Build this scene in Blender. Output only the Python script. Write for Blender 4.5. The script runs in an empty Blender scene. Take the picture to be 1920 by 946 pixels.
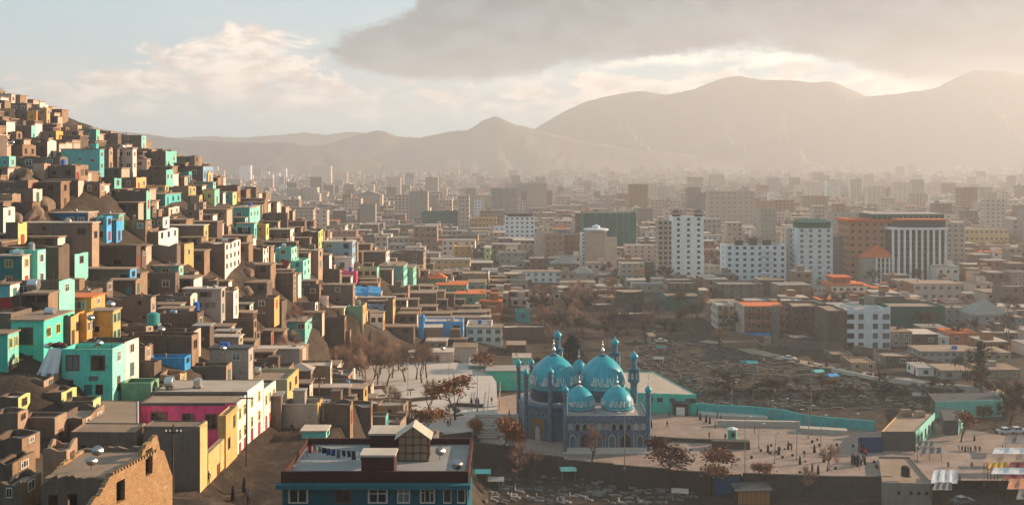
import bpy, bmesh, math, random
import numpy as np
from mathutils import Vector, Matrix
random.seed(7)
R = math.radians
SC = bpy.context.scene
COL = SC.collection
# ---------------------------------------------------------------- camera
F, YH, H = 1920.0, 305.0, 60.0            # focal length in photo pixels, horizon row, eye height above the plaza
cam = bpy.data.cameras.new('camera'); cam_o = bpy.data.objects.new('camera', cam); COL.objects.link(cam_o)
cam.sensor_width = 36.0; cam.lens = 36.0 * F / 1920.0
cam.shift_y = -(473.0 - YH) / 1920.0
cam.clip_start = 1.0; cam.clip_end = 20000
cam_o.location = (0, 0, H); cam_o.rotation_euler = (R(90), 0, 0)
SC.camera = cam_o
# ---------------------------------------------------------------- light
SUN_AZ, SUN_EL = 70.0, 16.0
SUN_DIR = Vector((math.sin(R(SUN_AZ)) * math.cos(R(SUN_EL)), math.cos(R(SUN_AZ)) * math.cos(R(SUN_EL)), math.sin(R(SUN_EL))))
SC.view_settings.view_transform = 'Standard'; SC.view_settings.look = 'None'
SC.view_settings.gamma = 1.0; SC.view_settings.exposure = 1.22
SC.cycles.use_denoising = True
SC.cycles.max_bounces = 5; SC.cycles.diffuse_bounces = 3; SC.cycles.volume_bounces = 1; SC.cycles.glossy_bounces = 2
SC.cycles.transparent_max_bounces = 6
sl = bpy.data.lights.new('sun', 'SUN'); sl.energy = 5.0; sl.angle = R(0.6); sl.color = (1.0, 0.74, 0.51)
so = bpy.data.objects.new('sun', sl); COL.objects.link(so)
so.rotation_euler = SUN_DIR.to_track_quat('Z', 'Y').to_euler()

class NT:
    """tiny node-tree writer"""
    def __init__(s, nt): s.nt = nt; s.l = nt.links
    def n(s, t, **k):
        x = s.nt.nodes.new(t)
        for a, b in k.items(): setattr(x, a, b)
        return x
    def put(s, sock, v):
        if v is None: return
        if isinstance(v, bpy.types.NodeSocket): s.l.new(v, sock)
        elif isinstance(v, bpy.types.Node): s.l.new(v.outputs[0], sock)
        else:
            if sock.type == 'RGBA' and len(v) == 3: v = (*v, 1)
            sock.default_value = v
    def m(s, op, a, b=None, c=None, clamp=False):
        x = s.n('ShaderNodeMath', operation=op, use_clamp=clamp)
        for i, v in enumerate((a, b, c)): s.put(x.inputs[i], v)
        return x.outputs[0]
    def mix(s, f, a, b, typ='MIX'):
        x = s.n('ShaderNodeMix', data_type='RGBA', blend_type=typ)
        s.put(x.inputs[0], f); s.put(x.inputs[6], a); s.put(x.inputs[7], b)
        return x.outputs[2]
    def ss(s, v, a, b):
        x = s.n('ShaderNodeMapRange', interpolation_type='SMOOTHSTEP')
        s.put(x.inputs[0], v); s.put(x.inputs[1], a); s.put(x.inputs[2], b)
        return x.outputs[0]
    def noise(s, vec, scale, detail=4, rough=0.55, dist=0.0):
        x = s.n('ShaderNodeTexNoise'); s.put(x.inputs['Vector'], vec)
        x.inputs['Scale'].default_value = scale; x.inputs['Detail'].default_value = detail
        x.inputs['Roughness'].default_value = rough; x.inputs['Distortion'].default_value = dist
        return x.outputs[0]
    def vec(s, x, y, z=0.0):
        c = s.n('ShaderNodeCombineXYZ')
        for i, v in enumerate((x, y, z)): s.put(c.inputs[i], v)
        return c.outputs[0]

def build_world():
    w = bpy.data.worlds.new('World'); SC.world = w; w.use_nodes = True
    w.node_tree.nodes.clear(); t = NT(w.node_tree)
    sky = t.n('ShaderNodeTexSky', sky_type='NISHITA'); sky.sun_disc = False
    sky.sun_elevation = R(SUN_EL); sky.sun_rotation = R(SUN_AZ); sky.air_density = 1.0; sky.dust_density = 1.2; sky.altitude = 1800
    tc = t.n('ShaderNodeTexCoord'); sp = t.n('ShaderNodeSeparateXYZ'); t.put(sp.inputs[0], tc.outputs['Generated'])
    az = t.m('ARCTAN2', sp.outputs[0], sp.outputs[1])          # azimuth from +Y, east positive (rad)
    el = t.m('ARCSINE', sp.outputs[2])                          # elevation (rad)
    deg_az = t.m('MULTIPLY', az, 57.2958); deg_el = t.m('MULTIPLY', el, 57.2958)
    P = t.vec(deg_az, t.m('MULTIPLY', deg_el, 2.3))
    n1 = t.noise(P, 0.16, 7, 0.58, 0.3); n2 = t.noise(P, 0.55, 6, 0.6, 0.2); n3 = t.noise(P, 0.06, 3, 0.5)
    n1c = t.m('SUBTRACT', n1, 0.5); n2c = t.m('SUBTRACT', n2, 0.5)
    n4c = t.m('SUBTRACT', t.noise(P, 1.5, 6, 0.65), 0.5)
    rag = t.m('ADD', t.m('ADD', t.m('MULTIPLY', n1c, 3.2), t.m('MULTIPLY', n2c, 2.0)), t.m('MULTIPLY', n4c, 1.0))
    def curve(pts, lo, hi):          # lower edge of a cloud bank (degrees) as a function of azimuth (degrees)
        c = t.n('ShaderNodeFloatCurve'); cu = c.mapping.curves[0]
        for i, (a, b) in enumerate(pts):
            p = ((a + 60) / 120.0, b / 20.0)
            if i == 0: cu.points[0].location = p
            elif i == len(pts) - 1: cu.points[-1].location = p
            else: cu.points.new(*p)
        c.mapping.update()
        t.put(c.inputs[1], t.m('DIVIDE', t.m('ADD', deg_az, 60.0), 120.0, clamp=True))
        return t.m('MULTIPLY', c.outputs[0], 20.0)
    # grey stratus bank over the east half of the sky
    lowg = curve([(-60, 9), (-14, 6.6), (-11, 6.0), (-9.3, 5.2), (-7, 4.5), (-4.5, 4.3), (0, 4.6), (4, 5.2), (8, 5.8), (14, 5.9), (18, 5.0), (21, 4.1), (28, 3.4), (60, 3.0)], 0, 1)
    hig = curve([(-60, 4), (-16, 5.0), (-11.4, 6.1), (-9.2, 7.2), (-6.8, 8.0), (-4.8, 9.4), (-2, 12.5), (3, 19), (60, 19.9)], 0, 1)
    g1 = t.m('ADD', t.m('SUBTRACT', deg_el, lowg), t.m('MULTIPLY', rag, 0.62))
    g2 = t.m('ADD', t.m('SUBTRACT', t.m('ADD', hig, t.m('MULTIPLY', t.m('GREATER_THAN', deg_az, 4.0), 90.0)), deg_el), t.m('MULTIPLY', rag, 0.8))
    g = t.m('MINIMUM', g1, g2)
    gmask = t.ss(g, -0.1, 0.65)
    rim = t.m('MULTIPLY', t.ss(g1, -0.75, -0.12), t.m('SUBTRACT', 1.0, t.ss(g1, -0.1, 0.4)))
    rim = t.m('MULTIPLY', t.m('MULTIPLY', rim, t.ss(n1, 0.38, 0.60)), t.m('MULTIPLY', t.ss(deg_az, -6.0, 6.0), t.ss(deg_az, 23.0, 17.0)))
    # creamy cumulus in the west, below the bank
    lowc = curve([(-60, 7), (-30, 4.8), (-25, 4.4), (-22, 4.7), (-20, 5.6), (-18, 6.6), (-16, 7.4), (-14, 7.7), (-12, 7.0), (-10, 5.8), (-8, 4.7), (-5.5, 4.1), (0, 4.2), (10, 5.4), (20, 5.2), (60, 5)], 0, 1)
    nb = t.noise(P, 0.30, 9, 0.6, 0.6); c0 = t.m('ADD', t.m('SUBTRACT', lowc, deg_el), t.m('MULTIPLY', t.m('SUBTRACT', nb, 0.5), 7.0))
    ctop = t.m('MULTIPLY', t.ss(c0, 0.0, 0.8), t.ss(nb, 0.3, 0.52)); cfade = t.ss(t.m('ADD', deg_el, t.m('MULTIPLY', rag, 0.8)), 1.6, 4.6)
    cmask = t.m('MULTIPLY', ctop, cfade)
    veil = t.m('MULTIPLY', t.ss(t.noise(t.vec(deg_az, t.m('MULTIPLY', deg_el, 4.0)), 0.09, 5, 0.6), 0.46, 0.75), 0.5)
    k = t.n('ShaderNodeVectorMath', operation='SCALE'); t.put(k.inputs[0], sky); k.inputs[3].default_value = SKY_K
    base = t.mix(0.78, k.outputs[0], (0.50, 0.80, 0.92))
    base = t.mix(veil, base, (0.74, 0.82, 0.84))
    ccol = t.mix(t.ss(n2, 0.36, 0.62), (0.85, 0.70, 0.60), (1.45, 1.27, 1.12))
    col = t.mix(t.m('MULTIPLY', cmask, 0.95), base, ccol)
    col = t.mix(t.m('MULTIPLY', rim, 0.9), col, (1.7, 1.5, 1.25))
    gcol = t.mix(t.ss(t.noise(P, 0.26, 8, 0.62, 0.5), 0.33, 0.68), (0.03, 0.095, 0.15), (0.17, 0.25, 0.30))
    col = t.mix(t.m('MULTIPLY', gmask, 0.97), col, gcol)
    # below the horizon: plain dusty ground colour
    col = t.mix(t.ss(deg_el, -1.5, -0.2), (0.30, 0.26, 0.22), col)
    bg = t.n('ShaderNodeBackground'); t.put(bg.inputs[0], col); bg.inputs[1].default_value = SKY_STRENGTH
    t.put(t.n('ShaderNodeOutputWorld').inputs[0], bg)
SKY_K, SKY_STRENGTH = 0.06, 0.45
build_world()

# ---------------------------------------------------------------- materials
MATS = {}
def bsdf(name, rough=0.9, spec=0.25):
    m = bpy.data.materials.new(name); m.use_nodes = True
    nt = m.node_tree; b = nt.nodes['Principled BSDF']
    b.inputs['Roughness'].default_value = rough; b.inputs['Specular IOR Level'].default_value = spec
    MATS[name] = m
    return m, NT(nt), b
def plaster(name, c, var=0.30, rough=0.92, scale=0.55, streak=True, bump=0.25, rnd=0.16, fine=5.0, patch=0.0):
    """weathered wall paint / mud: blotches, rain streaks, fine grain and a small shift from object to object"""
    m, t, b = bsdf(name, rough)
    tc = t.n('ShaderNodeTexCoord'); oi = t.n('ShaderNodeObjectInfo')
    off = t.n('ShaderNodeVectorMath', operation='ADD'); t.put(off.inputs[0], tc.outputs['Object'])
    t.put(off.inputs[1], t.vec(t.m('MULTIPLY', oi.outputs['Random'], 57.0), t.m('MULTIPLY', oi.outputs['Random'], 31.0), 0.0))
    v = off.outputs[0]
    blot = t.noise(v, scale, 6, 0.62)
    fin = t.noise(v, fine, 4, 0.65)
    f = t.m('ADD', t.m('MULTIPLY', t.m('SUBTRACT', blot, 0.5), 2.0 * var), t.m('MULTIPLY', t.m('SUBTRACT', fin, 0.5), var * 1.5))
    if streak:
        mp = t.n('ShaderNodeMapping'); t.put(mp.inputs[0], v); mp.inputs['Scale'].default_value = (2.4, 2.4, 0.22)
        st = t.noise(mp.outputs[0], 1.0, 4, 0.6)
        f = t.m('ADD', f, t.m('MULTIPLY', t.m('SUBTRACT', st, 0.55), var * 1.6))
    f = t.m('ADD', f, t.m('MULTIPLY', t.m('SUBTRACT', oi.outputs['Random'], 0.5), 2 * rnd))
    hs = t.n('ShaderNodeHueSaturation'); hs.inputs['Color'].default_value = (*c, 1)
    t.put(hs.inputs['Value'], t.m('ADD', f, 1.0))
    t.put(hs.inputs['Saturation'], t.m('ADD', t.m('MULTIPLY', f, -0.4), 1.0))
    out = hs.outputs[0]
    if patch:
        pn = t.noise(v, scale * 1.7, 7, 0.66, 0.4)
        out = t.mix(t.m('MULTIPLY', t.ss(pn, 0.57, 0.68), patch), out, (0.20, 0.145, 0.105))
        out = t.mix(t.m('MULTIPLY', t.ss(t.noise(v, scale * 0.8, 5, 0.6), 0.55, 0.75), patch * .5), out, (0.50, 0.44, 0.38))
    t.put(b.inputs['Base Color'], out)
    if bump:
        bp = t.n('ShaderNodeBump'); bp.inputs['Strength'].default_value = bump; bp.inputs['Distance'].default_value = 0.12
        t.put(bp.inputs['Height'], t.m('ADD', blot, t.m('MULTIPLY', fin, 0.5))); t.put(b.inputs['Normal'], bp.outputs[0])
    return m
def plain(name, c, rough=0.6, metal=0.0, spec=0.3, rnd=0.0):
    m, t, b = bsdf(name, rough, spec)
    b.inputs['Base Color'].default_value = (*c, 1); b.inputs['Metallic'].default_value = metal
    if rnd:
        oi = t.n('ShaderNodeObjectInfo'); hs = t.n('ShaderNodeHueSaturation'); hs.inputs['Color'].default_value = (*c, 1)
        t.put(hs.inputs['Value'], t.m('ADD', t.m('MULTIPLY', oi.outputs['Random'], 2 * rnd), 1 - rnd)); t.put(b.inputs['Base Color'], hs.outputs[0])
    return m
# wall colours: code -> (word for labels, colour)
WALL = {
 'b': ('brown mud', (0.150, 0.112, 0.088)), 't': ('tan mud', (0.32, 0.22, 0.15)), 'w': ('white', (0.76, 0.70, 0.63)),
 'p': ('pale pink', (0.64, 0.50, 0.43)), 'g': ('light green', (0.24, 0.60, 0.52)), 'm': ('mint green', (0.085, 0.56, 0.44)),
 'q': ('turquoise', (0.095, 0.43, 0.44)), 'e': ('dark teal', (0.035, 0.20, 0.20)), 'u': ('blue', (0.02, 0.14, 0.33)),
 'U': ('bright blue', (0.07, 0.35, 0.70)), 'v': ('pale blue', (0.25, 0.40, 0.58)), 'y': ('ochre', (0.68, 0.34, 0.085)),
 'Y': ('yellow', (0.58, 0.38, 0.155)), 'k': ('pink', (0.76, 0.11, 0.28)), 'c': ('pale grey', (0.36, 0.325, 0.29)),
 'l': ('lime', (0.52, 0.58, 0.26)), 'L': ('pale lime', (0.46, 0.43, 0.25)), 'G': ('sage green', (0.17, 0.32, 0.20)),
 'Q': ('sea green', (0.16, 0.37, 0.32)), 'o': ('terracotta brown', (0.34, 0.17, 0.095)), 'W': ('bright white', (0.80, 0.80, 0.79)),
 'V': ('white', (0.70, 0.76, 0.80)), 'P': ('beige', (0.50, 0.40, 0.32)), 'N': ('green netted', (0.025, 0.13, 0.105)),
 's': ('salmon', (0.56, 0.22, 0.13)), 'd': ('dark grey', (0.10, 0.095, 0.09)), 'x': ('concrete', (0.26, 0.22, 0.19)),
}
for k_, (w_, c_) in WALL.items():
    mud = k_ in 'btox'
    plaster('wall_' + ('cap_' + k_ if k_.isupper() else k_), c_, var=0.40 if mud else 0.27, bump=0.5 if mud else 0.2, rnd=0.26 if mud else 0.14, patch=0.0 if mud or k_ in 'WVNPd' else 0.55)
def WM(k): return MATS['wall_' + ('cap_' + k if k.isupper() else k)]
plaster('roof_mud', (0.30, 0.215, 0.155), 0.35, scale=0.3, streak=False, bump=0.5, rnd=0.2)
plaster('roof_pale', (0.50, 0.42, 0.35), 0.32, scale=0.3, streak=False, bump=0.3, rnd=0.15)
plaster('roof_grey', (0.30, 0.275, 0.25), 0.32, scale=0.3, streak=False, bump=0.3, rnd=0.2)
plaster('roof_orange', (0.62, 0.16, 0.05), 0.2, scale=0.5, streak=False, rnd=0.08)
plaster('roof_dark', (0.07, 0.075, 0.08), 0.25, scale=0.5, streak=False)
plaster('rock', (0.19, 0.135, 0.100), 0.5, scale=0.35, streak=False, bump=1.0, fine=2.0)
plain('frame_white', (0.62, 0.58, 0.53), 0.6); plain('frame_brown', (0.13, 0.07, 0.04), 0.6); plain('frame_red', (0.32, 0.03, 0.025), 0.6)
plain('frame_teal', (0.05, 0.30, 0.28), 0.6); plain('frame_yellow', (0.62, 0.47, 0.12), 0.6)
plain('glass', (0.018, 0.022, 0.026), 0.12, spec=0.5); plain('glass_pale', (0.13, 0.17, 0.19), 0.2, spec=0.5)
plain('dark', (0.012, 0.011, 0.010), 0.9); plain('door_teal', (0.03, 0.20, 0.20), 0.6, rnd=0.3); plain('door_brown', (0.10, 0.05, 0.03), 0.6, rnd=0.4)
plain('door_red', (0.42, 0.03, 0.03), 0.6, rnd=0.3); plain('metal', (0.45, 0.45, 0.45), 0.35, 0.9); plain('metal_dull', (0.30, 0.29, 0.27), 0.6, 0.5)
plain('pole_wood', (0.07, 0.045, 0.03), 0.9); plain('blue_plastic', (0.02, 0.12, 0.45), 0.4); plain('black', (0.02, 0.02, 0.022), 0.8)
plain('white_cloth', (0.66, 0.68, 0.70), 0.9)

# ---------------------------------------------------------------- mesh helpers
def link(name, me, parent=None):
    o = bpy.data.objects.new(name, me); COL.objects.link(o)
    if parent: o.parent = parent
    return o
def empty(name, loc, rz=0.0):
    o = bpy.data.objects.new(name, None); COL.objects.link(o); o.location = loc; o.rotation_euler = (0, 0, rz); o.empty_display_size = 0.5
    return o
def tag(o, label=None, cat=None, group=None, kind=None):
    if label: o['label'] = label
    if cat: o['category'] = cat
    if group: o['group'] = group
    if kind: o['kind'] = kind
    return o
class MB:
    def __init__(s): s.v = []; s.f = []; s.mi = []
    def face(s, pts, m=0):
        i = len(s.v); s.v += [tuple(p) for p in pts]; s.f.append(tuple(range(i, i + len(pts)))); s.mi.append(m)
    def box(s, x0, x1, y0, y1, z0, z1, m=0, top=None, right=None, front=None):
        i = len(s.v)
        s.v += [(x0,y0,z0),(x1,y0,z0),(x1,y1,z0),(x0,y1,z0),(x0,y0,z1),(x1,y0,z1),(x1,y1,z1),(x0,y1,z1)]
        s.f += [(i,i+3,i+2,i+1),(i+4,i+5,i+6,i+7),(i,i+1,i+5,i+4),(i+1,i+2,i+6,i+5),(i+2,i+3,i+7,i+6),(i+3,i,i+4,i+7)]
        s.mi += [m, m if top is None else top, m if front is None else front, m if right is None else right, m, m]
    def prism(s, poly, z0, z1, m=0, top=None, bottom=True):
        n = len(poly); i = len(s.v)
        s.v += [(x, y, z0) for x, y in poly] + [(x, y, z1) for x, y in poly]
        for k in range(n):
            j = (k + 1) % n; s.f.append((i+k, i+j, i+n+j, i+n+k)); s.mi.append(m)
        s.f.append(tuple(range(i+n, i+2*n))); s.mi.append(m if top is None else top)
        if bottom: s.f.append(tuple(range(i+n-1, i-1, -1))); s.mi.append(m)
    def tube(s, pts, rad, n=6, m=0, cap=True):
        pts = [Vector(p) for p in pts]; rr = rad if isinstance(rad, (list, tuple)) else [rad] * len(pts)
        i0 = len(s.v)
        for k, p in enumerate(pts):
            d = (pts[min(k+1, len(pts)-1)] - pts[max(k-1, 0)]); d = d.normalized() if d.length > 1e-6 else Vector((0,0,1))
            a = d.cross(Vector((0,0,1))) if abs(d.z) < 0.9 else d.cross(Vector((1,0,0))); a.normalize(); b = d.cross(a)
            for q in range(n):
                an = 2 * math.pi * q / n; s.v.append(tuple(p + (a * math.cos(an) + b * math.sin(an)) * rr[k]))
        for k in range(len(pts) - 1):
            for q in range(n):
                r = (q + 1) % n; s.f.append((i0+k*n+q, i0+(k+1)*n+q, i0+(k+1)*n+r, i0+k*n+r)); s.mi.append(m)
        if cap:
            s.f.append(tuple(range(i0, i0+n))); s.mi.append(m)
            e = i0 + (len(pts)-1)*n; s.f.append(tuple(range(e+n-1, e-1, -1))); s.mi.append(m)
    def lathe(s, prof, n=16, c=(0,0,0), m=0):
        i0 = len(s.v)
        for r, z in prof:
            for q in range(n):
                an = 2*math.pi*q/n; s.v.append((c[0]+r*math.cos(an), c[1]+r*math.sin(an), c[2]+z))
        for k in range(len(prof)-1):
            for q in range(n):
                j = (q+1) % n; s.f.append((i0+k*n+q, i0+k*n+j, i0+(k+1)*n+j, i0+(k+1)*n+q)); s.mi.append(m)
        e = i0+(len(prof)-1)*n
        if prof[0][0] > 1e-4: s.f.append(tuple(range(i0+n-1, i0-1, -1))); s.mi.append(m)
        if prof[-1][0] > 1e-4: s.f.append(tuple(range(e, e+n))); s.mi.append(m)
    def mesh(s, name, mats, smooth=False):
        me = bpy.data.meshes.new(name); me.from_pydata(s.v, [], s.f)
        for m in (mats if isinstance(mats, (list, tuple)) else [mats]): me.materials.append(MATS[m] if isinstance(m, str) else m)
        me.polygons.foreach_set('material_index', s.mi)
        if smooth: me.polygons.foreach_set('use_smooth', [True] * len(me.polygons))
        me.update(); return me
    def build(s, name, mats, parent=None, smooth=False): return link(name, s.mesh(name, mats, smooth), parent)

# photo pixel + height / depth -> world
def PZ(x, y, z=0.0):
    Y = F * (H - z) / (y - YH); return Vector(((x - 960) * Y / F, Y, z))
def PY(x, y, Y): return Vector(((x - 960) * Y / F, Y, H - (y - YH) * Y / F))
def px_of(p): return (960 + F * p[0] / p[1], YH + F * (H - p[2]) / p[1])
# ---------------------------------------------------------------- terrain
CP = [(0,946,20.5),(150,946,20.5),(60,850,17.2),(0,800,15.6),(330,946,17),(500,946,16.7),(540,830,13.5),(420,830,14.5),(200,750,13.7),(30,720,14.2),(0,620,13),(50,560,12.5),
 (200,650,12.2),(350,690,12),(480,720,11.5),(580,780,11.5),(250,520,9.5),(430,600,9),(560,650,7.8),(160,335,8.5),(45,245,5.8),(0,400,9.5),(0,300,7.5),
 (250,400,8),(330,318,6),(330,440,7.5),(450,385,6),(450,480,7.5),(560,430,5.3),(560,540,7),(660,478,5),(660,560,6.2),(750,600,6.2),(760,518,4.8),
 (850,535,4.6),(850,630,6.0),(900,525,4.5),(930,565,4.8),(960,625,5.5),(640,690,7.6),(120,450,9.5),(120,590,11.8),(330,590,10.2)]
pts = []
for x, y, s_ in CP:
    Y = F / s_; p = PY(x, y, Y); pts.append((p.x, p.y, p.z))
pts += [(-170,430,72),(-120,430,46),(-75,480,14),(-35,520,0),(-230,420,92),(-230,300,86),(-180,230,74),(-130,150,48),(-90,90,36),(-60,60,27),(-300,250,100),(-260,520,60),
 (-330,420,104),(-200,600,20),(-120,560,4),(-60,600,0),(20,60,34),(0,100,22),(-10,130,12),(0,160,0),(30,110,10),(60,150,-3),(20,190,-3.5),(60,190,-3.5),(110,190,-2),(100,120,2),
 (-24,205,5),(-40,250,4),(-20,290,3),(-8,240,2),(5,260,0),(0,300,0),(40,240,0),(80,240,0),(40,330,0),(120,260,0),(120,330,0),(30,400,0),(10,470,0),(100,450,0),(250,300,0),(250,150,0),(250,500,0),
 (0,600,0),(150,650,0),(300,700,0),(-200,750,0),(450,300,0),(450,600,0),(-450,900,0),(0,900,0),(500,950,0),(-450,300,110),(-450,100,100),(-450,600,40)]
A = np.array(pts)
def _rbf_fit():
    d = np.sqrt(((A[:, None, :2] - A[None, :, :2]) ** 2).sum(-1))
    K = d + 0; n = len(A)
    M = np.zeros((n + 1, n + 1)); M[:n, :n] = -K - 1.5 * np.eye(n); M[:n, n] = 1; M[n, :n] = 1
    return np.linalg.solve(M, np.concatenate([A[:, 2], [0]]))
WGT = _rbf_fit()
rng = np.random.default_rng(3)
def vnoise(X, Y, s, seed):
    x = X / s; y = Y / s; xi = np.floor(x).astype(int); yi = np.floor(y).astype(int); fx = x - xi; fy = y - yi
    def h(a, b): 
        q = np.sin(a * 127.1 + b * 311.7 + seed * 74.7) * 43758.5453; return q - np.floor(q)
    u = fx*fx*(3-2*fx); w = fy*fy*(3-2*fy)
    return (h(xi,yi)*(1-u)+h(xi+1,yi)*u)*(1-w) + (h(xi,yi+1)*(1-u)+h(xi+1,yi+1)*u)*w
def wall_Y(X): return np.interp(X, [-9, 0, 20, 40, 60, 110], [211, 207.5, 201.5, 196.5, 194.2, 193.0])
UP_POLY = [(-19, 209), (-30, 226), (-44, 252), (-54, 274), (-30, 290), (-8, 286), (-4, 262), (-3.2, 229), (-8.2, 229), (-8.2, 214)]   # upper terrace of the plaza
def in_poly(X, Y, poly):
    r = np.zeros(np.shape(X), bool); n = len(poly)
    for i in range(n):
        x0, y0 = poly[i]; x1, y1 = poly[(i + 1) % n]
        c = ((y0 > Y) != (y1 > Y)) & (X < (x1 - x0) * (Y - y0) / (y1 - y0 + 1e-12) + x0); r ^= c
    return r
def terrain(X, Y):
    X = np.asarray(X, float); Y = np.asarray(Y, float); sh = X.shape; x = X.ravel(); y = Y.ravel()
    z = np.full(x.shape, WGT[-1])
    for (ax, ay, _), w in zip(A, WGT[:-1]): z -= w * np.hypot(x - ax, y - ay)
    far = np.clip((y - 560) / 250, 0, 1); z = z * (1 - far)
    far = np.clip((np.abs(x) - 330) / 150, 0, 1) * (x > 0); z = z * (1 - far)
    hill = np.clip((z - 3) / 10, 0, 1)
    z = z + hill * ((vnoise(x, y, 9, 1) - 0.5) * 3.2 + (vnoise(x, y, 4, 2) - 0.5) * 1.6)
    # the flat grounds: plaza 0, lower cemetery -3.5, upper terrace 4
    flat = (x > -8) & (y > wall_Y(x) - 0.3) & (y < 275) & (x < 110); z = np.where(flat, np.minimum(z, -0.25), z)
    low = (x > -9) & (y < wall_Y(x) - 0.3) & (x < 140); k = np.clip((y - 150) / 20, 0, 1) * np.clip((x + 9) / 4, 0, 1)
    z = np.where(low & (y > 150), z * (1 - k) + (-3.6 + (vnoise(x, y, 6, 5) - .5) * 0.5) * k, z)
    z = np.where(in_poly(x, y, UP_POLY), np.minimum(z, 3.6), z)
    court = in_poly(x, y, [(-53, 119), (-37, 104), (-23, 98), (-22, 172), (-44, 174), (-49, 151), (-55.2, 138.5)])
    z = np.where(court, np.minimum(z, 21.4), z); street = in_poly(x, y, [(-37.6, 100), (-22, 98), (-25, 172), (-36, 172)])
    z = np.where(street, 19.7 + (vnoise(x, y, 5, 4) - .5) * .3, z)
    cem = (x > 20) & (y > 268) & (y < 420); z = np.where(cem, z + (vnoise(x, y, 14, 8)) * 1.2 + (vnoise(x, y, 5, 9)) * 0.4, z)
    z = z + np.clip((y - 2200) / 2300, 0, 1) ** 1.5 * 40                         # the plain rises gently to the mountains
    return z.reshape(sh)
def axis(a, b, fa, fb, fine, coarse):
    v = list(np.arange(fa, fb + .1, fine)); s = fine
    p = fb
    while p < b: s = min(s * 1.25, coarse); p += s; v.append(min(p, b))
    s = fine; p = fa
    while p > a: s = min(s * 1.25, coarse); p -= s; v.insert(0, max(p, a))
    return np.array(v)
gx = axis(-3800, 4300, -200, 150, 2.2, 200); gy = axis(-250, 5600, 70, 470, 2.2, 200)
GX, GY = np.meshgrid(gx, gy); GZ = terrain(GX, GY)
def zat(x, y):
    i = min(max(np.searchsorted(gx, x) - 1, 0), len(gx) - 2); j = min(max(np.searchsorted(gy, y) - 1, 0), len(gy) - 2)
    u = (x - gx[i]) / (gx[i+1] - gx[i]); w = (y - gy[j]) / (gy[j+1] - gy[j])
    return float((GZ[j,i]*(1-u)+GZ[j,i+1]*u)*(1-w) + (GZ[j+1,i]*(1-u)+GZ[j+1,i+1]*u)*w)
def ground(x, y, Y0=70.0):
    """where the ray through a photo pixel meets the ground"""
    Y = Y0; st = 1.5
    while Y < 4900:
        p = PY(x, y, Y)
        if p.z <= zat(p.x, Y): return Vector((p.x, Y, zat(p.x, Y)))
        Y += st; st = 1.5 if Y < 500 else Y * 0.004
    return PY(x, y, 4500)
def sheet(name, gx, gy, z, mat, smooth=True):
    nx, ny = len(gx), len(gy); X, Y = np.meshgrid(gx, gy)
    v = np.stack([X, Y, z], -1).reshape(-1, 3); j, i = np.meshgrid(np.arange(ny - 1), np.arange(nx - 1), indexing='ij')
    a = (j * nx + i).ravel(); f = np.stack([a, a + 1, a + nx + 1, a + nx], -1)
    me = bpy.data.meshes.new(name); me.from_pydata(v.tolist(), [], f.tolist()); me.materials.append(MATS[mat])
    if smooth: me.polygons.foreach_set('use_smooth', [True] * len(me.polygons))
    return link(name, me)
def mat_earth():
    m, t, b = bsdf('earth', 0.95, 0.1)
    g = t.n('ShaderNodeNewGeometry'); v = g.outputs['Position']
    a = t.noise(v, 0.035, 6, 0.6); c = t.noise(v, 0.35, 6, 0.65); d = t.noise(v, 1.6, 5, 0.7)
    col = t.mix(t.ss(a, 0.35, 0.65), (0.050, 0.038, 0.030), (0.085, 0.062, 0.046))
    col = t.mix(t.m('MULTIPLY', t.ss(c, 0.50, 0.72), 0.7), col, (0.135, 0.098, 0.070))
    col = t.mix(t.m('MULTIPLY', t.ss(c, 0.48, 0.30), 0.6), col, (0.026, 0.024, 0.020))
    col = t.mix(t.m('MULTIPLY', t.ss(d, 0.58, 0.70), 0.5), col, (0.19, 0.15, 0.115))
    t.put(b.inputs['Base Color'], col)
    bp = t.n('ShaderNodeBump'); bp.inputs['Strength'].default_value = 0.7; bp.inputs['Distance'].default_value = 0.5
    t.put(bp.inputs['Height'], t.m('ADD', c, t.m('MULTIPLY', d, 0.4))); t.put(b.inputs['Normal'], bp.outputs[0])
mat_earth()
tag(sheet('ground', gx, gy, GZ, 'earth'), kind='structure')

# ---------------------------------------------------------------- mountains
plaster('mountain', (0.105, 0.085, 0.066), 0.35, scale=0.004, streak=False, bump=1.0, fine=0.03)
def mountain(ridge, D, depth, seed, rough=1.0):
    xs = np.array([r[0] for r in ridge], float); ys = np.array([r[1] for r in ridge], float)
    X0 = (xs[0] - 960) * D / F; X1 = (xs[-1] - 960) * D / F
    n = int(abs(X1 - X0) / 12); gxm = np.linspace(X0, X1, n); gym = np.linspace(D - depth, D + depth * 0.5, 46)
    top = np.interp(gxm * F / D + 960, xs, ys); top = H + (YH - top) * D / F
    ker = np.ones(3) / 3; top = np.convolve(np.pad(top, 1, 'edge'), ker, 'valid')
    X, Y = np.meshgrid(gxm, gym)
    tt = np.where(Y < D, (Y - (D - depth)) / depth, 1 - (Y - D) / (depth * 0.5)); tt = np.clip(tt, 0, 1)
    gul = 1 - np.abs(2 * vnoise(X + 0.35 * Y, Y * 0.25, 130, seed) - 1); gul2 = 1 - np.abs(2 * vnoise(X - 0.3 * Y, Y * 0.4, 38, seed + 3) - 1)
    base = -30.0
    fall = tt ** (0.95 + 0.5 * vnoise(X, Y, 220, seed + 1))
    Z = base + (top[None, :] - base) * fall
    Z -= (gul * 120 + gul2 * 60) * rough * (tt * (1 - tt) * 4) ** 0.7 * np.clip((top[None, :]) / 380, 0.2, 1.3)
    Z += (vnoise(X, Y * 0.3, 14, seed + 5) - 0.5) * 4 * np.clip(tt, 0, 1)
    o = sheet('mountain', gxm, gym, Z, 'mountain'); tag(o, kind='structure')
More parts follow.
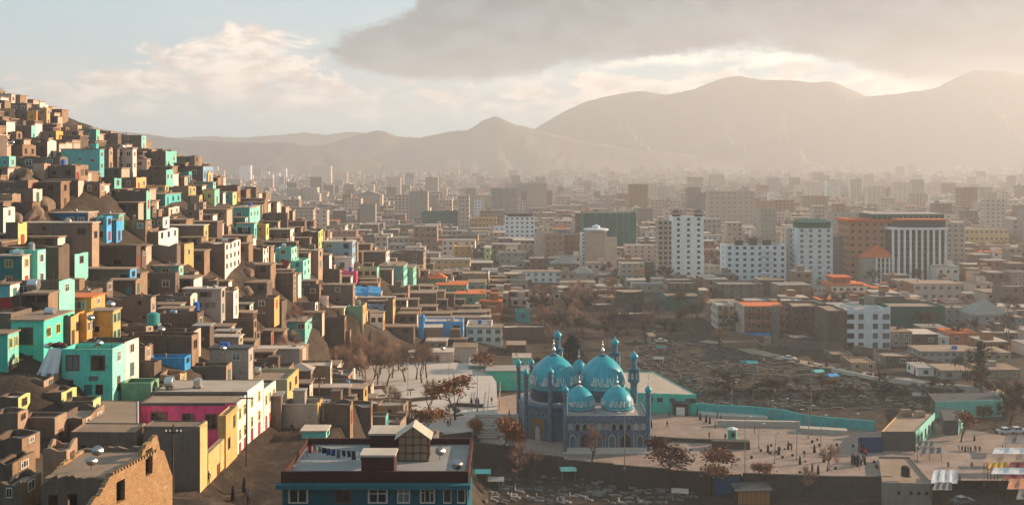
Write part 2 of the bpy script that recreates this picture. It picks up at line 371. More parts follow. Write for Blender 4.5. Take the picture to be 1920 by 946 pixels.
mountain([(860,320),(930,296),(1000,243),(1030,225),(1060,208),(1100,190),(1150,178),(1200,170),(1250,178),(1300,168),(1350,148),(1385,142),(1430,150),(1480,150),(1530,155),(1560,152),(1590,166),(1625,181),(1680,176),(1750,167),(1790,147),(1825,132),(1880,133),(1920,141),(2050,155),(2250,185),(2500,215),(2700,250)], 4500, 960, 11)
mountain([(480,300),(560,275),(620,268),(660,256),(712,243),(745,256),(790,258),(840,247),(880,243),(905,226),(930,217),(960,232),(1000,241),(1080,262),(1200,280),(1400,300)], 4050, 560, 23, 0.7)
mountain([(-420,150),(-200,190),(0,215),(140,232),(200,244),(260,250),(310,256),(340,262),(400,264),(470,268),(540,266),(575,274),(640,285),(720,305)], 3650, 560, 31, 0.7)
mountain([(180,268),(330,258),(400,255),(450,258),(520,253),(575,248),(610,253),(650,247),(700,250),(800,262),(950,285)], 5250, 300, 47, 0.5)

# ---------------------------------------------------------------- haze
def haze():
    mb = MB(); mb.box(-3900, 4400, -300, 5700, -33, 492); o = mb.build('haze', [], None)
    m = bpy.data.materials.new('haze_air'); m.use_nodes = True; nt = m.node_tree; nt.nodes.clear(); t = NT(nt)
    v = t.n('ShaderNodeVolumePrincipled'); v.inputs['Color'].default_value = (0.785, 0.80, 0.845, 1)
    v.inputs['Density'].default_value = HAZE_DENSITY; v.inputs['Anisotropy'].default_value = 0.28
    t.put(t.n('ShaderNodeOutputMaterial').inputs['Volume'], v)
    o.data.materials.clear(); o.data.materials.append(m); tag(o, kind='stuff')
    o['label'] = 'pale dusty haze hanging in the air over the city'; o['category'] = 'haze'
HAZE_DENSITY = 0.00026
haze()
# ---------------------------------------------------------------- windows and doors: unit meshes shared by all houses
def win_mesh(kind, frame, glass='glass', with_pane=True):
    """1 x 1 window in the XZ plane looking towards -Y; frame stands 7 cm proud, glass 2 cm"""
    mb = MB(); e = 0.09; d = -0.07
    mb.box(-.5, .5, d, 0, -.5, -.5 + e); mb.box(-.5, .5, d, 0, .5 - e, .5); mb.box(-.5, -.5 + e, d, 0, -.5 + e, .5 - e); mb.box(.5 - e, .5, d, 0, -.5 + e, .5 - e)
    if kind in ('two', 'cross'): mb.box(-.03, .03, d + .01, 0, -.5 + e, .5 - e)
    if kind == 'three':
        for c in (-.17, .17): mb.box(c - .025, c + .025, d + .01, 0, -.5 + e, .5 - e)
    if kind == 'cross':
        mb.box(-.5 + e, -.03, d + .012, 0, .12, .18); mb.box(.03, .5 - e, d + .012, 0, .12, .18)
    if kind == 'three': mb.box(-.5 + e, -.195, d + .012, 0, .2, .25); mb.box(.195, .5 - e, d + .012, 0, .2, .25)
    if with_pane: mb.face([(-.5 + e, -.02, -.5 + e), (.5 - e, -.02, -.5 + e), (.5 - e, -.02, .5 - e), (-.5 + e, -.02, .5 - e)], 1)
    return mb.mesh('window', [frame, glass])
WINS, WINF = {}, {}
for k_ in ('two', 'three', 'cross', 'one'):
    for fr in ('white', 'brown', 'red', 'teal', 'yellow'):
        WINS[k_, fr] = win_mesh(k_, 'frame_' + fr, random.choice(['glass', 'glass', 'glass_pale'])); WINF[k_, fr] = win_mesh(k_, 'frame_' + fr, 'glass', False)
_p = MB(); _p.face([(-.42, -.02, -.42), (.42, -.02, -.42), (.42, -.02, .42), (-.42, -.02, .42)]); PANE = _p.mesh('pane', 'glass'); PANE2 = _p.mesh('pane', 'glass_pale')
def open_mesh():
    mb = MB(); e = .06
    mb.box(-.5, .5, -.05, 0, .5 - e, .5); mb.box(-.5, -.5 + e, -.03, 0, -.5, .5 - e); mb.box(.5 - e, .5, -.03, 0, -.5, .5 - e)
    mb.face([(-.5 + e, -.012, -.5), (.5 - e, -.012, -.5), (.5 - e, -.012, .5 - e), (-.5 + e, -.012, .5 - e)], 1)
    return mb.mesh('opening', ['roof_mud', 'dark'])
OPEN = open_mesh()
def door_mesh(mat):
    mb = MB(); mb.box(-.5, -.42, -.06, 0, 0, 1, 1); mb.box(.42, .5, -.06, 0, 0, 1, 1); mb.box(-.42, .42, -.06, 0, .95, 1, 1)
    mb.box(-.42, .42, -.03, 0, 0, .95); mb.box(-.02, .02, -.04, -.03, .02, .93, 1); mb.box(.05, .1, -.07, -.03, .45, .5, 1)
    return mb.mesh('door', [mat, 'frame_brown'])
DOORS = [door_mesh('door_teal'), door_mesh('door_brown'), door_mesh('door_red')]
def put(me, name, parent, loc, rz=0.0, sc=(1, 1, 1)):
    o = bpy.data.objects.new(name, me); COL.objects.link(o); o.parent = parent; o.location = loc; o.rotation_euler = (0, 0, rz); o.scale = sc
    return o
def window(parent, loc, rz, w, h, kind, frame, near):
    if kind == 'open': return put(OPEN, 'opening', parent, loc, rz, (w, 1, h))
    if near:
        o = put(WINF[kind, frame], 'window', parent, loc, rz, (w, 1, h)); put(random.choice([PANE, PANE, PANE2]), 'pane', o, (0, 0, 0))
    else: o = put(WINS[kind, frame], 'window', parent, loc, rz, (w, 1, h))
    return o
def wall_mesh(w, d, h, dn, parapet, taper=0.0, jag=0.0, side_right=True):
    """hollow-topped wall shell: faces 0 = front/back/left colour, 1 = the street side"""
    mb = MB(); t = 0.28; x0, x1 = -w / 2, w / 2; k = taper
    c = [h + random.uniform(-jag, jag) for _ in range(4)]
    o = [(x0, 0), (x1, 0), (x1, d), (x0, d)]; ii = [(x0 + t, t), (x1 - t, t), (x1 - t, d - t), (x0 + t, d - t)]
    n = 4; sub = 3 if jag else 1
    # outer walls, subdivided along the top when ragged
    for q in range(4):
        a, b = o[q], o[(q + 1) % 4]; ia, ib = ii[q], ii[(q + 1) % 4]; m = 1 if (q == 1 and side_right) or (q == 3 and not side_right) else 0
        pr = None; hs = [c[q]] + [h + random.uniform(-jag, jag) * 1.3 for _ in range(sub - 1)] + [c[(q + 1) % 4]]
        for s in range(sub):
            u0, u1 = s / sub, (s + 1) / sub
            L = lambda p, r, u: (p[0] + (r[0] - p[0]) * u, p[1] + (r[1] - p[1]) * u)
            A_, B_ = L(a, b, u0), L(a, b, u1); C_, D_ = L(ia, ib, u0), L(ia, ib, u1)
            mb.face([(*A_, -dn), (*B_, -dn), (*B_, hs[s + 1]), (*A_, hs[s])], m)
            mb.face([(*A_, hs[s]), (*B_, hs[s + 1]), (*D_, hs[s + 1]), (*C_, hs[s])], m if not jag else 0)
            mb.face([(*D_, hs[s + 1]), (*D_, h - parapet - .1), (*C_, h - parapet - .1), (*C_, hs[s])], 0)
    return mb
BUILT = []            # dicts of every building, for the labels and for keeping clear of one another
def house(x0, x1, yt, yb, fc='b', sc=None, sw=0, d=None, Y=None, wins='auto', swins='auto', roof='auto', rz=0.0, near=None, mark=None, label=None, cat='house',
          dn=4.0, frame=None, floors=None, kind=None, door=None, jag=None, roofmat=None, name=None, swf=True):
    sc = sc or fc
    if Y is None: Y = ground((x0 + x1) / 2, yb).y
    s = F / Y; p0, p1 = PY(x0, yb, Y), PY(x1, yb, Y)
    w = p1.x - p0.x; h = (yb - yt) / s; xm = (p0.x + p1.x) / 2
    right = xm < 6
    if d is None:
        if sw: g = (960 - x1) - sw; d = sw * Y / g if g > 20 else 7
        else: d = random.uniform(5.5, 8.5)
        d = min(max(d, 3.0), 13.0)
    near = s > 8.2 if near is None else near
    if rz == 0.0 and cat == 'house' and fc in 'bt' and xm < 0: rz = R(random.uniform(-5, 5))
    e = empty(name or {'house': 'house'}.get(cat, cat.replace(' ', '_')), (xm, Y, p0.z), rz)
    mudf = fc in 'bt'
    jag = (random.choice([0, .12, .2, .3]) if mudf else 0) if jag is None else jag
    rtype = roof if roof != 'auto' else (random.choice(['slab', 'parapet', 'parapet', 'slab']) if not jag else 'parapet')
    par = 0.0 if rtype in ('slab', 'hip', 'none') else random.uniform(.35, .7)
    wm = wall_mesh(w, d, h, dn, par, jag=jag, side_right=right); wm.build('wall', [WM(fc), WM(sc)], e)
    rm = roofmat or random.choice(['roof_mud'] * 3 + ['roof_pale', 'roof_grey'])
    mb = MB()
    if rtype == 'slab': mb.box(-w/2 - .22, w/2 + .22, -.22, d + .22, h + .004, h + .2)
    elif rtype == 'parapet': mb.box(-w/2 + .27, w/2 - .27, .27, d - .27, h - par - .15, h - par)
    elif rtype == 'hip':
        o = .5; zt = h + min(w, d) * .42
        q = [(-w/2 - o, -o, h), (w/2 + o, -o, h), (w/2 + o, d + o, h), (-w/2 - o, d + o, h)]; ap = (0, d/2, zt)
        for i in range(4): mb.face([q[i], q[(i + 1) % 4], ap])
        mb.face(q[::-1])
    if mb.v: ro = mb.build('roof', rm, e)
    # rows of windows
    fl = floors or max(1, round(h / 3.1))
    fh = h / fl
    fr = frame or random.choice(['white', 'white', 'brown', 'teal', 'yellow'] if not mudf else ['white', 'brown', 'brown', 'white'])
    kd = kind or random.choice(['two', 'three', 'cross', 'two'])
    ww, wh = min(1.5, w * .3), min(1.35, fh * .5)
    rmin = random.random
    if wins == 'auto': wins = (max(1, int(w / 3.6)) if not (mudf and fc != sc) else random.choice([0, 1, 1, 2, 1])) 
    if isinstance(wins, int):
        for r in range(fl):
            n = wins
            for i in range(n):
                if mudf and rmin() < .25 and n * fl > 2: continue
                lx = -w/2 + w * (i + .5) / n + random.uniform(-.15, .15) * (1 if mudf else .2)
                k2 = 'open' if (mudf and rmin() < .35) else kd
                sm = .6 if k2 == 'open' else 1.0
                window(e, (lx, 0, fh * r + fh * .56), 0, min(ww, w / n * .66) * sm, wh * sm, k2, fr, near)
    else:
        for q in wins:
            a, b, c, g = q[:4]; k2 = q[4] if len(q) > 4 else kd
            lx = ((a + b) / 2 - (x0 + x1) / 2) / s; lz = (yb - (c + g) / 2) / s
            if k2 == 'door': put(random.choice(DOORS), 'door', e, (lx, 0, (yb - g) / s), 0, ((b - a) / s, 1, (g - c) / s))
            else: window(e, (lx, 0, lz), 0, (b - a) / s, (g - c) / s, k2, q[5] if len(q) > 5 else fr, near)
    if swins == 'auto': swins = max(1, int(d / 2.9)) if sc != 'b' else (1 if rmin() < .4 else 0)
    rzs = R(90) if right else R(-90); X = w/2 if right else -w/2
    for r in range(fl):
        for i in range(swins):
            ly = d * (i + .5) / swins
            if r == 0 and i == 0 and swf and rmin() < .55 and fh > 2.2: put(random.choice(DOORS), 'door', e, (X, ly, .02), rzs, (min(1.1, d / swins * .6), 1, min(2.1, fh * .75)))
            else: window(e, (X, ly, fh * r + fh * .56), rzs, min(1.3, d / swins * .62), wh * 1.05, kd, fr, near)
    if door: put(DOORS[door - 1], 'door', e, (w * .28, 0, .02), 0, (1.0, 1, 2.0))
    # little roof things that belong to the house
    if rtype != 'hip' and s > 4.5 and cat == 'house' and w > 4.5:
        if rmin() < .12:
            m2 = MB(); bx = random.uniform(-w/2 + 1, w/2 - 2.4); m2.box(bx, bx + 1.8, d * .5, d * .5 + 1.8, h - par - .05, h + 1.5); m2.box(bx - .12, bx + 1.92, d * .5 - .12, d * .5 + 1.92, h + 1.5, h + 1.62); m2.build('stair_head', WM(fc), e)
        if rmin() < .4:
            m2 = MB(); bx = random.uniform(-w/2 + .5, w/2 - .5); m2.tube([(bx, d * .6, h - par), (bx + .05, d * .6, h + random.uniform(1.2, 2.6))], .045, 5); m2.build('mast', 'pole_wood', e)
        if rmin() < .4:
            m2 = MB(); bx = random.uniform(-w/2 + .5, w/2 - 1.4); by = random.uniform(.5, d * .6); m2.box(bx, bx + random.uniform(.5, 1.2), by, by + .7, h - par, h - par + random.uniform(.4, .8)); m2.build('roof_box', random.choice(['roof_pale', 'roof_grey', 'metal_dull', 'wall_v', 'wall_t']), e)
        if rmin() < .5:
            m2 = MB(); bx = random.uniform(-w/2 + .6, w/2 - .8); by = random.uniform(.6, d - .6); m2.lathe([(.13, 0), (.13, .7), (.2, .72), (.2, .85), (.05, .95)], 8, (bx, by, h - par)); m2.build('chimney', 'roof_mud', e)
    rec = dict(o=e, x=(x0 + x1) / 2, y=(yt + yb) / 2, fc=fc, sc=sc, fl=fl, X=xm, Y=Y + d/2, w=w, d=d, h=h, z=p0.z, cat=cat, mark=mark, label=label, x0=x0, x1=x1, yt=yt, yb=yb)
    e['category'] = cat; BUILT.append(rec); return rec
class Crop:
    def __init__(s, ox, oy, k): s.o = (ox, oy); s.k = k
    def X(s, v): return s.o[0] + v / s.k
    def Yp(s, v): return s.o[1] + v / s.k
    def h(s, x0, x1, yt, yb, fc='b', sc=None, sw=0, **k):
        if isinstance(k.get('wins'), list): k['wins'] = [(s.X(q[0]), s.X(q[1]), s.Yp(q[2]), s.Yp(q[3]), *q[4:]) for q in k['wins']]
        return house(s.X(x0), s.X(x1), s.Yp(yt), s.Yp(yb), fc, sc, sw / s.k, **k)
KA = Crop(0, 150, 3.504); KB = Crop(0, 400, 3.504); KC = Crop(0, 620, 2.902); KD = Crop(440, 300, 3.504); KE = Crop(440, 560, 3.504)
KG = Crop(880, 300, 3.504); KH = Crop(1340, 330, 2.867); KI = Crop(880, 540, 3.504); KJ = Crop(960, 600, 3.378); KK = Crop(1320, 560, 2.782); KL = Crop(880, 760, 3.692); KM = Crop(1380, 720, 3.556)
# ---------------------------------------------------------------- the hillside quarter, house by house (coordinates read off the photograph)
h = KA.h
h(0,22,50,95,'t','t',wins=0,d=4); h(0,75,93,158,'p','p',10,wins=1,mark='pink house at the very top of the hill'); h(70,178,155,268,'b','t',12,roof='slab'); h(215,305,182,300,'t','Y',8,wins=[(258,292,195,232,'two','yellow')],mark='tan hilltop house with yellow window')
h(0,90,190,262,'Y','p',10); h(178,240,205,285,'y','y',8); h(5,205,300,398,'b','g',27); h(48,108,338,398,'t','t',8,wins=1,kind='open'); h(280,368,335,402,'b','y',47,frame='yellow'); h(370,432,310,345,'t','t',10,wins=0)
h(430,512,300,350,'t','Y',10); h(515,632,325,412,'e','g',18,mark='dark teal ridge house'); h(650,775,350,440,'b','b',15); h(735,930,365,448,'b','g',30,mark='brown ridge house with green end'); h(865,935,415,458,'e','e',10,wins=0)
h(0,148,425,518,'b','t',86,wins=0,swins=2,kind='open',mark='house with two dark openings'); h(235,312,402,515,'b','w',55); h(400,655,455,605,'q','q',14,wins=[(515,535,510,530),(590,625,520,535)],mark='big blank turquoise house'); h(385,440,490,558,'b','p',22)
h(640,715,447,590,'b','t',20); h(715,770,450,590,'b','b',5); h(765,872,452,602,'p','w',8,floors=2,wins=2,mark='pale pink two-storey house'); h(872,965,520,585,'p','t',10,wins=1)
h(1000,1088,465,580,'b','g',100,floors=1,swins=2,frame='yellow',mark='house with two yellow windows'); h(0,60,500,592,'q','g',36); h(145,200,592,660,'g','g',15); h(300,500,560,668,'b','t',72,wins=2,swins=3,mark='brown house with three end windows')
h(215,290,548,655,'t','t',10,wins=0); h(570,640,622,675,'b','t',20); h(900,1092,588,692,'b','g',45,wins=1); h(1195,1240,600,668,'e','q',14); h(1215,1335,568,645,'b','v',58); h(1396,1432,568,632,'w','w',6,floors=1); h(1290,1365,608,668,'b','Y',32)
h(662,752,642,718,'b','g',42); h(795,895,640,726,'b','Y',66,wins=3,frame='white'); h(965,1085,692,742,'Y','Y',10,wins=2); h(1085,1240,698,752,'t','Y',42); h(1215,1400,672,700,'Q','g',16,wins=0); h(1465,1580,650,722,'b','t',8); h(1420,1560,692,772,'b','t',20)
h(260,398,672,838,'b','t',62,swins=1,floors=2); h(282,365,716,800,'q','q',8,wins=0); h(570,655,672,758,'b','t',28); h(755,960,732,850,'b','g',14,wins=0); h(970,1085,752,822,'e','q',125,swins=3,mark='teal house with aqua end'); h(1250,1310,757,832,'t','Y',14)
h(1340,1410,720,812,'l','g',32); h(1460,1528,738,802,'q','l',28); h(1500,1640,842,932,'q','g',45,mark='turquoise house with green end'); h(1015,1108,837,895,'b','p',74,swins=2); h(315,578,874,944,'u','t',62,wins=[(440,485,900,932),(510,555,900,932),(600,0,0,0)][:2],roofmat='roof_pale',roof='slab',mark='long deep blue house')
h(640,780,884,946,'g','q',14); h(0,82,748,880,'t','t',8,wins=1,kind='open'); h(90,215,802,912,'b','t',14,wins=0); h(1185,1310,852,908,'b','t',20); h(895,1000,832,888,'b','b',8); h(1290,1335,806,852,'t','t',10,wins=0); h(1605,1682,705,790,'b','b',5)
h = KB.h
h(35,120,62,215,'b','l',20,wins=0); h(140,610,64,240,'b','t',18,floors=1,wins=[(172,192,65,95),(275,298,85,112),(352,402,88,122),(505,570,96,140)],roof='slab',roofmat='roof_pale',mark='long brown house with white roof edge'); h(632,700,20,182,'q','U',12,wins=1); h(692,765,48,182,'e','U',8,wins=0)
h(765,955,46,122,'t','t',45,wins=3,frame='white',kind='three',mark='tan house with three white windows'); h(980,1070,25,108,'b','w',42); h(1105,1338,82,192,'b','Y',32,wins=0,roof='slab',roofmat='roof_pale'); h(905,1042,115,192,'b','w',122,wins=0,swins=3)
h(1430,1500,86,168,'b','t',10,wins=1); h(1500,1610,30,95,'e','g',20); h(1562,1645,92,148,'q','g',10); h(935,1160,215,328,'b','b',8,wins=0); h(1112,1212,208,322,'t','Y',52,swins=1); h(1300,1478,196,385,'b','w',160,wins=0,swins=4,floors=3,kind='open',jag=.4,mark='white three-storey ruin')
h(1000,1175,348,412,'Q','g',24); h(60,246,243,492,'m','g',42,wins=0,swins=1,mark='bright green cube house'); h(-30,145,282,495,'e','w',20,wins=1,mark='dark teal house with white corner'); h(-10,66,470,572,'q','w',8,wins=0)
h(585,892,215,358,'b','b',10,wins=[(605,645,302,332,'open'),(740,800,300,334,'open')]); h(725,930,252,290,'b','b',5,wins=0); h(455,858,368,442,'b','U',10,wins=[(785,850,392,436,'one','teal')],roof='slab'); h(452,700,450,532,'b','b',10,wins=0); h(708,890,442,532,'b','t',8,wins=[(828,862,486,528,'two','teal')],roof='slab')
h(892,1150,392,545,'b','b',10); h(1200,1452,498,660,'c','c',12,floors=2,wins=[(1312,1390,514,548,'three'),(1350,1412,584,616,'three'),(1262,1276,512,528,'one'),(1285,1325,586,612,'two')],frame='brown',roof='slab',roofmat='roof_pale',mark='pale grey two-storey villa'); h(1206,1278,388,440,'b','t',8,wins=0,dn=2); h(1290,1405,432,492,'b','t',8,wins=0)
h(700,988,552,705,'b','t',12,wins=[(730,750,570,600,'open'),(905,928,570,602,'open'),(935,952,672,692,'open')]); h(168,600,556,630,'y','Y',90,wins=[(288,342,580,624),(475,565,574,628,'three')],roof='slab',roofmat='roof_orange',swins=1,mark='ochre house with orange roof edge')
h(590,742,642,865,'y','Y',18,wins=[(590,655,740,776,'open')],swins=2,floors=2,mark='tall ochre house'); h(495,570,655,860,'y','Y',16,wins=0,swins=2); h(385,465,672,865,'b','Y',26,wins=0,swins=2)
h(1000,1182,602,642,'g','Q',10,wins=0,roof='slab'); h(1040,1300,655,788,'b','b',10,wins=[(1072,1126,720,752,'three','white')]); h(785,960,738,800,'b','t',14,wins=0); h(780,1265,802,945,'b','t',10,wins=0,jag=.15,mark='long blank brown house'); h(1270,1378,742,885,'b','b',8,wins=[(1303,1340,812,832,'two','white')])
h(1405,1552,778,830,'b','t',8,wins=0,roof='slab'); h(1395,1568,815,870,'c','c',10,wins=0,roof='slab',roofmat='roof_pale'); h(1530,1638,602,655,'w','w',8,wins=1,roof='slab'); h(1382,1665,702,778,'b','t',8,wins=1); h(1522,1660,665,702,'c','t',8,wins=0)
h(1555,1682,780,850,'b','b',8); h(825,952,878,950,'b','t',10,wins=0)
h = KC.h
h(1140,1352,98,222,'c','c',8,wins=[(1262,1308,120,160,'cross','white')],roof='slab',roofmat='roof_dark',mark='pale house with dark grey roof'); h(680,788,88,178,'b','t',8,wins=0); h(680,840,175,272,'b','b',8,wins=0); h(1005,1232,190,292,'b','t',8,wins=0,mark=None); h(800,1005,146,196,'U','U',8,wins=0); h(870,980,238,296,'t','Y',10,wins=0)
# mint green corner house: tall west part and the lower wing in front of it
h(-60,42,20,250,'m','g',60,Y=138,dn=3,wins=0,swins=2,floors=2,frame='yellow'); h(60,238,-55,262,'m','m',10,Y=143,dn=2,floors=2,wins=[(102,180,-20,76,'three','brown'),(100,180,132,218,'three','brown')],roof='slab',roofmat='roof_mud',d=9,mark='mint green corner house')
h(335,612,98,345,'m','g',66,Y=140,dn=1.5,floors=2,wins=[(358,432,130,216,'two','brown'),(494,572,132,216,'two','brown'),(484,532,246,270,'one','brown'),(352,402,262,368,'open'),(458,500,292,345,'door'),(518,562,290,345,'open')],swins=1,roof='parapet',roofmat='roof_mud',mark='mint green two-storey wing')
h(660,822,282,362,'G','G',6,Y=142,dn=2,wins=0,roof='none',d=3.2); h(348,505,384,505,'b','l',38,wins=0,swins=1,Y=131,dn=2)
h(-20,100,362,445,'b','l',10,wins=0,Y=128); h(100,300,472,645,'b','t',10,Y=122,wins=[(118,250,525,642,'door')],roof='parapet'); h(300,450,470,560,'b','t',10,wins=0,d=6,Y=125)
h(-40,92,275,350,'b','t',8,wins=0,Y=137,jag=.2,d=4); h(96,240,268,335,'b','t',8,wins=1,Y=135,jag=.25,d=4); h(236,336,335,405,'b','l',8,wins=0,Y=133,jag=.2,d=4); h(-40,95,455,520,'b','t',10,wins=0,Y=119,jag=.2); h(-40,120,590,650,'b','t',8,wins=0,Y=108,jag=.25,d=4); h(235,360,640,790,'t','t',8,wins=0,Y=101,jag=.35,d=3); h(-40,70,720,800,'b','t',8,wins=0,Y=94,jag=.2,d=4); h(0,110,830,940,'b','t',8,wins=1,Y=86,jag=.3,d=4)
h = KD.h
h(0,98,312,412,'q','g',85,swins=2,mark='aqua house with pale green end'); h(10,60,376,420,'w','w',8); h(10,128,418,498,'q','g',14); h(130,205,422,492,'y','l',20); h(200,343,348,442,'b','b',6); h(342,526,312,402,'b','t',10,wins=0,roof='slab'); h(528,640,362,430,'b','w',30)
h(310,460,408,462,'b','b',6,wins=0); h(215,365,458,545,'b','w',28,wins=2,roof='slab',roofmat='roof_pale'); h(460,550,470,592,'b','l',75,swins=2,mark='house under blue terrace'); h(465,600,440,472,'u','u',6,wins=0,roof='none'); h(605,725,432,530,'b','w',16,wins=0); h(612,772,478,545,'b','t',8,wins=0)
h(580,772,538,660,'v','v',22,floors=2,wins=[(714,748,548,580,'two','brown'),(720,748,604,626,'two','brown'),(600,640,550,575,'two')],roof='slab',roofmat='roof_pale',mark='pale blue two-storey house'); h(265,372,578,692,'q','g',36,mark='turquoise house with red washing'); h(122,405,540,590,'b','t',8,wins=0,roof='slab'); h(372,450,662,772,'m','g',46,swins=2)
h(100,186,582,700,'b','w',52,floors=2,swins=2); h(655,770,645,725,'w','w',8,wins=[(690,722,672,708,'three','brown')],roof='slab',roofmat='roof_pale'); h(560,690,722,825,'b','t',12,wins=0); h(700,800,732,790,'k','k',8,wins=0,mark='small pink wall house'); h(590,655,692,720,'k','w',6,wins=0,roof='none'); h(800,995,605,702,'b','w',14,wins=0,roof='slab')
h(838,920,492,560,'b','t',10); h(922,1003,505,605,'p','w',8); h(1082,1348,422,500,'b','t',10,wins=4,floors=1,mark='long brown parapet house'); h(1085,1250,502,580,'e','q',8); h(1262,1440,497,575,'b','Y',14); h(1318,1448,572,615,'p','p',8,wins=2)
h(1012,1240,612,695,'b','t',14); h(945,1110,698,805,'Q','g',70,wins=0,mark='sea green stepped house'); h(1112,1172,712,812,'Q','g',84,swins=3,floors=2); h(802,935,708,785,'L','g',14,wins=3); h(1275,1545,655,725,'Y','Y',10,wins=6,mark='cream house with many windows'); h(1440,1555,565,655,'y','Y',8)
h(1482,1598,492,585,'b','Y',12); h(1612,1680,520,575,'c','t',8); h(1640,1682,578,690,'l','l',8); h(1272,1388,778,830,'G','g',6,roof='hip',roofmat='roof_orange',mark='green house with orange hipped roof'); h(1318,1525,822,885,'G','g',10,wins=4,roof='slab',roofmat='roof_orange',mark='upper green house with orange eaves'); h(1448,1648,880,962,'G','l',10,wins=3,roof='slab',roofmat='roof_orange',mark='lower green house with orange eaves')
h(1490,1668,745,805,'t','w',8); h(792,962,868,910,'w','w',8,wins=0,roof='slab',roofmat='roof_pale'); h(578,778,822,950,'b','t',10,wins=1,roof='slab'); h(398,555,822,905,'b','o',12); h(250,385,745,885,'b','t',8,wins=0); h(512,605,898,960,'w','t',8,wins=0); h(782,1048,905,965,'c','c',8,wins=0,roof='slab',roofmat='roof_pale')
h(982,1140,832,880,'b','t',8,wins=0); h(1182,1238,778,835,'b','t',6,wins=0); h(1110,1325,875,955,'b','t',10); h(1530,1650,805,870,'c','l',8,wins=2)
h = KE.h
h(0,100,38,95,'w','w',8,wins=1,roof='slab'); h(0,120,92,212,'b','b',8,wins=0,mark=None); h(235,462,152,262,'q','g',46,wins=[(252,312,168,222,'three'),(412,460,160,200,'two')],swins=1,roof='slab',roofmat='roof_mud',mark='turquoise house behind bare tree'); h(378,530,28,98,'b','w',10,wins=0)
h(625,718,62,135,'Y','w',14); h(738,842,48,138,'G','Y',26,wins=0,mark='sage green cube house'); h(872,980,42,100,'v','w',8); h(888,978,92,195,'w','Y',8,wins=2); h(988,1040,8,165,'b','Y',14,wins=0); h(512,722,120,205,'b','t',10,wins=0,jag=.1); h(512,758,210,305,'b','t',10,wins=0,jag=.2)
h(1242,1500,148,262,'U','U',8,wins=[(1436,1480,172,202,'two','brown'),(1432,1482,222,258,'two','brown')],mark='bright blue house'); h(1210,1242,112,262,'U','U',6,wins=0); h(1200,1365,190,285,'t','p',8,wins=[(1282,1308,258,284,'one')],roof='slab',roofmat='roof_pale'); h(1522,1690,178,285,'w','w',8,wins=4,floors=2,frame='brown')
h(12,238,222,295,'b','t',8,wins=0,jag=.1); h(145,425,330,455,'c','b',6,wins=0,roof='slab',roofmat='roof_pale'); h(105,245,412,470,'b','b',6,wins=0); h(-20,345,528,668,'L','Y',30,wins=0,swins=2,roof='parapet',roofmat='roof_mud',d=9,mark='pale lime house with yellow end')
h(348,500,470,595,'b','t',8,wins=[(385,418,515,585,'cross','white')],roof='hip',roofmat='roof_pale'); h(236,303,642,862,'b','b',8,wins=0); h(308,545,690,860,'c','Y',32,wins=0,swins=1,roofmat='roof_mud'); h(475,748,585,690,'d','b',8,wins=0,roof='slab',roofmat='roof_pale'); h(585,758,695,835,'b','t',8,wins=0); h(735,895,702,790,'b','t',6,wins=[(740,826,712,788,'door')],d=4)
h(440,600,870,925,'q','g',10,wins=0,roof='slab',roofmat='roof_pale'); h(1145,1432,352,432,'p','b',8,wins=[(1180,1235,368,410,'two','brown'),(1255,1305,368,410,'two','brown'),(1320,1345,368,410,'one','brown')],roof='slab',roofmat='roof_pale',mark='pink pavilion by the plaza'); h(1432,1590,322,420,'p','t',6,wins=0); h(1535,1690,442,545,'q','q',6,wins=2,roof='slab',roofmat='roof_grey',mark='low turquoise house by the plaza')
h(580,720,318,345,'e','e',6,wins=0,roof='slab')
h = KI.h
h(-20,215,262,365,'w','w',6,wins=4,floors=2,frame='brown'); h(222,495,258,335,'b','t',6,wins=0); h(305,400,150,225,'q','Q',6,wins=1); h(375,440,95,190,'w','p',6); h(440,525,55,160,'p','t',5); h(285,405,460,560,'g','m',5,wins=1,roof='slab',roofmat='roof_pale'); h(110,400,545,680,'m','e',7,wins=0,roof='slab',roofmat='roof_grey')
h(248,370,375,445,'b','t',5); h(805,928,108,155,'b','b',6); h(912,1218,165,262,'b','t',7,wins=[(1172,1205,180,208)]); h(1185,1222,318,370,'c','c',4,wins=1)
# ---- the near courtyard block and the houses below it, built along the street
STREET_X = -36.7
def slab_house(name, poly, z0, z1, mats, label, cat='house', roofmat='roof_mud', parapet=.4):
    """house on a free footprint; mats: one wall colour per side"""
    cx = sum(p[0] for p in poly) / len(poly); cy = sum(p[1] for p in poly) / len(poly)
    e = empty(name, (cx, cy, z0)); q = [(x - cx, y - cy) for x, y in poly]; hh = z1 - z0
    mb = MB(); n = len(q); keys = sorted(set(mats)); 
    t = .3; ins = [(x * (1 - t / max(1, math.hypot(x, y))), y * (1 - t / max(1, math.hypot(x, y)))) for x, y in q]
    for i in range(n):
        j = (i + 1) % n; m = keys.index(mats[i])
        mb.face([(*q[i], -5), (*q[j], -5), (*q[j], hh), (*q[i], hh)], m); mb.face([(*q[i], hh), (*q[j], hh), (*ins[j], hh), (*ins[i], hh)], m)
        mb.face([(*ins[i], hh), (*ins[j], hh), (*ins[j], hh - parapet - .1), (*ins[i], hh - parapet - .1)], m)
    mb.build('wall', [WM(k) for k in keys], e)
    rb = MB(); rb.prism(ins, hh - parapet - .14, hh - parapet); rb.build('roof', roofmat, e)
    tag(e, label, cat)
    xs, ys = zip(*poly); pc = px_of((cx, cy, (z0 + z1) / 2))
    BUILT.append(dict(o=e, x=pc[0], y=pc[1], fc=mats[0], sc=mats[0], fl=1, X=cx, Y=cy, w=max(xs) - min(xs), d=max(ys) - min(ys), h=hh, z=z0, cat=cat, mark=None, label=label, x0=0, x1=0, yt=0, yb=0))
    return e, (cx, cy)
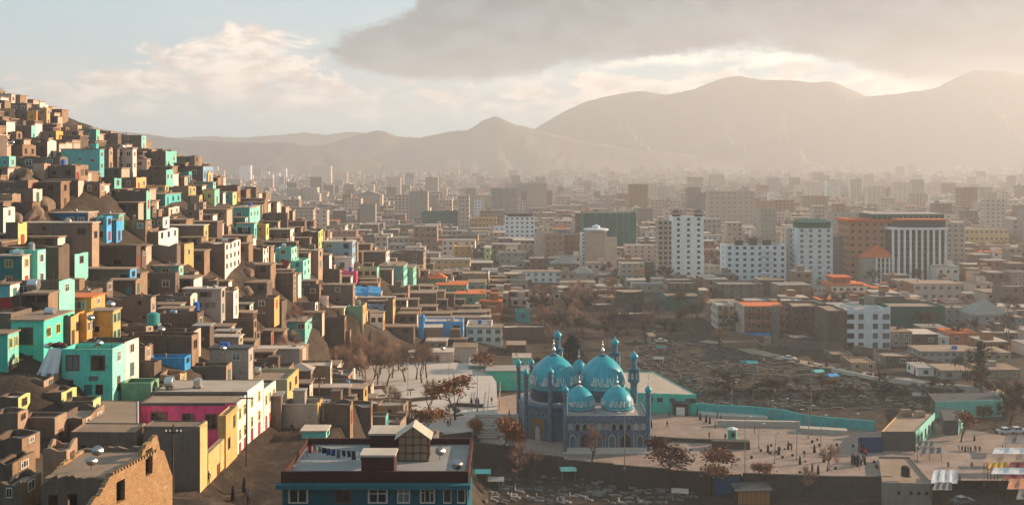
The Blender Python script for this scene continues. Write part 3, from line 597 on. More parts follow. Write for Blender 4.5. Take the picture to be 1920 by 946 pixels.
def on_wall(e, c, p, q, u, z, w, hgt, what='two', frame='brown', near=True, door=None):
    """window or door on the wall p -> q of a slab house (outside is to the right of p -> q), u metres along"""
    a = math.atan2(q[1] - p[1], q[0] - p[0]); x = p[0] + math.cos(a) * u - c[0]; y = p[1] + math.sin(a) * u - c[1]
    if door is not None: put(DOORS[door], 'door', e, (x, y, z), a, (w, 1, hgt))
    else: window(e, (x, y, z), a, w, hgt, what, frame, near)
zs = 20.0
S = STREET_X
PK = [(-49.8, 137), (S, 136.6), (S, 142), (-49.8, 142)]
e, c = slab_house('courtyard_house', PK, zs, 27.9, ['k', 'w', 'b', 'b'], 'pink courtyard house with mud roof and white street front', roofmat='roof_mud', parapet=.12)
for u, w_, z_, hh in ((2.6, 2.3, 5.5, 2.4), (6.5, 1.7, 5.9, 1.4), (9.6, 1.6, 5.5, 2.1)): on_wall(e, c, PK[0], PK[1], u, z_, w_, hh, 'three' if u < 5 else 'two')
for u in (1.5, 4.0): on_wall(e, c, PK[1], PK[2], u, 6.2, .9, 1.5, 'cross', 'yellow'); on_wall(e, c, PK[1], PK[2], u, 3.4, .9, 1.5, 'cross', 'yellow'); on_wall(e, c, PK[1], PK[2], u, .1, .9, 2.2, door=2)
mb = MB(); mb.box(-6.4, 6.4, -2.75, -2.35, 7.62, 7.95); mb.build('fascia', 'roof_dark', e)
PN = [(-50, 142.15), (S, 142.15), (S + .3, 150), (-49.5, 150)]
e, c = slab_house('courtyard_house', PN, zs, 28.25, ['b', 'w', 'b', 'b'], 'house with pale sheet roof and silver tanks behind the pink courtyard', roofmat='roof_pale', parapet=.04)
for i in range(2): on_wall(e, c, PN[1], PN[2], 2 + i * 3.6, 6.4, 1.0, 1.5, 'cross', 'yellow'); on_wall(e, c, PN[1], PN[2], 2 + i * 3.6, 3.6, 1.0, 1.5, 'cross', 'yellow'); on_wall(e, c, PN[1], PN[2], 2 + i * 3.6, .2, 1.1, 2.5, door=2)
PK2 = [(-44, 150.2), (S + .35, 150.1), (S + .6, 156.5), (-43, 156.5)]
e, c = slab_house('street_house', PK2, zs - .4, 26.8, ['b', 'w', 'b', 'b'], 'white street house with tall red doors at the far end of the street', roofmat='roof_mud', parapet=.3)
for i in range(3): on_wall(e, c, PK2[1], PK2[2], 1.1 + i * 2.1, 5.4, .8, 1.5, 'cross', 'yellow'); on_wall(e, c, PK2[1], PK2[2], 1.1 + i * 2.1, 0.2, .8, 2.9, door=2)
PW = [(-52.5, 125), (-45.5, 124.8), (-49.9, 136.9), (-55, 137.5)]
e, c = slab_house('courtyard_wing', PW, zs + 3, 28.2, ['b', 'w', 'b', 'b'], 'long mud-roofed wing left of the pink court, white towards it', parapet=.06)
for u in (6, 8, 10): on_wall(e, c, PW[1], PW[2], u, 3.4, 1.0, 1.6, 'two', 'red')
PF = [(-52.0, 120.6), (-44.3, 120.4), (-44.6, 124.7), (-52.2, 124.9)]
e, c = slab_house('mud_house', PF, zs + 3, 28.35, ['b', 't', 'b', 't'], 'low brown mud house with square dark opening in front of the courtyard', parapet=.1)
on_wall(e, c, PF[0], PF[1], 5.0, 2.9, 1.9, 1.7, 'open'); on_wall(e, c, PF[0], PF[1], 1.6, 3.6, .6, .6, 'open')
PB = [(-43.6, 121), (S - .1, 120.8), (S - .1, 123.7), (-43.5, 123.8)]
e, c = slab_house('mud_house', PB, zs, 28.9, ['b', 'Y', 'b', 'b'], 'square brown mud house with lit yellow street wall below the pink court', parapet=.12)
e, c = slab_house('mud_wall', [(-44.3, 122.5), (-43.65, 122.5), (-43.65, 123.1), (-44.3, 123.1)], zs, 27.6, ['b', 'b', 'b', 'b'], 'brown mud wall closing the court between two mud houses', cat='wall', parapet=.02)
YW = [(S - .7, 123.9), (S - .05, 123.9), (S - .05, 130.8), (S - .7, 130.8)]
e, c = slab_house('yard_wall', YW, zs, 24.8, ['Y', 'Y', 'Y', 'Y'], 'yellow yard wall along the street below the pink court', cat='wall', parapet=.02)
on_wall(e, c, YW[1], YW[2], 4.2, 0.1, 1.1, 2.3, door=1)
e, c = slab_house('street_house', [(S - .9, 131), (S + .1, 131), (S + .1, 136.5), (S - .9, 136.5)], zs, 27.7, ['Y', 'Y', 'Y', 'Y'], 'narrow yellow street house at the corner of the pink court', parapet=.2)
on_wall(e, c, (S + .1, 131), (S + .1, 136.5), 1.4, 3.8, 1.0, 1.5, 'two'); on_wall(e, c, (S + .1, 131), (S + .1, 136.5), 3.9, 6.0, .9, 1.6, 'cross')
# ---- teal building with the red-brown parapet and the roof terrace
TB = PY(531, 905, 103); zr = 28.4; x0 = -23.1; x1 = -4.5; y0, y1 = 103.0, 115.4
e = empty('terrace_building', (x0, y0, 16)); W_, D_ = x1 - x0, y1 - y0; hr = zr - 16
plaster('parapet_red', (0.06, 0.02, 0.017), .2); plaster('teal_wall', (0.016, 0.125, 0.165), .25); plaster('terrace_roof', (0.27, 0.26, 0.255), .4, scale=.25, streak=False)
mb = MB(); mb.box(0, W_, 0, D_, -6, hr - .25); mb.build('wall', 'teal_wall', e)
mb = MB(); mb.box(.2, W_ - .2, .2, D_ - .2, hr - .25, hr - .05); mb.build('roof', 'terrace_roof', e)
for nm, b in (('parapet', (-.12, W_ + .12, -.12, .2)), ('parapet', (-.12, W_ + .12, D_ - .2, D_ + .12)), ('parapet', (-.12, .2, .2, D_ - .2)), ('parapet', (W_ - .2, W_ + .12, .2, D_ - .2))):
    mb = MB(); mb.box(*b, hr - .5, hr + .6); mb.build(nm, 'parapet_red', e)
mb = MB(); mb.box(-.5, W_ + .35, -.9, 0, hr - .95, hr - .52); mb.build('canopy', 'wall_u' if 0 else 'teal_wall', e)
mb = MB(); mb.box(7.9, 11.2, .25, 2.6, hr - .05, hr + 2.0); mb.box(7.75, 11.35, .1, 2.75, hr + 2.0, hr + 2.2, 1); mb.build('stair_head', ['parapet_red', 'roof_pale'], e)
mb = MB(); mb.box(7.6, 12.6, D_ - 3.5, D_ - .3, hr - .05, hr + 1.9); mb.box(7.4, 12.8, D_ - 3.7, D_ - .1, hr + 1.9, hr + 2.1, 1); mb.build('roof_room', ['parapet_red', 'roof_pale'], e)
for i, (a, b) in enumerate(((1.6, 2.0), (6.1, 1.7), (9.6, 2.0), (12.2, 1.3), (14.6, 1.5), (16.6, .8), (18.0, .8))):
    window(e, (a, 0, hr - 1.85), 0, b, 1.5, ['two', 'two', 'cross', 'cross', 'three', 'one', 'one'][i], 'white' if i != 1 else 'brown', True)
for i in range(6):
    window(e, (2 + i * 3.1, 0, hr - 5), 0, 1.5, 1.8, 'two', 'white', True)
for i in range(3): window(e, (W_, 2.2 + i * 3.8, hr - 1.9), R(90), 1.4, 1.8, 'two', 'brown', True)
tag(e, 'teal building with dark red parapet and roof terrace at the street corner', 'building')
BUILT.append(dict(o=e, x=715, y=880, fc='e', sc='e', fl=2, X=(x0 + x1) / 2, Y=(y0 + y1) / 2, w=W_, d=D_, h=hr, z=16, cat='building', mark='teal terrace building', label=e['label'], x0=0, x1=0, yt=0, yb=0))
# greenhouse on the terrace
g = empty('roof_greenhouse', (x0 + 11.0, y0 + 5.6, zr - .05)); plain('greenhouse_glass', (0.30, 0.22, 0.15), 0.25, spec=.5)
mb = MB()
for x in (0, .8, 1.6, 2.4, 3.2): mb.box(x - .05, x + .05, -.05, .05, 0, 2.6)
for z in (.05, .9, 1.75, 2.6): mb.box(-.05, 3.25, -.055, .045, z - .05, z + .05)
for x in (0, 3.2):
    for y in (0, 1.2, 2.4): mb.box(x - .05, x + .05, y - .05, y + .05, 0, 2.6)
    for z in (.9, 1.75, 2.6): mb.box(x - .045, x + .055, 0, 2.4, z - .05, z + .05)
mb.tube([(0, 0, 2.6), (1.6, 0, 3.7), (3.2, 0, 2.6)], .05, 4); mb.tube([(.8, 0, 2.6), (.8, 0, 3.15)], .04, 4); mb.tube([(1.6, 0, 2.6), (1.6, 0, 3.7)], .04, 4); mb.tube([(2.4, 0, 2.6), (2.4, 0, 3.15)], .04, 4)
mb.build('frame', 'frame_brown', g)
mb = MB(); mb.box(.06, 3.14, .08, .1, .05, 2.55); mb.box(.06, .08, .1, 2.35, .05, 2.55); mb.box(3.12, 3.14, .1, 2.35, .05, 2.55); mb.face([(.05, .08, 2.6), (3.15, .08, 2.6), (1.6, .08, 3.65)]); mb.build('glazing', 'greenhouse_glass', g)
for sx in (0, 1):
    mb = MB(); a = [(-.35, -.3, 2.42), (1.6, -.3, 3.8), (1.6, 2.7, 3.8), (-.35, 2.7, 2.42)]; a = [(3.2 - p[0] if sx else p[0], p[1], p[2]) for p in a]
    mb.face(a); mb.face([(p[0], p[1], p[2] - .08) for p in a[::-1]])
    for i in range(4): p, q = a[i], a[(i + 1) % 4]; mb.face([p, (p[0], p[1], p[2] - .08), (q[0], q[1], q[2] - .08), q])
    mb.build('roof_slope', 'roof_pale', g)
tag(g, 'gabled wooden greenhouse on the roof terrace of the teal building', 'greenhouse')
# ---- broken brick house at the bottom
def mat_brick():
    m, t, b = bsdf('ruin_brick', .95, .1); tc = t.n('ShaderNodeTexCoord'); sp = t.n('ShaderNodeSeparateXYZ'); t.put(sp.inputs[0], tc.outputs['Object'])
    br = t.n('ShaderNodeTexBrick'); t.put(br.inputs['Vector'], t.vec(t.m('ADD', sp.outputs[1], t.m('MULTIPLY', sp.outputs[0], .9)), sp.outputs[2])); br.inputs['Scale'].default_value = 1.1; br.inputs['Mortar Size'].default_value = .03; br.inputs['Brick Width'].default_value = .42; br.inputs['Row Height'].default_value = .17; br.inputs['Bias'].default_value = -.1
    br.inputs['Color1'].default_value = (.50, .31, .15, 1); br.inputs['Color2'].default_value = (.36, .20, .095, 1); br.inputs['Mortar'].default_value = (.25, .165, .10, 1)
    n = t.noise(tc.outputs['Object'], .9, 7, .68); n2 = t.noise(tc.outputs['Object'], 3.2, 5, .7)
    col = t.mix(t.m('MULTIPLY', t.ss(n, .52, .66), .75), br.outputs[0], (.47, .34, .21)); col = t.mix(t.m('MULTIPLY', t.ss(n2, .6, .72), .8), col, (.10, .062, .04)); t.put(b.inputs['Base Color'], col)
    bp = t.n('ShaderNodeBump'); bp.inputs['Strength'].default_value = .9; bp.inputs['Distance'].default_value = .1; t.put(bp.inputs['Height'], t.m('ADD', t.m('MULTIPLY', br.outputs[1], -.6), n2)); t.put(b.inputs['Normal'], bp.outputs[0])
mat_brick()
def ragged_wall(name, p, q, base, prof, th, mat, parent, holes=()):
    """thick wall p->q with a broken top profile [(u, z)] in metres; holes (u0,u1,z0,z1) are real openings"""
    L = math.hypot(q[0] - p[0], q[1] - p[1]); dx, dy = (q[0] - p[0]) / L, (q[1] - p[1]) / L; nx, ny = dy, -dx
    us = sorted(set([u for u, _ in prof] + [u for hh in holes for u in hh[:2]] + list(np.arange(0, L, .45)) + [L]))
    rs = random.Random(5); zt = lambda u: float(np.interp(u, [a for a, _ in prof], [b for _, b in prof]))
    jit = {u: rs.uniform(-.16, .16) for u in us}; mb = MB()
    P = lambda u, z, s: (p[0] + dx * u + nx * s, p[1] + dy * u + ny * s, z)
    for u0, u1 in zip(us[:-1], us[1:]):
        um = (u0 + u1) / 2; segs = [(base, None)]; 
        hs = [hh for hh in holes if hh[0] - 1e-6 <= um <= hh[1] + 1e-6]
        bands = [(base, hs[0][2]), (hs[0][3], None)] if hs else [(base, None)]
        for a, b in bands:
            za0 = a; zb0 = b if b is not None else zt(u0) + jit[u0]; zb1 = b if b is not None else zt(u1) + jit[u1]
            f = [P(u0, za0, 0), P(u1, za0, 0), P(u1, zb1, 0), P(u0, zb0, 0)]; k = [P(u0, za0, -th), P(u1, za0, -th), P(u1, zb1, -th), P(u0, zb0, -th)]
            mb.face(f); mb.face(k[::-1]); mb.face([f[3], f[2], k[2], k[3]]); mb.face([f[0], k[0], k[1], f[1]]); mb.face([f[1], k[1], k[2], f[2]]); mb.face([f[3], k[3], k[0], f[0]])
    return mb.build(name, mat, parent)
e = empty('brick_ruin', (-33.3, 84.5, 29.0))
ragged_wall('street_wall', (-.5, -3.2), (1.9, 10.2), -6, [(0, 3.2), (1.2, 3.9), (2.6, 4.4), (3.4, 5.3), (8.2, 5.2), (8.5, 5.9), (10.9, 6.6), (11.4, 5.0), (12.2, 4.6), (13.6, 2.2)], .4, 'ruin_brick', e, [(1.3, 2.3, 1.2, 3.2), (4.3, 5.6, 2.5, 4.3), (8.9, 10.1, 3.4, 5.7)])
ragged_wall('front_wall', (-5.6, .1), (-.1, 0), -6, [(0, 4.3), (1.2, 5.1), (5.5, 5.0)], .35, 'wall_b', e, [(.6, 1.4, .8, 3.6), (2.2, 3.0, .8, 3.7)])
ragged_wall('side_wall', (-5.6, 8.2), (-5.6, .1), -6, [(0, 5.1), (5, 5.1), (8, 4.3)], .35, 'ruin_brick', e); ragged_wall('back_wall', (1.3, 8.4), (-5.5, 8.2), -6, [(0, 5.3), (7, 5.2)], .35, 'wall_b', e)
mb = MB(); mb.prism([(-5.4, .2), (-.2, .2), (1.15, 8.1), (-5.4, 8.0)], 4.75, 4.95); mb.build('roof', 'roof_mud', e)
mb = MB()
for i in range(16):
    u = .25 + i * .45; mb.box(.02 + u * .178, .3 + u * .178, u - .12, u + .12, 5.15, 5.42)
tag(mb.build('brick_crest', 'ruin_brick', e), kind='stuff')
tag(e, 'broken yellow brick house with ragged lit wall in the lower corner', 'house')
BUILT.append(dict(o=e, x=200, y=900, fc='t', sc='t', fl=1, X=-35, Y=88, w=8, d=13, h=5, z=29, cat='house', mark='broken brick house', label=e['label'], x0=0, x1=0, yt=0, yb=0))
# ---------------------------------------------------------------- the plain: towers, blocks and low houses of the city
h = KG.h
AP = dict(cat='apartment block', near=False, swf=False, roof='parapet', roofmat='roof_grey')
TW = dict(cat='tower', near=False, swf=False, roof='parapet', roofmat='roof_grey')
r = h(1340,1540,372,800,'W','W',wins=3,floors=12,swins=0,d=14,frame='brown',kind='two',mark='white twelve-storey tower',**TW)
wt = r
h(1240,1339,398,792,'P','P',wins=3,floors=12,swins=2,d=10,frame='brown',kind='one',label='beige balcony wing leaning against the white twelve-storey tower',**TW)
for dx in (-5.5, 6.2):
    mb = MB(); z = r['h'] - .6; mb.box(dx - 1.9, dx + 1.9, 3, 8, z - .5, z + 1.6); mb.face([(dx - 2.6, 2.6, z + 2.4), (dx + 2.6, 2.6, z + 2.4), (dx, 5.5, z + 4.2)]); mb.face([(dx + 2.6, 2.6, z + 2.4), (dx + 2.6, 8.4, z + 2.4), (dx, 5.5, z + 4.2)]); mb.face([(dx + 2.6, 8.4, z + 2.4), (dx - 2.6, 8.4, z + 2.4), (dx, 5.5, z + 4.2)]); mb.face([(dx - 2.6, 8.4, z + 2.4), (dx - 2.6, 2.6, z + 2.4), (dx, 5.5, z + 4.2)]); mb.build('roof_kiosk', 'roof_dark', r['o'])
mb = MB(); mb.box(2.6, 3.6, -.25, 0, 0, r['h']); mb.build('pilaster', WM('W'), r['o'])
r = h(768,905,465,705,'P','P',wins=0,floors=7,swins=3,d=12,mark='cream tower with round roof slab',kind='two',frame='brown',**TW)
mb = MB(); mb.lathe([(r['w'] * .60, 0), (r['w'] * .62, .5), (r['w'] * .6, 1.0), (2.6, 1.1), (2.4, 2.6), (0.02, 3.6)], 20, (0, 5.5, r['h'] + .01)); mb.build('roof_slab', WM('V'), r['o'])
h(905,970,512,738,'P','P',wins=0,floors=7,swins=0,d=9,label='lower blank wing beside the cream tower with round roof slab',**TW); h(733,768,480,690,'W','W',wins=1,floors=8,swins=0,d=9,label='narrow white windowed strip beside the cream tower',**TW)
r = h(748,1098,345,640,'N','N',wins=0,swins=0,floors=8,d=22,mark='green netted tower',cat='tower',roof='parapet',near=False,swf=False)
for i in range(9):
    mb = MB(); x = -r['w'] / 2 + r['w'] * i / 8; mb.tube([(x, -.5, -2), (x, -.5, r['h'] + random.uniform(.5, 2.5))], .12, 4); mb.build('scaffold_pole', 'metal_dull', r['o'])
r = h(232,430,372,540,'V','V',wins=6,floors=6,swins=0,d=16,frame='brown',mark='white stepped block with dark roof',**AP); mb = MB(); mb.box(-r['w']/2 - 1, r['w']/2 + 1, -1, 13, r['h'] + 1.8, r['h'] + 2.4); mb.box(-r['w']/2 + 2, r['w']/2 - 2, 2, 12, r['h'], r['h'] + 1.8); mb.build('roof_deck', 'roof_dark', r['o'])
h(160,232,440,552,'V','V',wins=2,floors=4,swins=2,d=12,**AP); h(428,500,478,650,'p','p',wins=0,floors=5,swins=3,d=12,**AP); h(500,620,492,655,'o','o',wins=3,floors=4,swins=0,d=14,frame='brown',mark='terracotta block with arches',**AP); h(622,735,486,640,'o','s',wins=3,floors=4,d=14,**AP)
r = h(545,655,452,486,'s','s',wins=0,floors=1,d=8,Y=None,cat='apartment block',near=False,roof='hip',roofmat='roof_orange')
h(-8,145,238,425,'P','y',wins=0,floors=8,d=14,mark='beige tower with white window panel',**TW); h(33,97,252,372,'W','W',wins=3,floors=6,swins=0,d=3,Y=BUILT[-1]['Y'] - 9.5,label='white window panel on the beige tower',**TW); h(10,180,378,482,'Y','Y',wins=7,floors=3,d=14,frame='brown',mark='cream office block',**AP)
h(1065,1235,152,280,'P','P',wins=7,floors=6,d=20,frame='white',mark='hazy pink slab block',**AP); h(1235,1350,172,280,'P','W',wins=4,floors=5,d=18,**AP); h(1430,1522,182,372,'x','x',wins=0,floors=8,d=16,mark='blank grey tower',**TW); h(1522,1575,215,376,'x','x',wins=0,floors=7,d=14,**TW)
h(1330,1395,266,372,'P','x',wins=2,floors=5,d=14,**AP); h(1090,1205,318,432,'x','x',wins=4,floors=5,d=14,**AP); h(380,430,226,342,'P','P',wins=2,floors=7,d=12,**TW); h(430,545,202,335,'o','o',wins=4,floors=6,d=14,**AP); h(545,720,300,352,'x','x',wins=0,floors=2,d=20,roof='slab',roofmat='roof_grey',cat='apartment block',near=False)
h(745,935,290,345,'x','P',wins=5,floors=3,d=14,**AP); h(1030,1245,560,672,'P','p',wins=5,floors=4,d=14,mark='pale four-storey block',**AP); h(995,1150,678,785,'P','P',wins=4,floors=3,d=12,**AP); h(1152,1212,668,770,'d','d',wins=0,floors=3,d=10,**AP)
h(195,370,605,685,'c','c',wins=4,floors=2,d=10); h(365,605,735,805,'W','W',wins=5,floors=2,d=10,frame='teal',mark='white villa with teal windows'); h(540,710,680,752,'x','c',wins=4,floors=2,d=10,roof='hip',roofmat='roof_grey'); h(600,830,806,855,'p','p',wins=4,floors=1,d=10,roof='slab'); h(310,425,556,605,'P','P',wins=3,d=8); h(680,820,745,790,'c','c',wins=2,d=9,roof='hip',roofmat='roof_grey')
h(805,960,855,905,'b','b',wins=1,d=10); h(960,1150,862,930,'b','x',wins=2,d=10); h(1290,1545,892,985,'N','N',wins=0,swins=0,d=14,cat='apartment block',near=False,mark='low green netted block',roof='parapet'); h(1070,1300,815,870,'c','p',wins=3,d=10,roof='slab'); h(450,530,395,470,'P','P',wins=2,floors=3,d=10,**AP); h(1540,1682,690,770,'c','c',wins=4,floors=2,d=12,**AP); h(1540,1640,585,650,'o','s',wins=3,floors=2,d=12,**AP)
h = KD.h
h(1467,1540,232,478,'P','P',wins=3,floors=9,d=12,frame='white',label='narrow beige tower beside the dark green netted block',**TW); h(1228,1472,338,472,'N','N',wins=0,swins=0,floors=4,d=16,mark='dark green netted block',cat='tower',near=False,roof='parapet'); h(1050,1145,228,415,'P','P',wins=4,floors=9,d=14,**TW); h(1145,1268,205,415,'c','P',wins=4,floors=10,d=14,frame='white',mark='pale ten-storey tower',**TW)
r = h(798,968,228,345,'P','P',wins=0,floors=4,d=16,swins=0,mark='hazy palace block with columns',**AP)
for i in range(7): mb = MB(); mb.tube([(-r['w'] * .42 + i * r['w'] * .14, -.8, 0), (-r['w'] * .42 + i * r['w'] * .14, -.8, r['h'] - 2)], .9, 8); mb.build('column', WM('P'), r['o'])
mb = MB(); mb.face([(-r['w']/2, -1, r['h']), (r['w']/2, -1, r['h']), (0, -1, r['h'] + 5)]); mb.face([(-r['w']/2, -1, r['h']), (0, -1, r['h'] + 5), (0, 14, r['h'] + 5), (-r['w']/2, 14, r['h'])]); mb.face([(r['w']/2, -1, r['h']), (r['w']/2, 14, r['h']), (0, 14, r['h'] + 5), (0, -1, r['h'] + 5)]); mb.build('pediment', WM('c'), r['o'])
h(726,798,192,300,'o','p',wins=3,floors=5,d=14,**AP); h(505,632,38,165,'p','P',wins=5,floors=8,d=22,mark='far pink stepped tower',**TW); h(30,105,36,150,'W','W',wins=1,floors=8,d=16,mark='far white striped tower',**TW); h(200,250,92,162,'p','p',wins=2,floors=5,d=14,**AP); h(255,294,86,138,'W','W',wins=2,floors=4,d=14,**AP); h(1400,1475,0,88,'P','P',wins=3,floors=10,d=16,**TW)
h(250,420,238,302,'P','W',wins=7,floors=3,d=14,**AP); h(770,900,348,402,'P','W',wins=5,floors=3,d=12,**AP); h(290,340,168,230,'W','v',wins=3,floors=4,d=12,**AP); h(955,1075,398,470,'P','P',wins=4,floors=3,d=12,**AP); h(830,950,425,470,'P','P',wins=4,floors=2,d=12,**AP); h(620,740,80,160,'P','y',wins=4,floors=4,d=14,**AP); h(440,545,180,280,'P','W',wins=3,floors=4,d=14,**AP); h(1270,1465,268,340,'x','o',wins=5,floors=3,d=14,**AP)
h = KH.h
h(-30,215,82,302,'P','P',wins=8,floors=9,d=16,frame='white',kind='two',mark='broad beige nine-storey slab',**TW)
r = h(60,385,372,590,'V','V',wins=8,floors=7,swins=1,d=14,frame='brown',mark='white seven-storey block',**AP)
for i in range(3): mb = MB(); mb.box(-9 + i * 7, -5.5 + i * 7, 4, 8, r['h'] - .5, r['h'] + 2.2 + i % 2); mb.build('roof_room', 'roof_dark', r['o'])
for fl in range(7): mb = MB(); z = r['h'] / 7 * fl; mb.box(2, 8, -1.1, 0, z + .3, z + 1.2); mb.build('balcony', WM('V'), r['o'])
h(386,445,278,582,'P','P',wins=1,floors=10,swins=1,d=12,label='narrow pale shaft beside the white tower with green top',**TW); r = h(445,635,280,592,'V','V',wins=4,floors=11,swins=1,d=14,frame='brown',mark='white tower with green top',**TW); mb = MB(); mb.box(-8, 8, 1, 10, r['h'] - .3, r['h'] + 2.8); mb.face([(-9, 0, r['h'] + 2.8), (9, 0, r['h'] + 2.8), (5, 5.5, r['h'] + 4.5), (-5, 5.5, r['h'] + 4.5)]); mb.face([(9, 0, r['h'] + 2.8), (9, 11, r['h'] + 2.8), (5, 5.5, r['h'] + 4.5)]); mb.face([(-9, 11, r['h'] + 2.8), (-9, 0, r['h'] + 2.8), (-5, 5.5, r['h'] + 4.5)]); mb.build('roof_pavilion', WM('N'), r['o'])
h(637,735,322,562,'x','x',wins=4,floors=8,d=14,**AP); r = h(722,958,245,572,'o','o',wins=6,floors=9,d=18,frame='brown',kind='two',mark='brown tower under orange roof',**TW); mb = MB(); mb.box(-r['w']/2 - .8, r['w']/2 + 9, -.8, 18, r['h'] + .02, r['h'] + 1.3); mb.build('roof_canopy', 'roof_orange', r['o'])
r = h(952,1245,288,582,'d','d',wins=0,floors=10,swins=0,d=18,mark='dark glass tower with white fins',**TW)
for i in range(10):
    mb = MB(); x = -r['w']/2 + .5 + (r['w'] - 1) * i / 9; mb.box(x - .5, x + .5, -.7, 0, 0, r['h']); mb.build('fin', WM('W'), r['o'])
for fl in range(1, 10):
    for i in range(9):
        x = -r['w']/2 + .5 + (r['w'] - 1) * (i + .5) / 9; window(r['o'], (x, 0, r['h'] / 10 * (fl + .4)), 0, (r['w'] / 9) * .62, r['h'] / 10 * .72, 'two', 'brown', False)
mb = MB(); mb.box(-r['w']/2 - .6, r['w']/2 + .6, -1, 18, r['h'] + .02, r['h'] + 1.0); mb.build('cornice', WM('W'), r['o']); mb = MB(); mb.box(-r['w']/2 + 4, r['w']/2, 1, 17, r['h'] + 1.0, r['h'] + 4.5); mb.box(-r['w']/2 + 3, r['w']/2 + 1, 0, 18, r['h'] + 4.5, r['h'] + 5.3, 1); mb.build('penthouse', ['roof_dark', 'roof_orange'], r['o'])
r = h(845,1235,205,262,'d','d',wins=0,floors=2,swins=0,d=20,Y=520,mark='dark glass roof storey',cat='tower',near=False,roof='slab',roofmat='roof_grey')
for i in range(14): window(r['o'], (-r['w']/2 + r['w'] * (i + .5) / 14, 0, r['h'] * .6), 0, r['w'] / 14 * .9, r['h'] * .6, 'one', 'teal', False)
h(1246,1345,255,518,'P','P',wins=3,floors=10,d=14,mark='beige ten-storey tower',**TW); h(1345,1580,284,392,'Y','Y',wins=9,floors=3,d=16,frame='brown',mark='cream arcaded block',**AP)
r = h(800,990,437,582,'c','c',wins=0,floors=5,swins=3,d=14,mark='grey finned block with orange hip roof',cat='apartment block',near=False,swf=False,roof='hip',roofmat='roof_orange')
for i in range(6): mb = MB(); x = -r['w'] * .15 + i * r['w'] * .12; mb.box(x, x + .7, -.5, 0, 0, r['h']); mb.build('fin', WM('W'), r['o'])
for fl in range(5):
    for i in range(5): window(r['o'], (-r['w'] * .15 + (i + .62) * r['w'] * .12, 0, r['h'] / 5 * (fl + .5)), 0, 1.4, 1.9, 'two', 'brown', False)
r = h(628,842,590,668,'w','s',wins=6,floors=2,d=14,mark='three-tiered orange-roofed house',cat='house',near=False,roof='slab',roofmat='roof_orange',swf=False)
for k_, (a, b, z) in enumerate(((-.55, .55, .42), (-.5, .3, 1.02), (-.45, .05, 1.45))):
    mb = MB(); W_ = r['w']; mb.box(W_ * a, W_ * b, -1.6 + k_ * 1.4, 12, r['h'] * z, r['h'] * z + .9); mb.build('eaves', 'roof_orange', r['o'])
mb = MB(); mb.box(-r['w'] * .42, 0, 1.5, 10, r['h'], r['h'] * 1.45); mb.build('upper_storey', WM('o'), r['o'])
h(530,600,600,670,'P','p',wins=3,floors=2,d=10,**AP); r = h(20,262,580,692,'x','x',wins=5,floors=4,d=14,kind='open',mark='unfinished concrete block',**AP); r = h(160,412,698,872,'o','P',wins=5,floors=4,d=14,frame='white',kind='two',mark='brick block with balconies',roof='parapet',roofmat='roof_orange',cat='apartment block',near=False,swf=False)
for fl in range(1, 4):
    mb = MB(); z = r['h'] / 4 * fl; mb.box(-r['w']/2 + .5, r['w'] * .05, -1.2, 0, z, z + 1.0); mb.build('balcony', WM('o'), r['o']); mb = MB(); mb.box(r['w'] * .25, r['w']/2 - .4, -1.2, 0, z, z + 1.0); mb.build('balcony', WM('o'), r['o'])
mb = MB(); mb.box(-r['w']/2 + .3, r['w'] * .05, -1.3, 0, 0, r['h'] * .2); mb.build('shop_front', WM('U'), r['o'])
for i in range(4): mb = MB(); x = r['w'] * .08 + i * r['w'] * .04; mb.box(x, x + .4, -.5, 0, 0, r['h'] * .97); mb.build('fin', WM('c'), r['o'])
h(15,105,692,822,'P','p',wins=3,floors=3,d=12,**AP); h(418,602,700,880,'b','b',wins=4,floors=4,d=14,kind='open',jag=.3,label='bare brown brick block without plaster, left of the white wavy-topped block',cat='apartment block',near=False,roof='parapet'); h(605,710,722,928,'b','b',wins=0,floors=4,d=14,label='dark blank side of brick adjoining the white wavy-topped block',cat='apartment block',near=False,roof='parapet')
r = h(712,945,722,926,'V','V',wins=0,floors=4,d=12,swins=0,mark='white wavy-topped block',near=False,cat='apartment block',roof='parapet')
for fl in range(4):
    for i, (u, k_) in enumerate(((-.42, 'two'), (-.18, 'cross'), (.15, 'cross'), (.40, 'three'))): window(r['o'], (r['w'] * u, 0, r['h'] / 4 * (fl + .48) - .4), 0, 1.6 if i in (1, 2) else 2.2, 1.7, k_, 'brown', False)
mb = MB(); n = 24; W_ = r['w']; tp = [(-W_/2 + W_ * i / n, r['h'] + .9 + .55 * math.cos(2 * math.pi * 2 * i / n)) for i in range(n + 1)]
for i in range(n): a, b = tp[i], tp[i + 1]; mb.face([(a[0], -.05, r['h'] - .2), (b[0], -.05, r['h'] - .2), (b[0], -.05, b[1]), (a[0], -.05, a[1])]); mb.face([(b[0], .25, r['h'] - .2), (a[0], .25, r['h'] - .2), (a[0], .25, a[1]), (b[0], .25, b[1])]); mb.face([(a[0], -.05, a[1]), (b[0], -.05, b[1]), (b[0], .25, b[1]), (a[0], .25, a[1])])
mb.build('wavy_parapet', WM('V'), r['o'])
h(945,1240,700,832,'N','N',wins=0,swins=0,d=14,label='low dark green netted block beside the white wavy-topped block',cat='apartment block',near=False,roof='parapet'); r = h(1070,1325,580,672,'p','o',wins=6,floors=2,d=14,mark='pinkish villa with curved balcony',cat='house',near=False,roof='slab',roofmat='roof_mud')
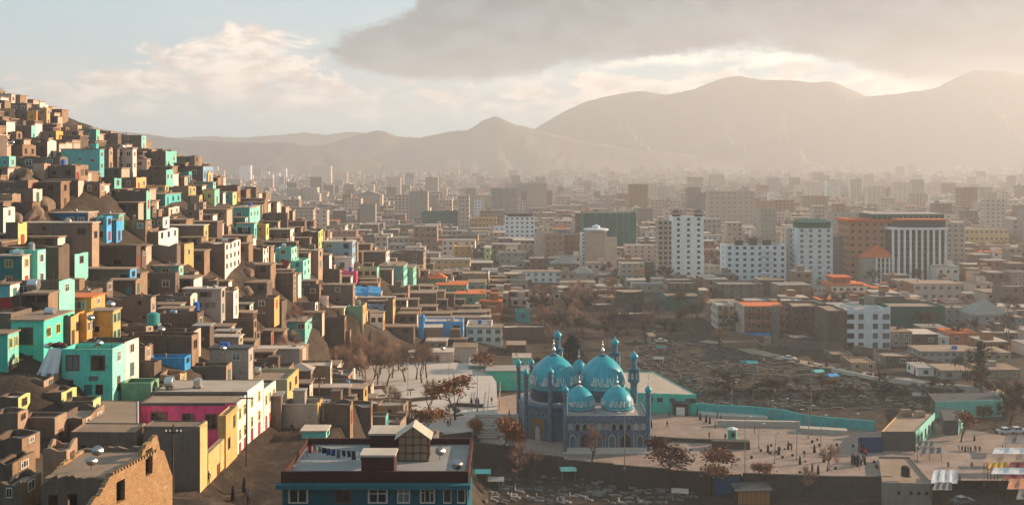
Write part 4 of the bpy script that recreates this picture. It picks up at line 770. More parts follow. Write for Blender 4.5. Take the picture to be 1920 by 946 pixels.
h(1242,1400,706,802,'c','c',wins=4,floors=2,d=10); h(1388,1590,745,832,'c','c',wins=4,floors=2,d=12,roof='hip',roofmat='roof_grey'); h(1455,1620,702,752,'w','w',wins=4,floors=1,d=10); r = h(1262,1420,845,912,'s','s',wins=2,floors=1,d=10,roof='slab',roofmat='roof_orange',mark='salmon house with orange roof'); h(1420,1455,868,912,'s','s',wins=0,d=8,label='low salmon annex beside the salmon house with orange roof')
h(945,1060,838,920,'x','x',wins=2,d=10,roof='slab'); h(1060,1200,850,915,'b','x',wins=2,d=10,roof='slab',roofmat='roof_pale'); h(1590,1660,760,840,'c','c',wins=2,d=10); h(415,530,868,915,'b','b',wins=0,d=10); h(1200,1260,868,912,'w','w',wins=1,d=8)
h = KK.h
h(1132,1440,275,338,'c','c',wins=8,floors=2,d=10,mark='long pale two-storey house'); h(1465,1600,282,325,'c','c',wins=3,d=10,roof='slab'); h(1115,1200,362,405,'w','w',wins=1,d=8); h(945,1130,300,352,'b','x',wins=3,d=10); h(770,900,330,378,'t','b',wins=2,d=9); h(1240,1400,375,420,'c','x',wins=2,d=9); h(1455,1650,372,420,'x','x',wins=3,d=9,roof='slab'); h(670,780,290,330,'b','b',wins=1,d=9); h(300,420,240,262,'t','t',wins=0,d=8); h(100,290,225,262,'t','t',wins=0,d=8)
# ---- the rest of the low city and the gaps on the hill: big ones are houses of their own, the far rest one mass
def fill():
    rs = random.Random(21); occ = [(r['X'], r['Y'], r['w'] / 2 + .4, r['d'] / 2 + .4) for r in BUILT]; cand = []
    grid = {}
    def key(x, y): return (int(x // 40), int(y // 40))
    def add(o):
        for i in range(int((o[0] - o[2]) // 40), int((o[0] + o[2]) // 40) + 1):
            for j in range(int((o[1] - o[3]) // 40), int((o[1] + o[3]) // 40) + 1): grid.setdefault((i, j), []).append(o)
    for o in occ: add(o)
    def free(x, y, a, b):
        for i in range(int((x - a) // 40), int((x + a) // 40) + 1):
            for j in range(int((y - b) // 40), int((y + b) // 40) + 1):
                for o in grid.get((i, j), ()):
                    if abs(o[0] - x) < o[2] + a and abs(o[1] - y) < o[3] + b: return False
        return True
    def hits_front(xa, xb, ya, yb, Y):
        """would it stand in front of a house read off the photograph?"""
        todo = []
        for r in BUILT:
            if r['yb'] and r['Y'] > Y:
                ox = min(xb, r['x1']) - max(xa, r['x0']); oy = min(yb, r['yb']) - max(ya, r['yt'])
                if ox > 0 and oy > 0:
                    a = ox * oy / ((r['x1'] - r['x0']) * (r['yb'] - r['yt']))
                    if r.get('hid', 0) + a > (.14 if yb - ya > 2.55 * F / Y else .26): return True
                    todo.append((r, a))
        for r, a in todo: r['hid'] = r.get('hid', 0) + a
        return False
    out = []
    def tryplace(X, Y, w, d, hh, near):
        z = zat(X, Y); p = px_of((X, Y, z)); s = F / Y
        if not (-30 < p[0] < 1950) or p[1] > 990: return
        if not free(X, Y + d / 2, w / 2, d / 2): return
        if z > 6 and near and p[1] - hh * s < np.interp(p[0], [0, 85, 95, 150, 180, 270, 285, 345, 400, 415, 465, 520, 600, 650, 740, 850, 930], [166, 198, 232, 236, 243, 258, 285, 290, 312, 320, 342, 386, 402, 416, 424, 446, 520]) + 2: return
        if near and hits_front(p[0] - w * s / 2, p[0] + w * s / 2, p[1] - hh * s, p[1], Y): return
        add((X, Y + d / 2, w / 2 + .3, d / 2 + .3)); out.append((s * s * w * hh, X, Y, z, w, d, hh))
    def blocked(X, Y):
        p = px_of((X, Y, zat(X, Y)))
        if -10 < X < 115 and Y < 300: return True
        if in_poly(np.array(X), np.array(Y), [(-17, 200), (-60, 278), (-30, 296), (0, 292), (0, 200)]): return True
        if -37.7 < X < -23 and 95 < Y < 172: return True
        if -62 < X < -22 and 98 < Y < 168 and not (X < -54 and Y > 146): return True
        if X > -2 and Y < 345 and not (X > 140): return True                       # cemetery and shrine grounds
        if X > -12 and Y < 300: return True
        if p[1] > 640 + (p[0] - 1330) * .18 and p[0] > 1250: return True           # below the dirt road
        if 960 < p[0] < 1330 and p[1] > 575: return True
        return False
    for _ in range(15000):                                                          # hill
        Y = rs.uniform(142, 440); X = rs.uniform(-.52 * Y, 5); z = zat(X, Y)
        if z < 5 or blocked(X, Y): continue
        if 60 - z > 641 / F * Y + 3: continue
        tryplace(X, Y, rs.uniform(5, 9) if _ > 5000 else rs.uniform(7.5, 13), rs.uniform(3.6, 6), rs.choice([2.4, 2.6, 2.8, 3.0, 3.2, 5.2]), True)
    for _ in range(9000):                                                          # sheds and low yard rooms on the hill
        Y = rs.uniform(142, 430); X = rs.uniform(-.52 * Y, 5); z = zat(X, Y)
        if z < 4 or blocked(X, Y) or 60 - z > 641 / F * Y + 3: continue
        tryplace(X, Y, rs.uniform(3.5, 8), rs.uniform(2.4, 4.2), rs.choice([1.6, 1.9, 2.2, 2.5]), True)
    for _ in range(2600):                                                          # near plain
        Y = rs.uniform(300, 640); X = rs.uniform(-.25 * Y, .55 * Y)
        if zat(X, Y) > 6 or blocked(X, Y): continue
        tryplace(X, Y, rs.uniform(7, 15), rs.uniform(7, 12), rs.choice([3.2, 3.4, 6.4, 6.8, 7, 9.6, 10]), True)
    for _ in range(22000):                                                          # far plain
        Y = 620 * (4300 / 620) ** (rs.random() ** .8); X = rs.uniform(-.54 * Y, .54 * Y)
        if zat(X, Y) > 45: continue
        k = rs.random(); hh = 3.5 if k < .42 else 7 if k < .80 else 10 if k < .94 else rs.uniform(13, 24) if k < .988 else rs.uniform(24, 38)
        tryplace(X, Y, rs.uniform(9, 22) if hh < 30 else rs.uniform(16, 26), rs.uniform(9, 16), hh, False)
    out.sort(reverse=True)
    n_house = sum(1 for r in BUILT if r['cat'] == 'house'); room = 322 - n_house
    rest = []; 
    for a in out:
        area, X, Y, z, w, d, hh = a
        if hh < 10.5 and room > 0 and Y < 640:
            room -= 1; hill = z > 6
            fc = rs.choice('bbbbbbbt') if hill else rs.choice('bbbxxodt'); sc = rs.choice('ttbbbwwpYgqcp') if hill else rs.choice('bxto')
            s = F / Y; p = px_of((X, Y, z))
            house(p[0] - w * s / 2, p[0] + w * s / 2, p[1] - hh * s, p[1], fc, sc, d=d, Y=Y, rz=R(rs.uniform(-7, 7)), near=s > 9, roofmat=None if hill else rs.choice(['roof_mud', 'roof_mud', 'roof_grey', 'roof_dark', 'roof_pale']))
        elif hh > 22 and Y < 1500 and len([1 for r in BUILT if r['cat'] == 'apartment block']) < 75:
            s = F / Y; p = px_of((X, Y, z))
            house(p[0] - w * s / 2, p[0] + w * s / 2, p[1] - hh * s, p[1], rs.choice('PPcxpo'), d=d, Y=Y, wins=4, floors=int(hh / 3.2), cat='apartment block', near=False, swf=False, roof='parapet')
        else: rest.append(a)
    # the mass
    mats = [WM(k) for k in 'bxPcpotwN'] + [MATS['roof_mud'], MATS['roof_grey'], MATS['roof_pale'], MATS['glass'], MATS['roof_orange']]; mb = MB()
    for area, X, Y, z, w, d, hh in rest:
        m = rs.choice([0, 0, 1, 1, 2, 2, 3, 4, 5, 5, 6, 7]) ; tp = rs.choice([9, 10, 10, 11, 11, 13 if rs.random() < .25 else 9]); x0, x1 = X - w / 2, X + w / 2
        if z > 6 and Y < 460: m = rs.choice([0, 0, 0, 6]); tp = 9
        mb.box(x0, x1, Y, Y + d, z - 4, z + hh, m, top=tp, right=rs.choice([m, m, 6, 6, 7, 4, 2]) if z > 6 and Y < 460 else m); mb.box(x0 - .25, x1 + .25, Y - .25, Y + d + .25, z + hh + .01, z + hh + .3, tp)
        if rs.random() < .4 and not (z > 6 and Y < 460): bx = rs.uniform(x0 + 1, x1 - 4); mb.box(bx, bx + 3, Y + 2, Y + 5, z + hh + .3, z + hh + 2.8, m, top=tp)
        if Y < 1700:
            fl = max(1, int(hh / 3.2)); n = max(2, int(w / 3.4))
            for f_ in range(fl):
                zz = z + f_ * hh / fl + hh / fl * .36
                for i in range(n):
                    if rs.random() < .2: continue
                    xx = x0 + w * (i + .5) / n; mb.face([(xx - .75, Y - .03, zz), (xx + .75, Y - .03, zz), (xx + .75, Y - .03, zz + 1.35), (xx - .75, Y - .03, zz + 1.35)], 12)
    o = mb.build('distant_city', mats); tag(o, 'far low houses of the city spread over the hazy plain', 'city', kind='stuff')
fill()
# ---------------------------------------------------------------- the shrine
def mat_tile(name, c1, c2, c3, scale):
    """small glazed mosaic: rows of tesserae in two blues with pale stars"""
    m, t, b = bsdf(name, 0.45, 0.4)
    tc = t.n('ShaderNodeTexCoord'); v = tc.outputs['Object']
    vo = t.n('ShaderNodeTexVoronoi'); t.put(vo.inputs['Vector'], v); vo.inputs['Scale'].default_value = scale
    n = t.noise(v, 0.5, 5, .6); n2 = t.noise(v, scale * .8, 3, .6)
    col = t.mix(t.ss(n2, .42, .6), c1, c2); col = t.mix(t.ss(vo.outputs['Distance'], .2, .1), col, c3)
    hs = t.n('ShaderNodeHueSaturation'); t.put(hs.inputs['Color'], col); t.put(hs.inputs['Value'], t.m('ADD', t.m('MULTIPLY', n, .7), .65)); t.put(b.inputs['Base Color'], hs.outputs[0])
mat_tile('tile_blue', (0.040, 0.115, 0.20), (0.085, 0.175, 0.24), (0.30, 0.36, 0.38), 2.2)
mat_tile('tile_stone', (0.075, 0.14, 0.22), (0.125, 0.19, 0.25), (0.30, 0.33, 0.35), 1.4)
def mat_dome():
    m, t, b = bsdf('dome_turquoise', 0.34, 0.5)
    tc = t.n('ShaderNodeTexCoord'); v = tc.outputs['Object']; mp = t.n('ShaderNodeMapping'); t.put(mp.inputs[0], v); mp.inputs['Scale'].default_value = (1, 1, .25)
    a = t.noise(mp.outputs[0], 1.1, 6, .65); f = t.noise(v, 6, 4, .7)
    col = t.mix(t.ss(a, .3, .72), (0.003, 0.25, 0.34), (0.008, 0.39, 0.49)); col = t.mix(t.m('MULTIPLY', t.ss(f, .55, .75), .35), col, (0.03, .48, .50))
    t.put(b.inputs['Base Color'], col); t.put(b.inputs['Roughness'], t.m('ADD', t.m('MULTIPLY', f, .3), .25))
mat_dome()
plain('dome_band', (0.018, 0.105, 0.17), .4); plain('white_paint', (0.72, 0.72, 0.68), .6); plain('silver', (0.62, 0.61, 0.58), .3, .7); plain('portal_gold', (0.22, 0.13, 0.04), .5)
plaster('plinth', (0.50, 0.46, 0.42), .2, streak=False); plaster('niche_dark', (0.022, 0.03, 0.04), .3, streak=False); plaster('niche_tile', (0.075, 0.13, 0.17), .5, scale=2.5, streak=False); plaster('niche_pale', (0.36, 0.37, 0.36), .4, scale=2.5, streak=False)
def arch_pts(w, hgt, n=7):
    """pointed arch outline from lower left round to lower right, unit box"""
    sp = .58; pts = [(-w/2, 0), (-w/2, hgt * sp)]
    for i in range(1, n + 1):
        u = i / n; pts.append((-w/2 + w/2 * (1 - math.cos(u * math.pi / 2)) ** .9, hgt * (sp + (1 - sp) * math.sin(u * math.pi / 2) ** .95)))
    return pts + [(-x, z) for x, z in reversed(pts[:-1])]
def arch_mesh(name, inner, frame='niche_pale', w=1.0, hgt=1.0):
    o = arch_pts(w, hgt); i = arch_pts(w * .76, hgt * .88); mb = MB(); d = -.09
    for k in range(len(o) - 1):
        a, b, c, e = o[k], o[k + 1], i[k + 1], i[k]
        mb.face([(a[0], d, a[1]), (e[0], d, e[1]), (c[0], d, c[1]), (b[0], d, b[1])]); mb.face([(e[0], d, e[1]), (e[0], -.01, e[1]), (c[0], -.01, c[1]), (c[0], d, c[1])]); mb.face([(a[0], d, a[1]), (b[0], d, b[1]), (b[0], 0, b[1]), (a[0], 0, a[1])])
    mb.face([(x, -.015, z) for x, z in i][::-1], 1)
    return mb.mesh(name, [frame, inner])
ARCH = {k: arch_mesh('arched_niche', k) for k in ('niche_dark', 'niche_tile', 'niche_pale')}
ARCH['big'] = arch_mesh('arched_niche', 'niche_dark', 'tile_stone')
MO = empty('shrine', (11.1, 212, 0)); OX, OY = 11.1, 212.0
def mo(mb, name, mats, smooth=False, parent=None): return mb.build(name, mats, parent or MO, smooth)
L = lambda x, y: (x - OX, y - OY)
# front hall
RZ = 7.0; HW = 17.0
mb = MB(); mb.box(0, HW, 0, 12, -.5, RZ); mo(mb, 'front_hall', 'tile_blue')
mb = MB(); mb.box(-.25, HW + .3, -.35, 0, -.5, 1.15); mb.box(-.55, HW + .6, -1.1, -.35, -.5, .35); mo(mb, 'plinth', 'plinth')
mb = MB(); mb.box(-.15, HW + .15, -.15, 12.1, RZ, RZ + .3); mo(mb, 'roof', 'roof_grey')
mb = MB()
for a, b, c, d in ((-.2, HW + .2, -.22, .1), (-.2, .1, .1, 12), (HW - .1, HW + .2, .1, 12)): mb.box(a, b, c, d, RZ - .6, RZ + .75)
mo(mb, 'parapet', 'tile_stone')
mb = MB(); mb.box(-.05, HW + .05, -.13, 0, 4.15, 4.45); mo(mb, 'string_course', 'tile_stone')
for i in range(11):
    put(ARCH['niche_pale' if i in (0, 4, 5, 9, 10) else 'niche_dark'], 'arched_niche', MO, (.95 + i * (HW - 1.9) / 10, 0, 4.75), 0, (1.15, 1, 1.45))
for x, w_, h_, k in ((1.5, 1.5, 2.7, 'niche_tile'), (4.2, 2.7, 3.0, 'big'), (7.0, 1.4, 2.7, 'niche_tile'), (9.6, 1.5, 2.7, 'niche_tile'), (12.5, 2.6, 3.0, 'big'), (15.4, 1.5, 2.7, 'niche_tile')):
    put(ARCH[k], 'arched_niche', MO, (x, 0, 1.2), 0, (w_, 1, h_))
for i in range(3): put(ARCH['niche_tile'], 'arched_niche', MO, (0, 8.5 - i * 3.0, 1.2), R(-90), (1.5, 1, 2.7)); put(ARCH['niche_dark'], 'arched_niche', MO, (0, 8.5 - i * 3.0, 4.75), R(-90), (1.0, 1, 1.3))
for i in range(10):
    mb = MB(); x = 1.7 + i * (HW - 1.9) / 10; mb.box(x - .07, x + .07, -.1, 0, 4.5, 6.35); mb.build('pilaster', 'niche_pale', MO)
for x in (.35, 2.65, 5.75, 8.3, 10.9, 14.1, 16.6): mb = MB(); mb.box(x - .09, x + .09, -.1, 0, 1.2, 4.1); mb.build('pilaster', 'niche_pale', MO)
# rear hall below the second big dome
mb = MB(); mb.box(3.5, HW - .3, 12, 24, -.5, RZ - .1); mo(mb, 'rear_hall', 'tile_stone')
# octagon with the portal
oc = (9.3, 228.2); ang = [R(-97.5 + 45 * k) for k in range(8)]; RV = 7.9
OV = [(oc[0] + RV * math.cos(a) - OX, oc[1] + RV * math.sin(a) - OY) for a in ang]
mb = MB(); mb.prism(OV, -.5, RZ + .35); mo(mb, 'octagon', 'tile_stone')
mb = MB(); mb.prism([(oc[0] - OX + (x - oc[0] + OX) * 1.03, oc[1] - OY + (y - oc[1] + OY) * 1.03) for x, y in OV], RZ - .55, RZ + .1); mo(mb, 'cornice', 'tile_blue')
mb = MB(); mb.prism([(oc[0] - OX + (x - oc[0] + OX) * 1.015, oc[1] - OY + (y - oc[1] + OY) * 1.015) for x, y in OV], RZ - 2.3, RZ - 2.05); mo(mb, 'string_course', 'tile_blue')
for f_ in (6, 7, 5):
    a, b = OV[f_], OV[(f_ + 1) % 8]; an = math.atan2(b[1] - a[1], b[0] - a[0]); mx, my = (a[0] + b[0]) / 2, (a[1] + b[1]) / 2
    P = lambda u, z: (mx + math.cos(an) * u, my + math.sin(an) * u, z)
    if f_ == 7:
        mb = MB(); mb.box(-1.7, 1.7, -.25, 0, 0, 4.7); o = put(mb.mesh('portal', 'portal_gold'), 'portal', MO, P(0, 0), an)
        mb = MB(); mb.box(-1.9, -1.7, -.3, 0, 0, 4.9); mb.box(1.7, 1.9, -.3, 0, 0, 4.9); mb.box(-1.7, 1.7, -.3, 0, 4.7, 4.9); put(mb.mesh('portal_frame', 'tile_blue'), 'portal_frame', o, (0, 0, 0))
        put(arch_mesh('portal_door', 'niche_pale', 'tile_blue'), 'portal_door', o, (0, -.25, 0), 0, (1.5, 1, 3.6))
        for u in (-1.3, 0, 1.3): put(ARCH['niche_dark'], 'arched_niche', MO, P(u, 5.35), an, (.7, 1, .8))
    else:
        put(ARCH['niche_tile'], 'arched_niche', MO, P(0, .8), an, (2.4, 1, 3.6))
        for u in (-1.2, .0, 1.2): put(ARCH['niche_dark'], 'arched_niche', MO, P(u, 5.3), an, (.6, 1, .75))
def dome_prof(r, hgt, n=22):
    """pointed onion-shouldered dome: slight bulge, then an ogee tip"""
    ks = [(0, .95), (.08, .985), (.2, 1.0), (.34, .98), (.48, .915), (.62, .79), (.75, .615), (.86, .41), (.94, .215), (1.0, .05)]
    zs = [i / n for i in range(n + 1)]; return [(r * float(np.interp(z, [k[0] for k in ks], [k[1] for k in ks])), z * hgt) for z in zs]
def smooth_prof(p):
    a = np.array(p); b = a.copy(); b[1:-1, 0] = (a[:-2, 0] + 2 * a[1:-1, 0] + a[2:, 0]) / 4; return [tuple(x) for x in b]
LA = [[(0, 1), (.06, .5), (.3, .1), (.42, 0), (.52, .1), (.42, .2), (.3, .12)], [(.6, 1), (.55, .5), (.33, .1)]]
ALIF = [[(0, 1), (0, 0)]]
LILLAH = [[(.95, 1), (.95, .12), (.88, .02), (.72, .02), (.68, .12), (.68, 1)], [(.68, .12), (.62, .02), (.45, .02), (.42, .2), (.42, .72)], [(.42, .15), (.3, .0), (.12, .0), (.0, .14), (.02, .3), (.16, .36), (.24, .2), (.18, .02)], [(.5, 1.02), (.58, .9), (.64, 1.02), (.72, .9)]]
def write_dome(parent, c, prof, z0, hgt, word_at):
    """white lettering laid on the dome: each stroke a thin raised ribbon that follows the surface"""
    pr = [p[0] for p in prof]; pz = [p[1] for p in prof]
    def S(u, z):                                     # u = arc length in metres along the band, rightwards as seen from outside
        r0 = float(np.interp(z0 + hgt * .4, pz, pr)); r = float(np.interp(z, pz, pr)) + .035; a = u / r0
        return Vector((c[0] + r * math.cos(a), c[1] + r * math.sin(a), c[2] + z))
    for u0 in word_at:
        mb = MB()
        u = u0
        for glyph, adv, wd in ((LILLAH, .75, .62), (ALIF, .2, .3), (LA, .6, .75), (ALIF, .2, .3), (LILLAH, .75, .62), (LA, .7, .75)):
            for st in glyph:
                P = [S(u + x * wd * hgt * .9, z0 + z * hgt) for x, z in st]
                Q = []
                for a, b in zip(P[:-1], P[1:]): Q += [a, (a + b) / 2]
                mb.tube(Q + [P[-1]], hgt * .05, 4)
            u += adv * hgt
        mb.build('lettering', 'white_paint', parent)
def finial(c, z, k, parent):
    mb = MB(); mb.lathe([(.16, 0), (.12, .5), (.42, .6), (.36, .85), (.1, 1.3), (.1, 1.5), (.24, 1.7), (.1, 2.0), (.05, 2.1), (.14, 2.25), (.02, 2.7)], 10, (0, 0, 0)); mb.v = [(c[0] + x * k, c[1] + y * k, z + zz * k) for x, y, zz in mb.v]; mb.build('finial', 'silver', parent, True)
def dome(X, Y, r, zb, hgt, drum, name, lw, band, nseg=64):
    c = (X - OX, Y - OY, zb); pr = smooth_prof(dome_prof(r, hgt)); mb = MB(); mb.lathe(pr, nseg, c); o = mo(mb, name, 'dome_turquoise', True)
    mb = MB(); mb.lathe([(r * .985, -drum), (r * .985, -.02), (r * 1.0, 0)], nseg, c); mo(mb, 'drum', 'dome_band' if drum < 2.2 else 'tile_stone', True, o)
    mb = MB(); mb.lathe([(r * 1.05, -drum - .05), (r * 1.05, -drum + .35), (r * .99, -drum + .4)], nseg, c); mb.build('drum_base', 'plinth', o)
    # dotted band
    mb = MB(); n = int(2 * math.pi * r / .42); z = band; rr = float(np.interp(z, [p[1] for p in pr], [p[0] for p in pr])) + .02
    for i in range(n):
        a = 2 * math.pi * i / n; x, y = c[0] + rr * math.cos(a), c[1] + rr * math.sin(a); tx, ty = -math.sin(a), math.cos(a); w_ = .11
        mb.tube([(x - tx * w_, y - ty * w_, zb + z - .1), (x + tx * w_, y + ty * w_, zb + z + .1)], .045, 4)
    tag(mb.build('dotted_band', 'white_paint', o), kind='stuff')
    mb = MB(); mb.lathe([(r * .20, hgt * .935), (r * .215, hgt * .95), (r * .10, hgt * .99), (.1, hgt * 1.0)], 24, c); mb.build('cap', 'plinth' if drum < 1 else 'dome_band', o, True)
    finial(c, zb + hgt * .99, r / 5.2 * 1.05 + .12, o)
    z0 = hgt * .17; lh = lw; r0 = r; cir = 2 * math.pi * r0; front = -math.pi / 2 * r0
    nw = max(3, int(cir / (lw * 3.6))); st = cir / nw
    write_dome(o, c, pr, z0 if drum >= 1 else hgt * .2, lw, [front - lw * 1.7 + st * (k - nw // 2) for k in range(nw)])
    return o
dome(9.3, 228.2, 5.27, 10.0, 7.6, 2.7, 'big_dome', 1.75, .55); dome(20.2, 228.2, 5.0, 9.9, 7.6, 2.6, 'big_dome', 1.75, .5)
dome(14.3, 218.2, 3.36, 7.75, 5.0, .45, 'small_dome', 1.15, .42); dome(22.4, 218.2, 3.4, 7.75, 5.0, .45, 'small_dome', 1.15, .42)
def turret(X, Y, z0, ztop, r, tile='tile_blue'):
    """pillar turret: shaft, ring, slim gallery and a turquoise bulb"""
    c = (X - OX, Y - OY, 0); b = ztop - 1.75
    mb = MB(); mb.lathe([(r, z0), (r, b - .55), (r * 1.35, b - .4), (r * 1.35, b - .15), (r * .85, b)], 12, c); o = mo(mb, 'turret', tile, False)
    mb = MB(); mb.lathe([(r * .8, b), (r * 1.32, b + .3), (r * 1.4, b + .62), (r * 1.1, b + 1.0), (r * .5, b + 1.3), (.08, b + 1.5), (.05, b + 2.1), (.02, b + 2.3)], 16, c); mb.build('bulb', 'dome_turquoise', o, True)
turret(OX - .05, 212 + .05, -.5, 14.2, .52); turret(OX + HW + .1, 212.05, -.5, 14.2, .52)
V0 = OV[0]; turret(V0[0] + OX, V0[1] + OY - .1, -.5, 16.2, .55, 'tile_stone')
for k, zt in ((7, 15.4), (6, 16.4), (5, 15.5)): turret(OV[k][0] + OX, OV[k][1] + OY, -.5, zt, .46, 'tile_stone')
def minaret(X, Y, ztop, zbal, r):
    c = (X - OX, Y - OY, 0)
    mb = MB(); mb.lathe([(r * 1.5, -.5), (r * 1.5, 1.5), (r * 1.05, 1.8), (r, zbal), (r * 1.25, zbal + .35), (r * 1.75, zbal + .6), (r * 1.75, zbal + .9)], 8, c); o = mo(mb, 'minaret', 'tile_blue')
    mb = MB(); mb.lathe([(r * 1.6, zbal + .9), (r * 1.6, zbal + 3.1), (r * 1.85, zbal + 3.2), (r * 1.85, zbal + 3.4), (r * 1.0, zbal + 3.5)], 8, c); mb.build('gallery', 'dome_band', o)
    for i in range(8): a = math.pi / 4 * (i + .5); put(ARCH['niche_pale'], 'gallery_arch', o, (c[0] + r * 1.49 * math.cos(a), c[1] + r * 1.49 * math.sin(a), zbal + 1.2), a + R(90), (r * .75, 1, 1.5))
    mb = MB(); mb.lathe([(r * .9, zbal + 3.5), (r * .85, ztop - 2.1), (r * 1.15, ztop - 1.9), (r * .8, ztop - 1.75)], 10, c); mb.build('lantern', 'tile_blue', o)
    mb = MB(); mb.lathe([(r * .8, ztop - 1.75), (r * 1.22, ztop - 1.35), (r * 1.25, ztop - .95), (r * .8, ztop - .5), (.12, ztop - .1), (.05, ztop + .5), (.02, ztop + .8)], 16, c); mb.build('bulb', 'dome_turquoise', o, True)
minaret(26.9, 226, 18.4, 11.2, .78); minaret(10.7, 241, 20.6, 13.0, .8); minaret(24.2, 241, 18.9, 12.0, .78)
# small old dome seen between the two big ones
mb = MB(); pr = smooth_prof(dome_prof(1.7, 3.0)); mb.lathe(pr, 24, (15.6 - OX, 238 - OY, 11.5)); o = mo(mb, 'lantern_dome', 'dome_turquoise', True); finial((15.6 - OX, 238 - OY), 14.3, .9, o); mb = MB(); mb.lathe([(1.75, 6), (1.75, 11.5)], 16, (15.6 - OX, 238 - OY, 0)); mb.build('lantern_drum', 'tile_stone', o)
tag(MO, 'turquoise-domed blue tiled shrine with four domes and slim minarets on the plaza', 'shrine')
BUILT.append(dict(o=MO, x=1095, y=760, fc='q', sc='q', fl=2, X=18, Y=226, w=28, d=30, h=16, z=0, cat='shrine', mark='domed shrine', label=MO['label'], x0=0, x1=0, yt=0, yb=0))
# ---------------------------------------------------------------- plaza
def mat_paving():
    m, t, b = bsdf('paving', 0.85, .2)
    g = t.n('ShaderNodeNewGeometry'); v = g.outputs['Position']
    br = t.n('ShaderNodeTexBrick'); t.put(br.inputs['Vector'], v); br.inputs['Scale'].default_value = .19; br.inputs['Mortar Size'].default_value = .016
    br.inputs['Color1'].default_value = (.33, .235, .19, 1); br.inputs['Color2'].default_value = (.285, .205, .17, 1); br.inputs['Mortar'].default_value = (.19, .15, .13, 1)
    n = t.noise(v, .22, 6, .65); n2 = t.noise(v, 1.4, 5, .7)
    col = t.mix(t.m('MULTIPLY', t.ss(n, .42, .62), .6), br.outputs[0], (.40, .30, .25)); col = t.mix(t.m('MULTIPLY', t.ss(n2, .5, .3), .5), col, (.19, .15, .125)); t.put(b.inputs['Base Color'], col)
mat_paving(); plaster('paving_pale', (.50, .44, .39), .28, scale=.25, streak=False, bump=.1); plaster('stone_wall', (.085, .068, .055), .5, scale=.9, bump=1.0, streak=False); plaster('curb', (.46, .40, .35), .2, streak=False)
xs = np.linspace(-8.5, 108, 60); poly = [(x, float(wall_Y(x)) + .1) for x in xs] + [(112, 222), (97, 236), (81.4, 229.0), (71, 232.0), (62, 232.6), (56, 236), (52.3, 239.2), (46, 242.6), (40, 243.8), (32, 246), (26, 268), (4, 268), (-4.2, 262), (-3.2, 229), (-8.4, 229)]
mb = MB(); mb.face([(x, y, .02) for x, y in poly]); tag(mb.build('plaza', 'paving'), kind='structure')
mb = MB(); mb.prism(UP_POLY, -1, 4.0); tag(mb.build('plaza_terrace', 'paving_pale'), kind='structure')
st = empty('stairs', (-8.2, 222.5, 0))
for i in range(10): mb = MB(); mb.box(0, 9.8, i * .62, 6.5, -.5, .4 * (i + 1) - .004 * i); mb.build('step', 'curb', st)
tag(st, 'broad stone stairs between the upper terrace and the shrine', 'stairs')
def bar_wall(name, pts, th, z0, z1, mat, label, cat='wall', cap=None, group=None):
    """wall along a polyline, one mesh; z1 may be a list"""
    mb = MB(); z1 = z1 if isinstance(z1, (list, tuple)) else [z1] * (len(pts) - 1)
    for i in range(len(pts) - 1):
        a, b = Vector((*pts[i], 0)), Vector((*pts[i + 1], 0)); d = (b - a).normalized(); n = Vector((-d.y, d.x, 0)) * th / 2
        q = [a - n, b - n + d * .0, b + n, a + n]; mb.prism([(p.x, p.y) for p in q], z0, z1[i] + .003 * i)
    o = mb.build(name, mat); tag(o, label, cat, group, 'thing')
    return o
wx = [-9, 2, 10.5, 20, 30, 38.2]; bar_wall('retaining_wall', [(x, float(wall_Y(x))) for x in wx], .6, -5, [2.6, 1.4, .9, .7, .5], 'stone_wall', 'dark stepped stone wall between the shrine plaza and the lower graves', 'wall')
bar_wall('retaining_wall', [(x, float(wall_Y(x))) for x in (44.2, 60, 72)], .6, -5, .7, 'stone_wall', 'dark stone wall continuing past the blue gate below the plaza', 'wall')
bar_wall('terrace_wall', [(-18.6, 208), (-30, 225.5), (-44, 251.5), (-54.6, 274)], .5, 0, 5.2, 'stone_wall', 'long sloping stone wall bounding the upper terrace by the bare trees', 'wall')
bar_wall('terrace_wall', [(-18.6, 208), (-8.4, 212)], .5, -3, 4.4, 'stone_wall', 'short stone wall at the lower corner of the upper terrace', 'wall')
plain('gate_blue', (.015, .12, .28), .5); g = empty('gate', (41.2, float(wall_Y(41.2)), -3.6)); 
for i in range(2): mb = MB(); mb.box(-2.4 + i * 2.42, -.02 + i * 2.42, -.1, .1, 0, 3.4); mb.build('gate_leaf', 'gate_blue', g)
mb = MB(); mb.box(-2.75, -2.45, -.2, .2, 0, 4); mb.box(2.45, 2.75, -.2, .2, 0, 4); mb.box(-2.45, 2.45, -.2, .2, 3.5, 3.9); mb.build('gate_frame', 'stone_wall', g); tag(g, 'blue double metal gate in the dark wall below the plaza', 'gate')
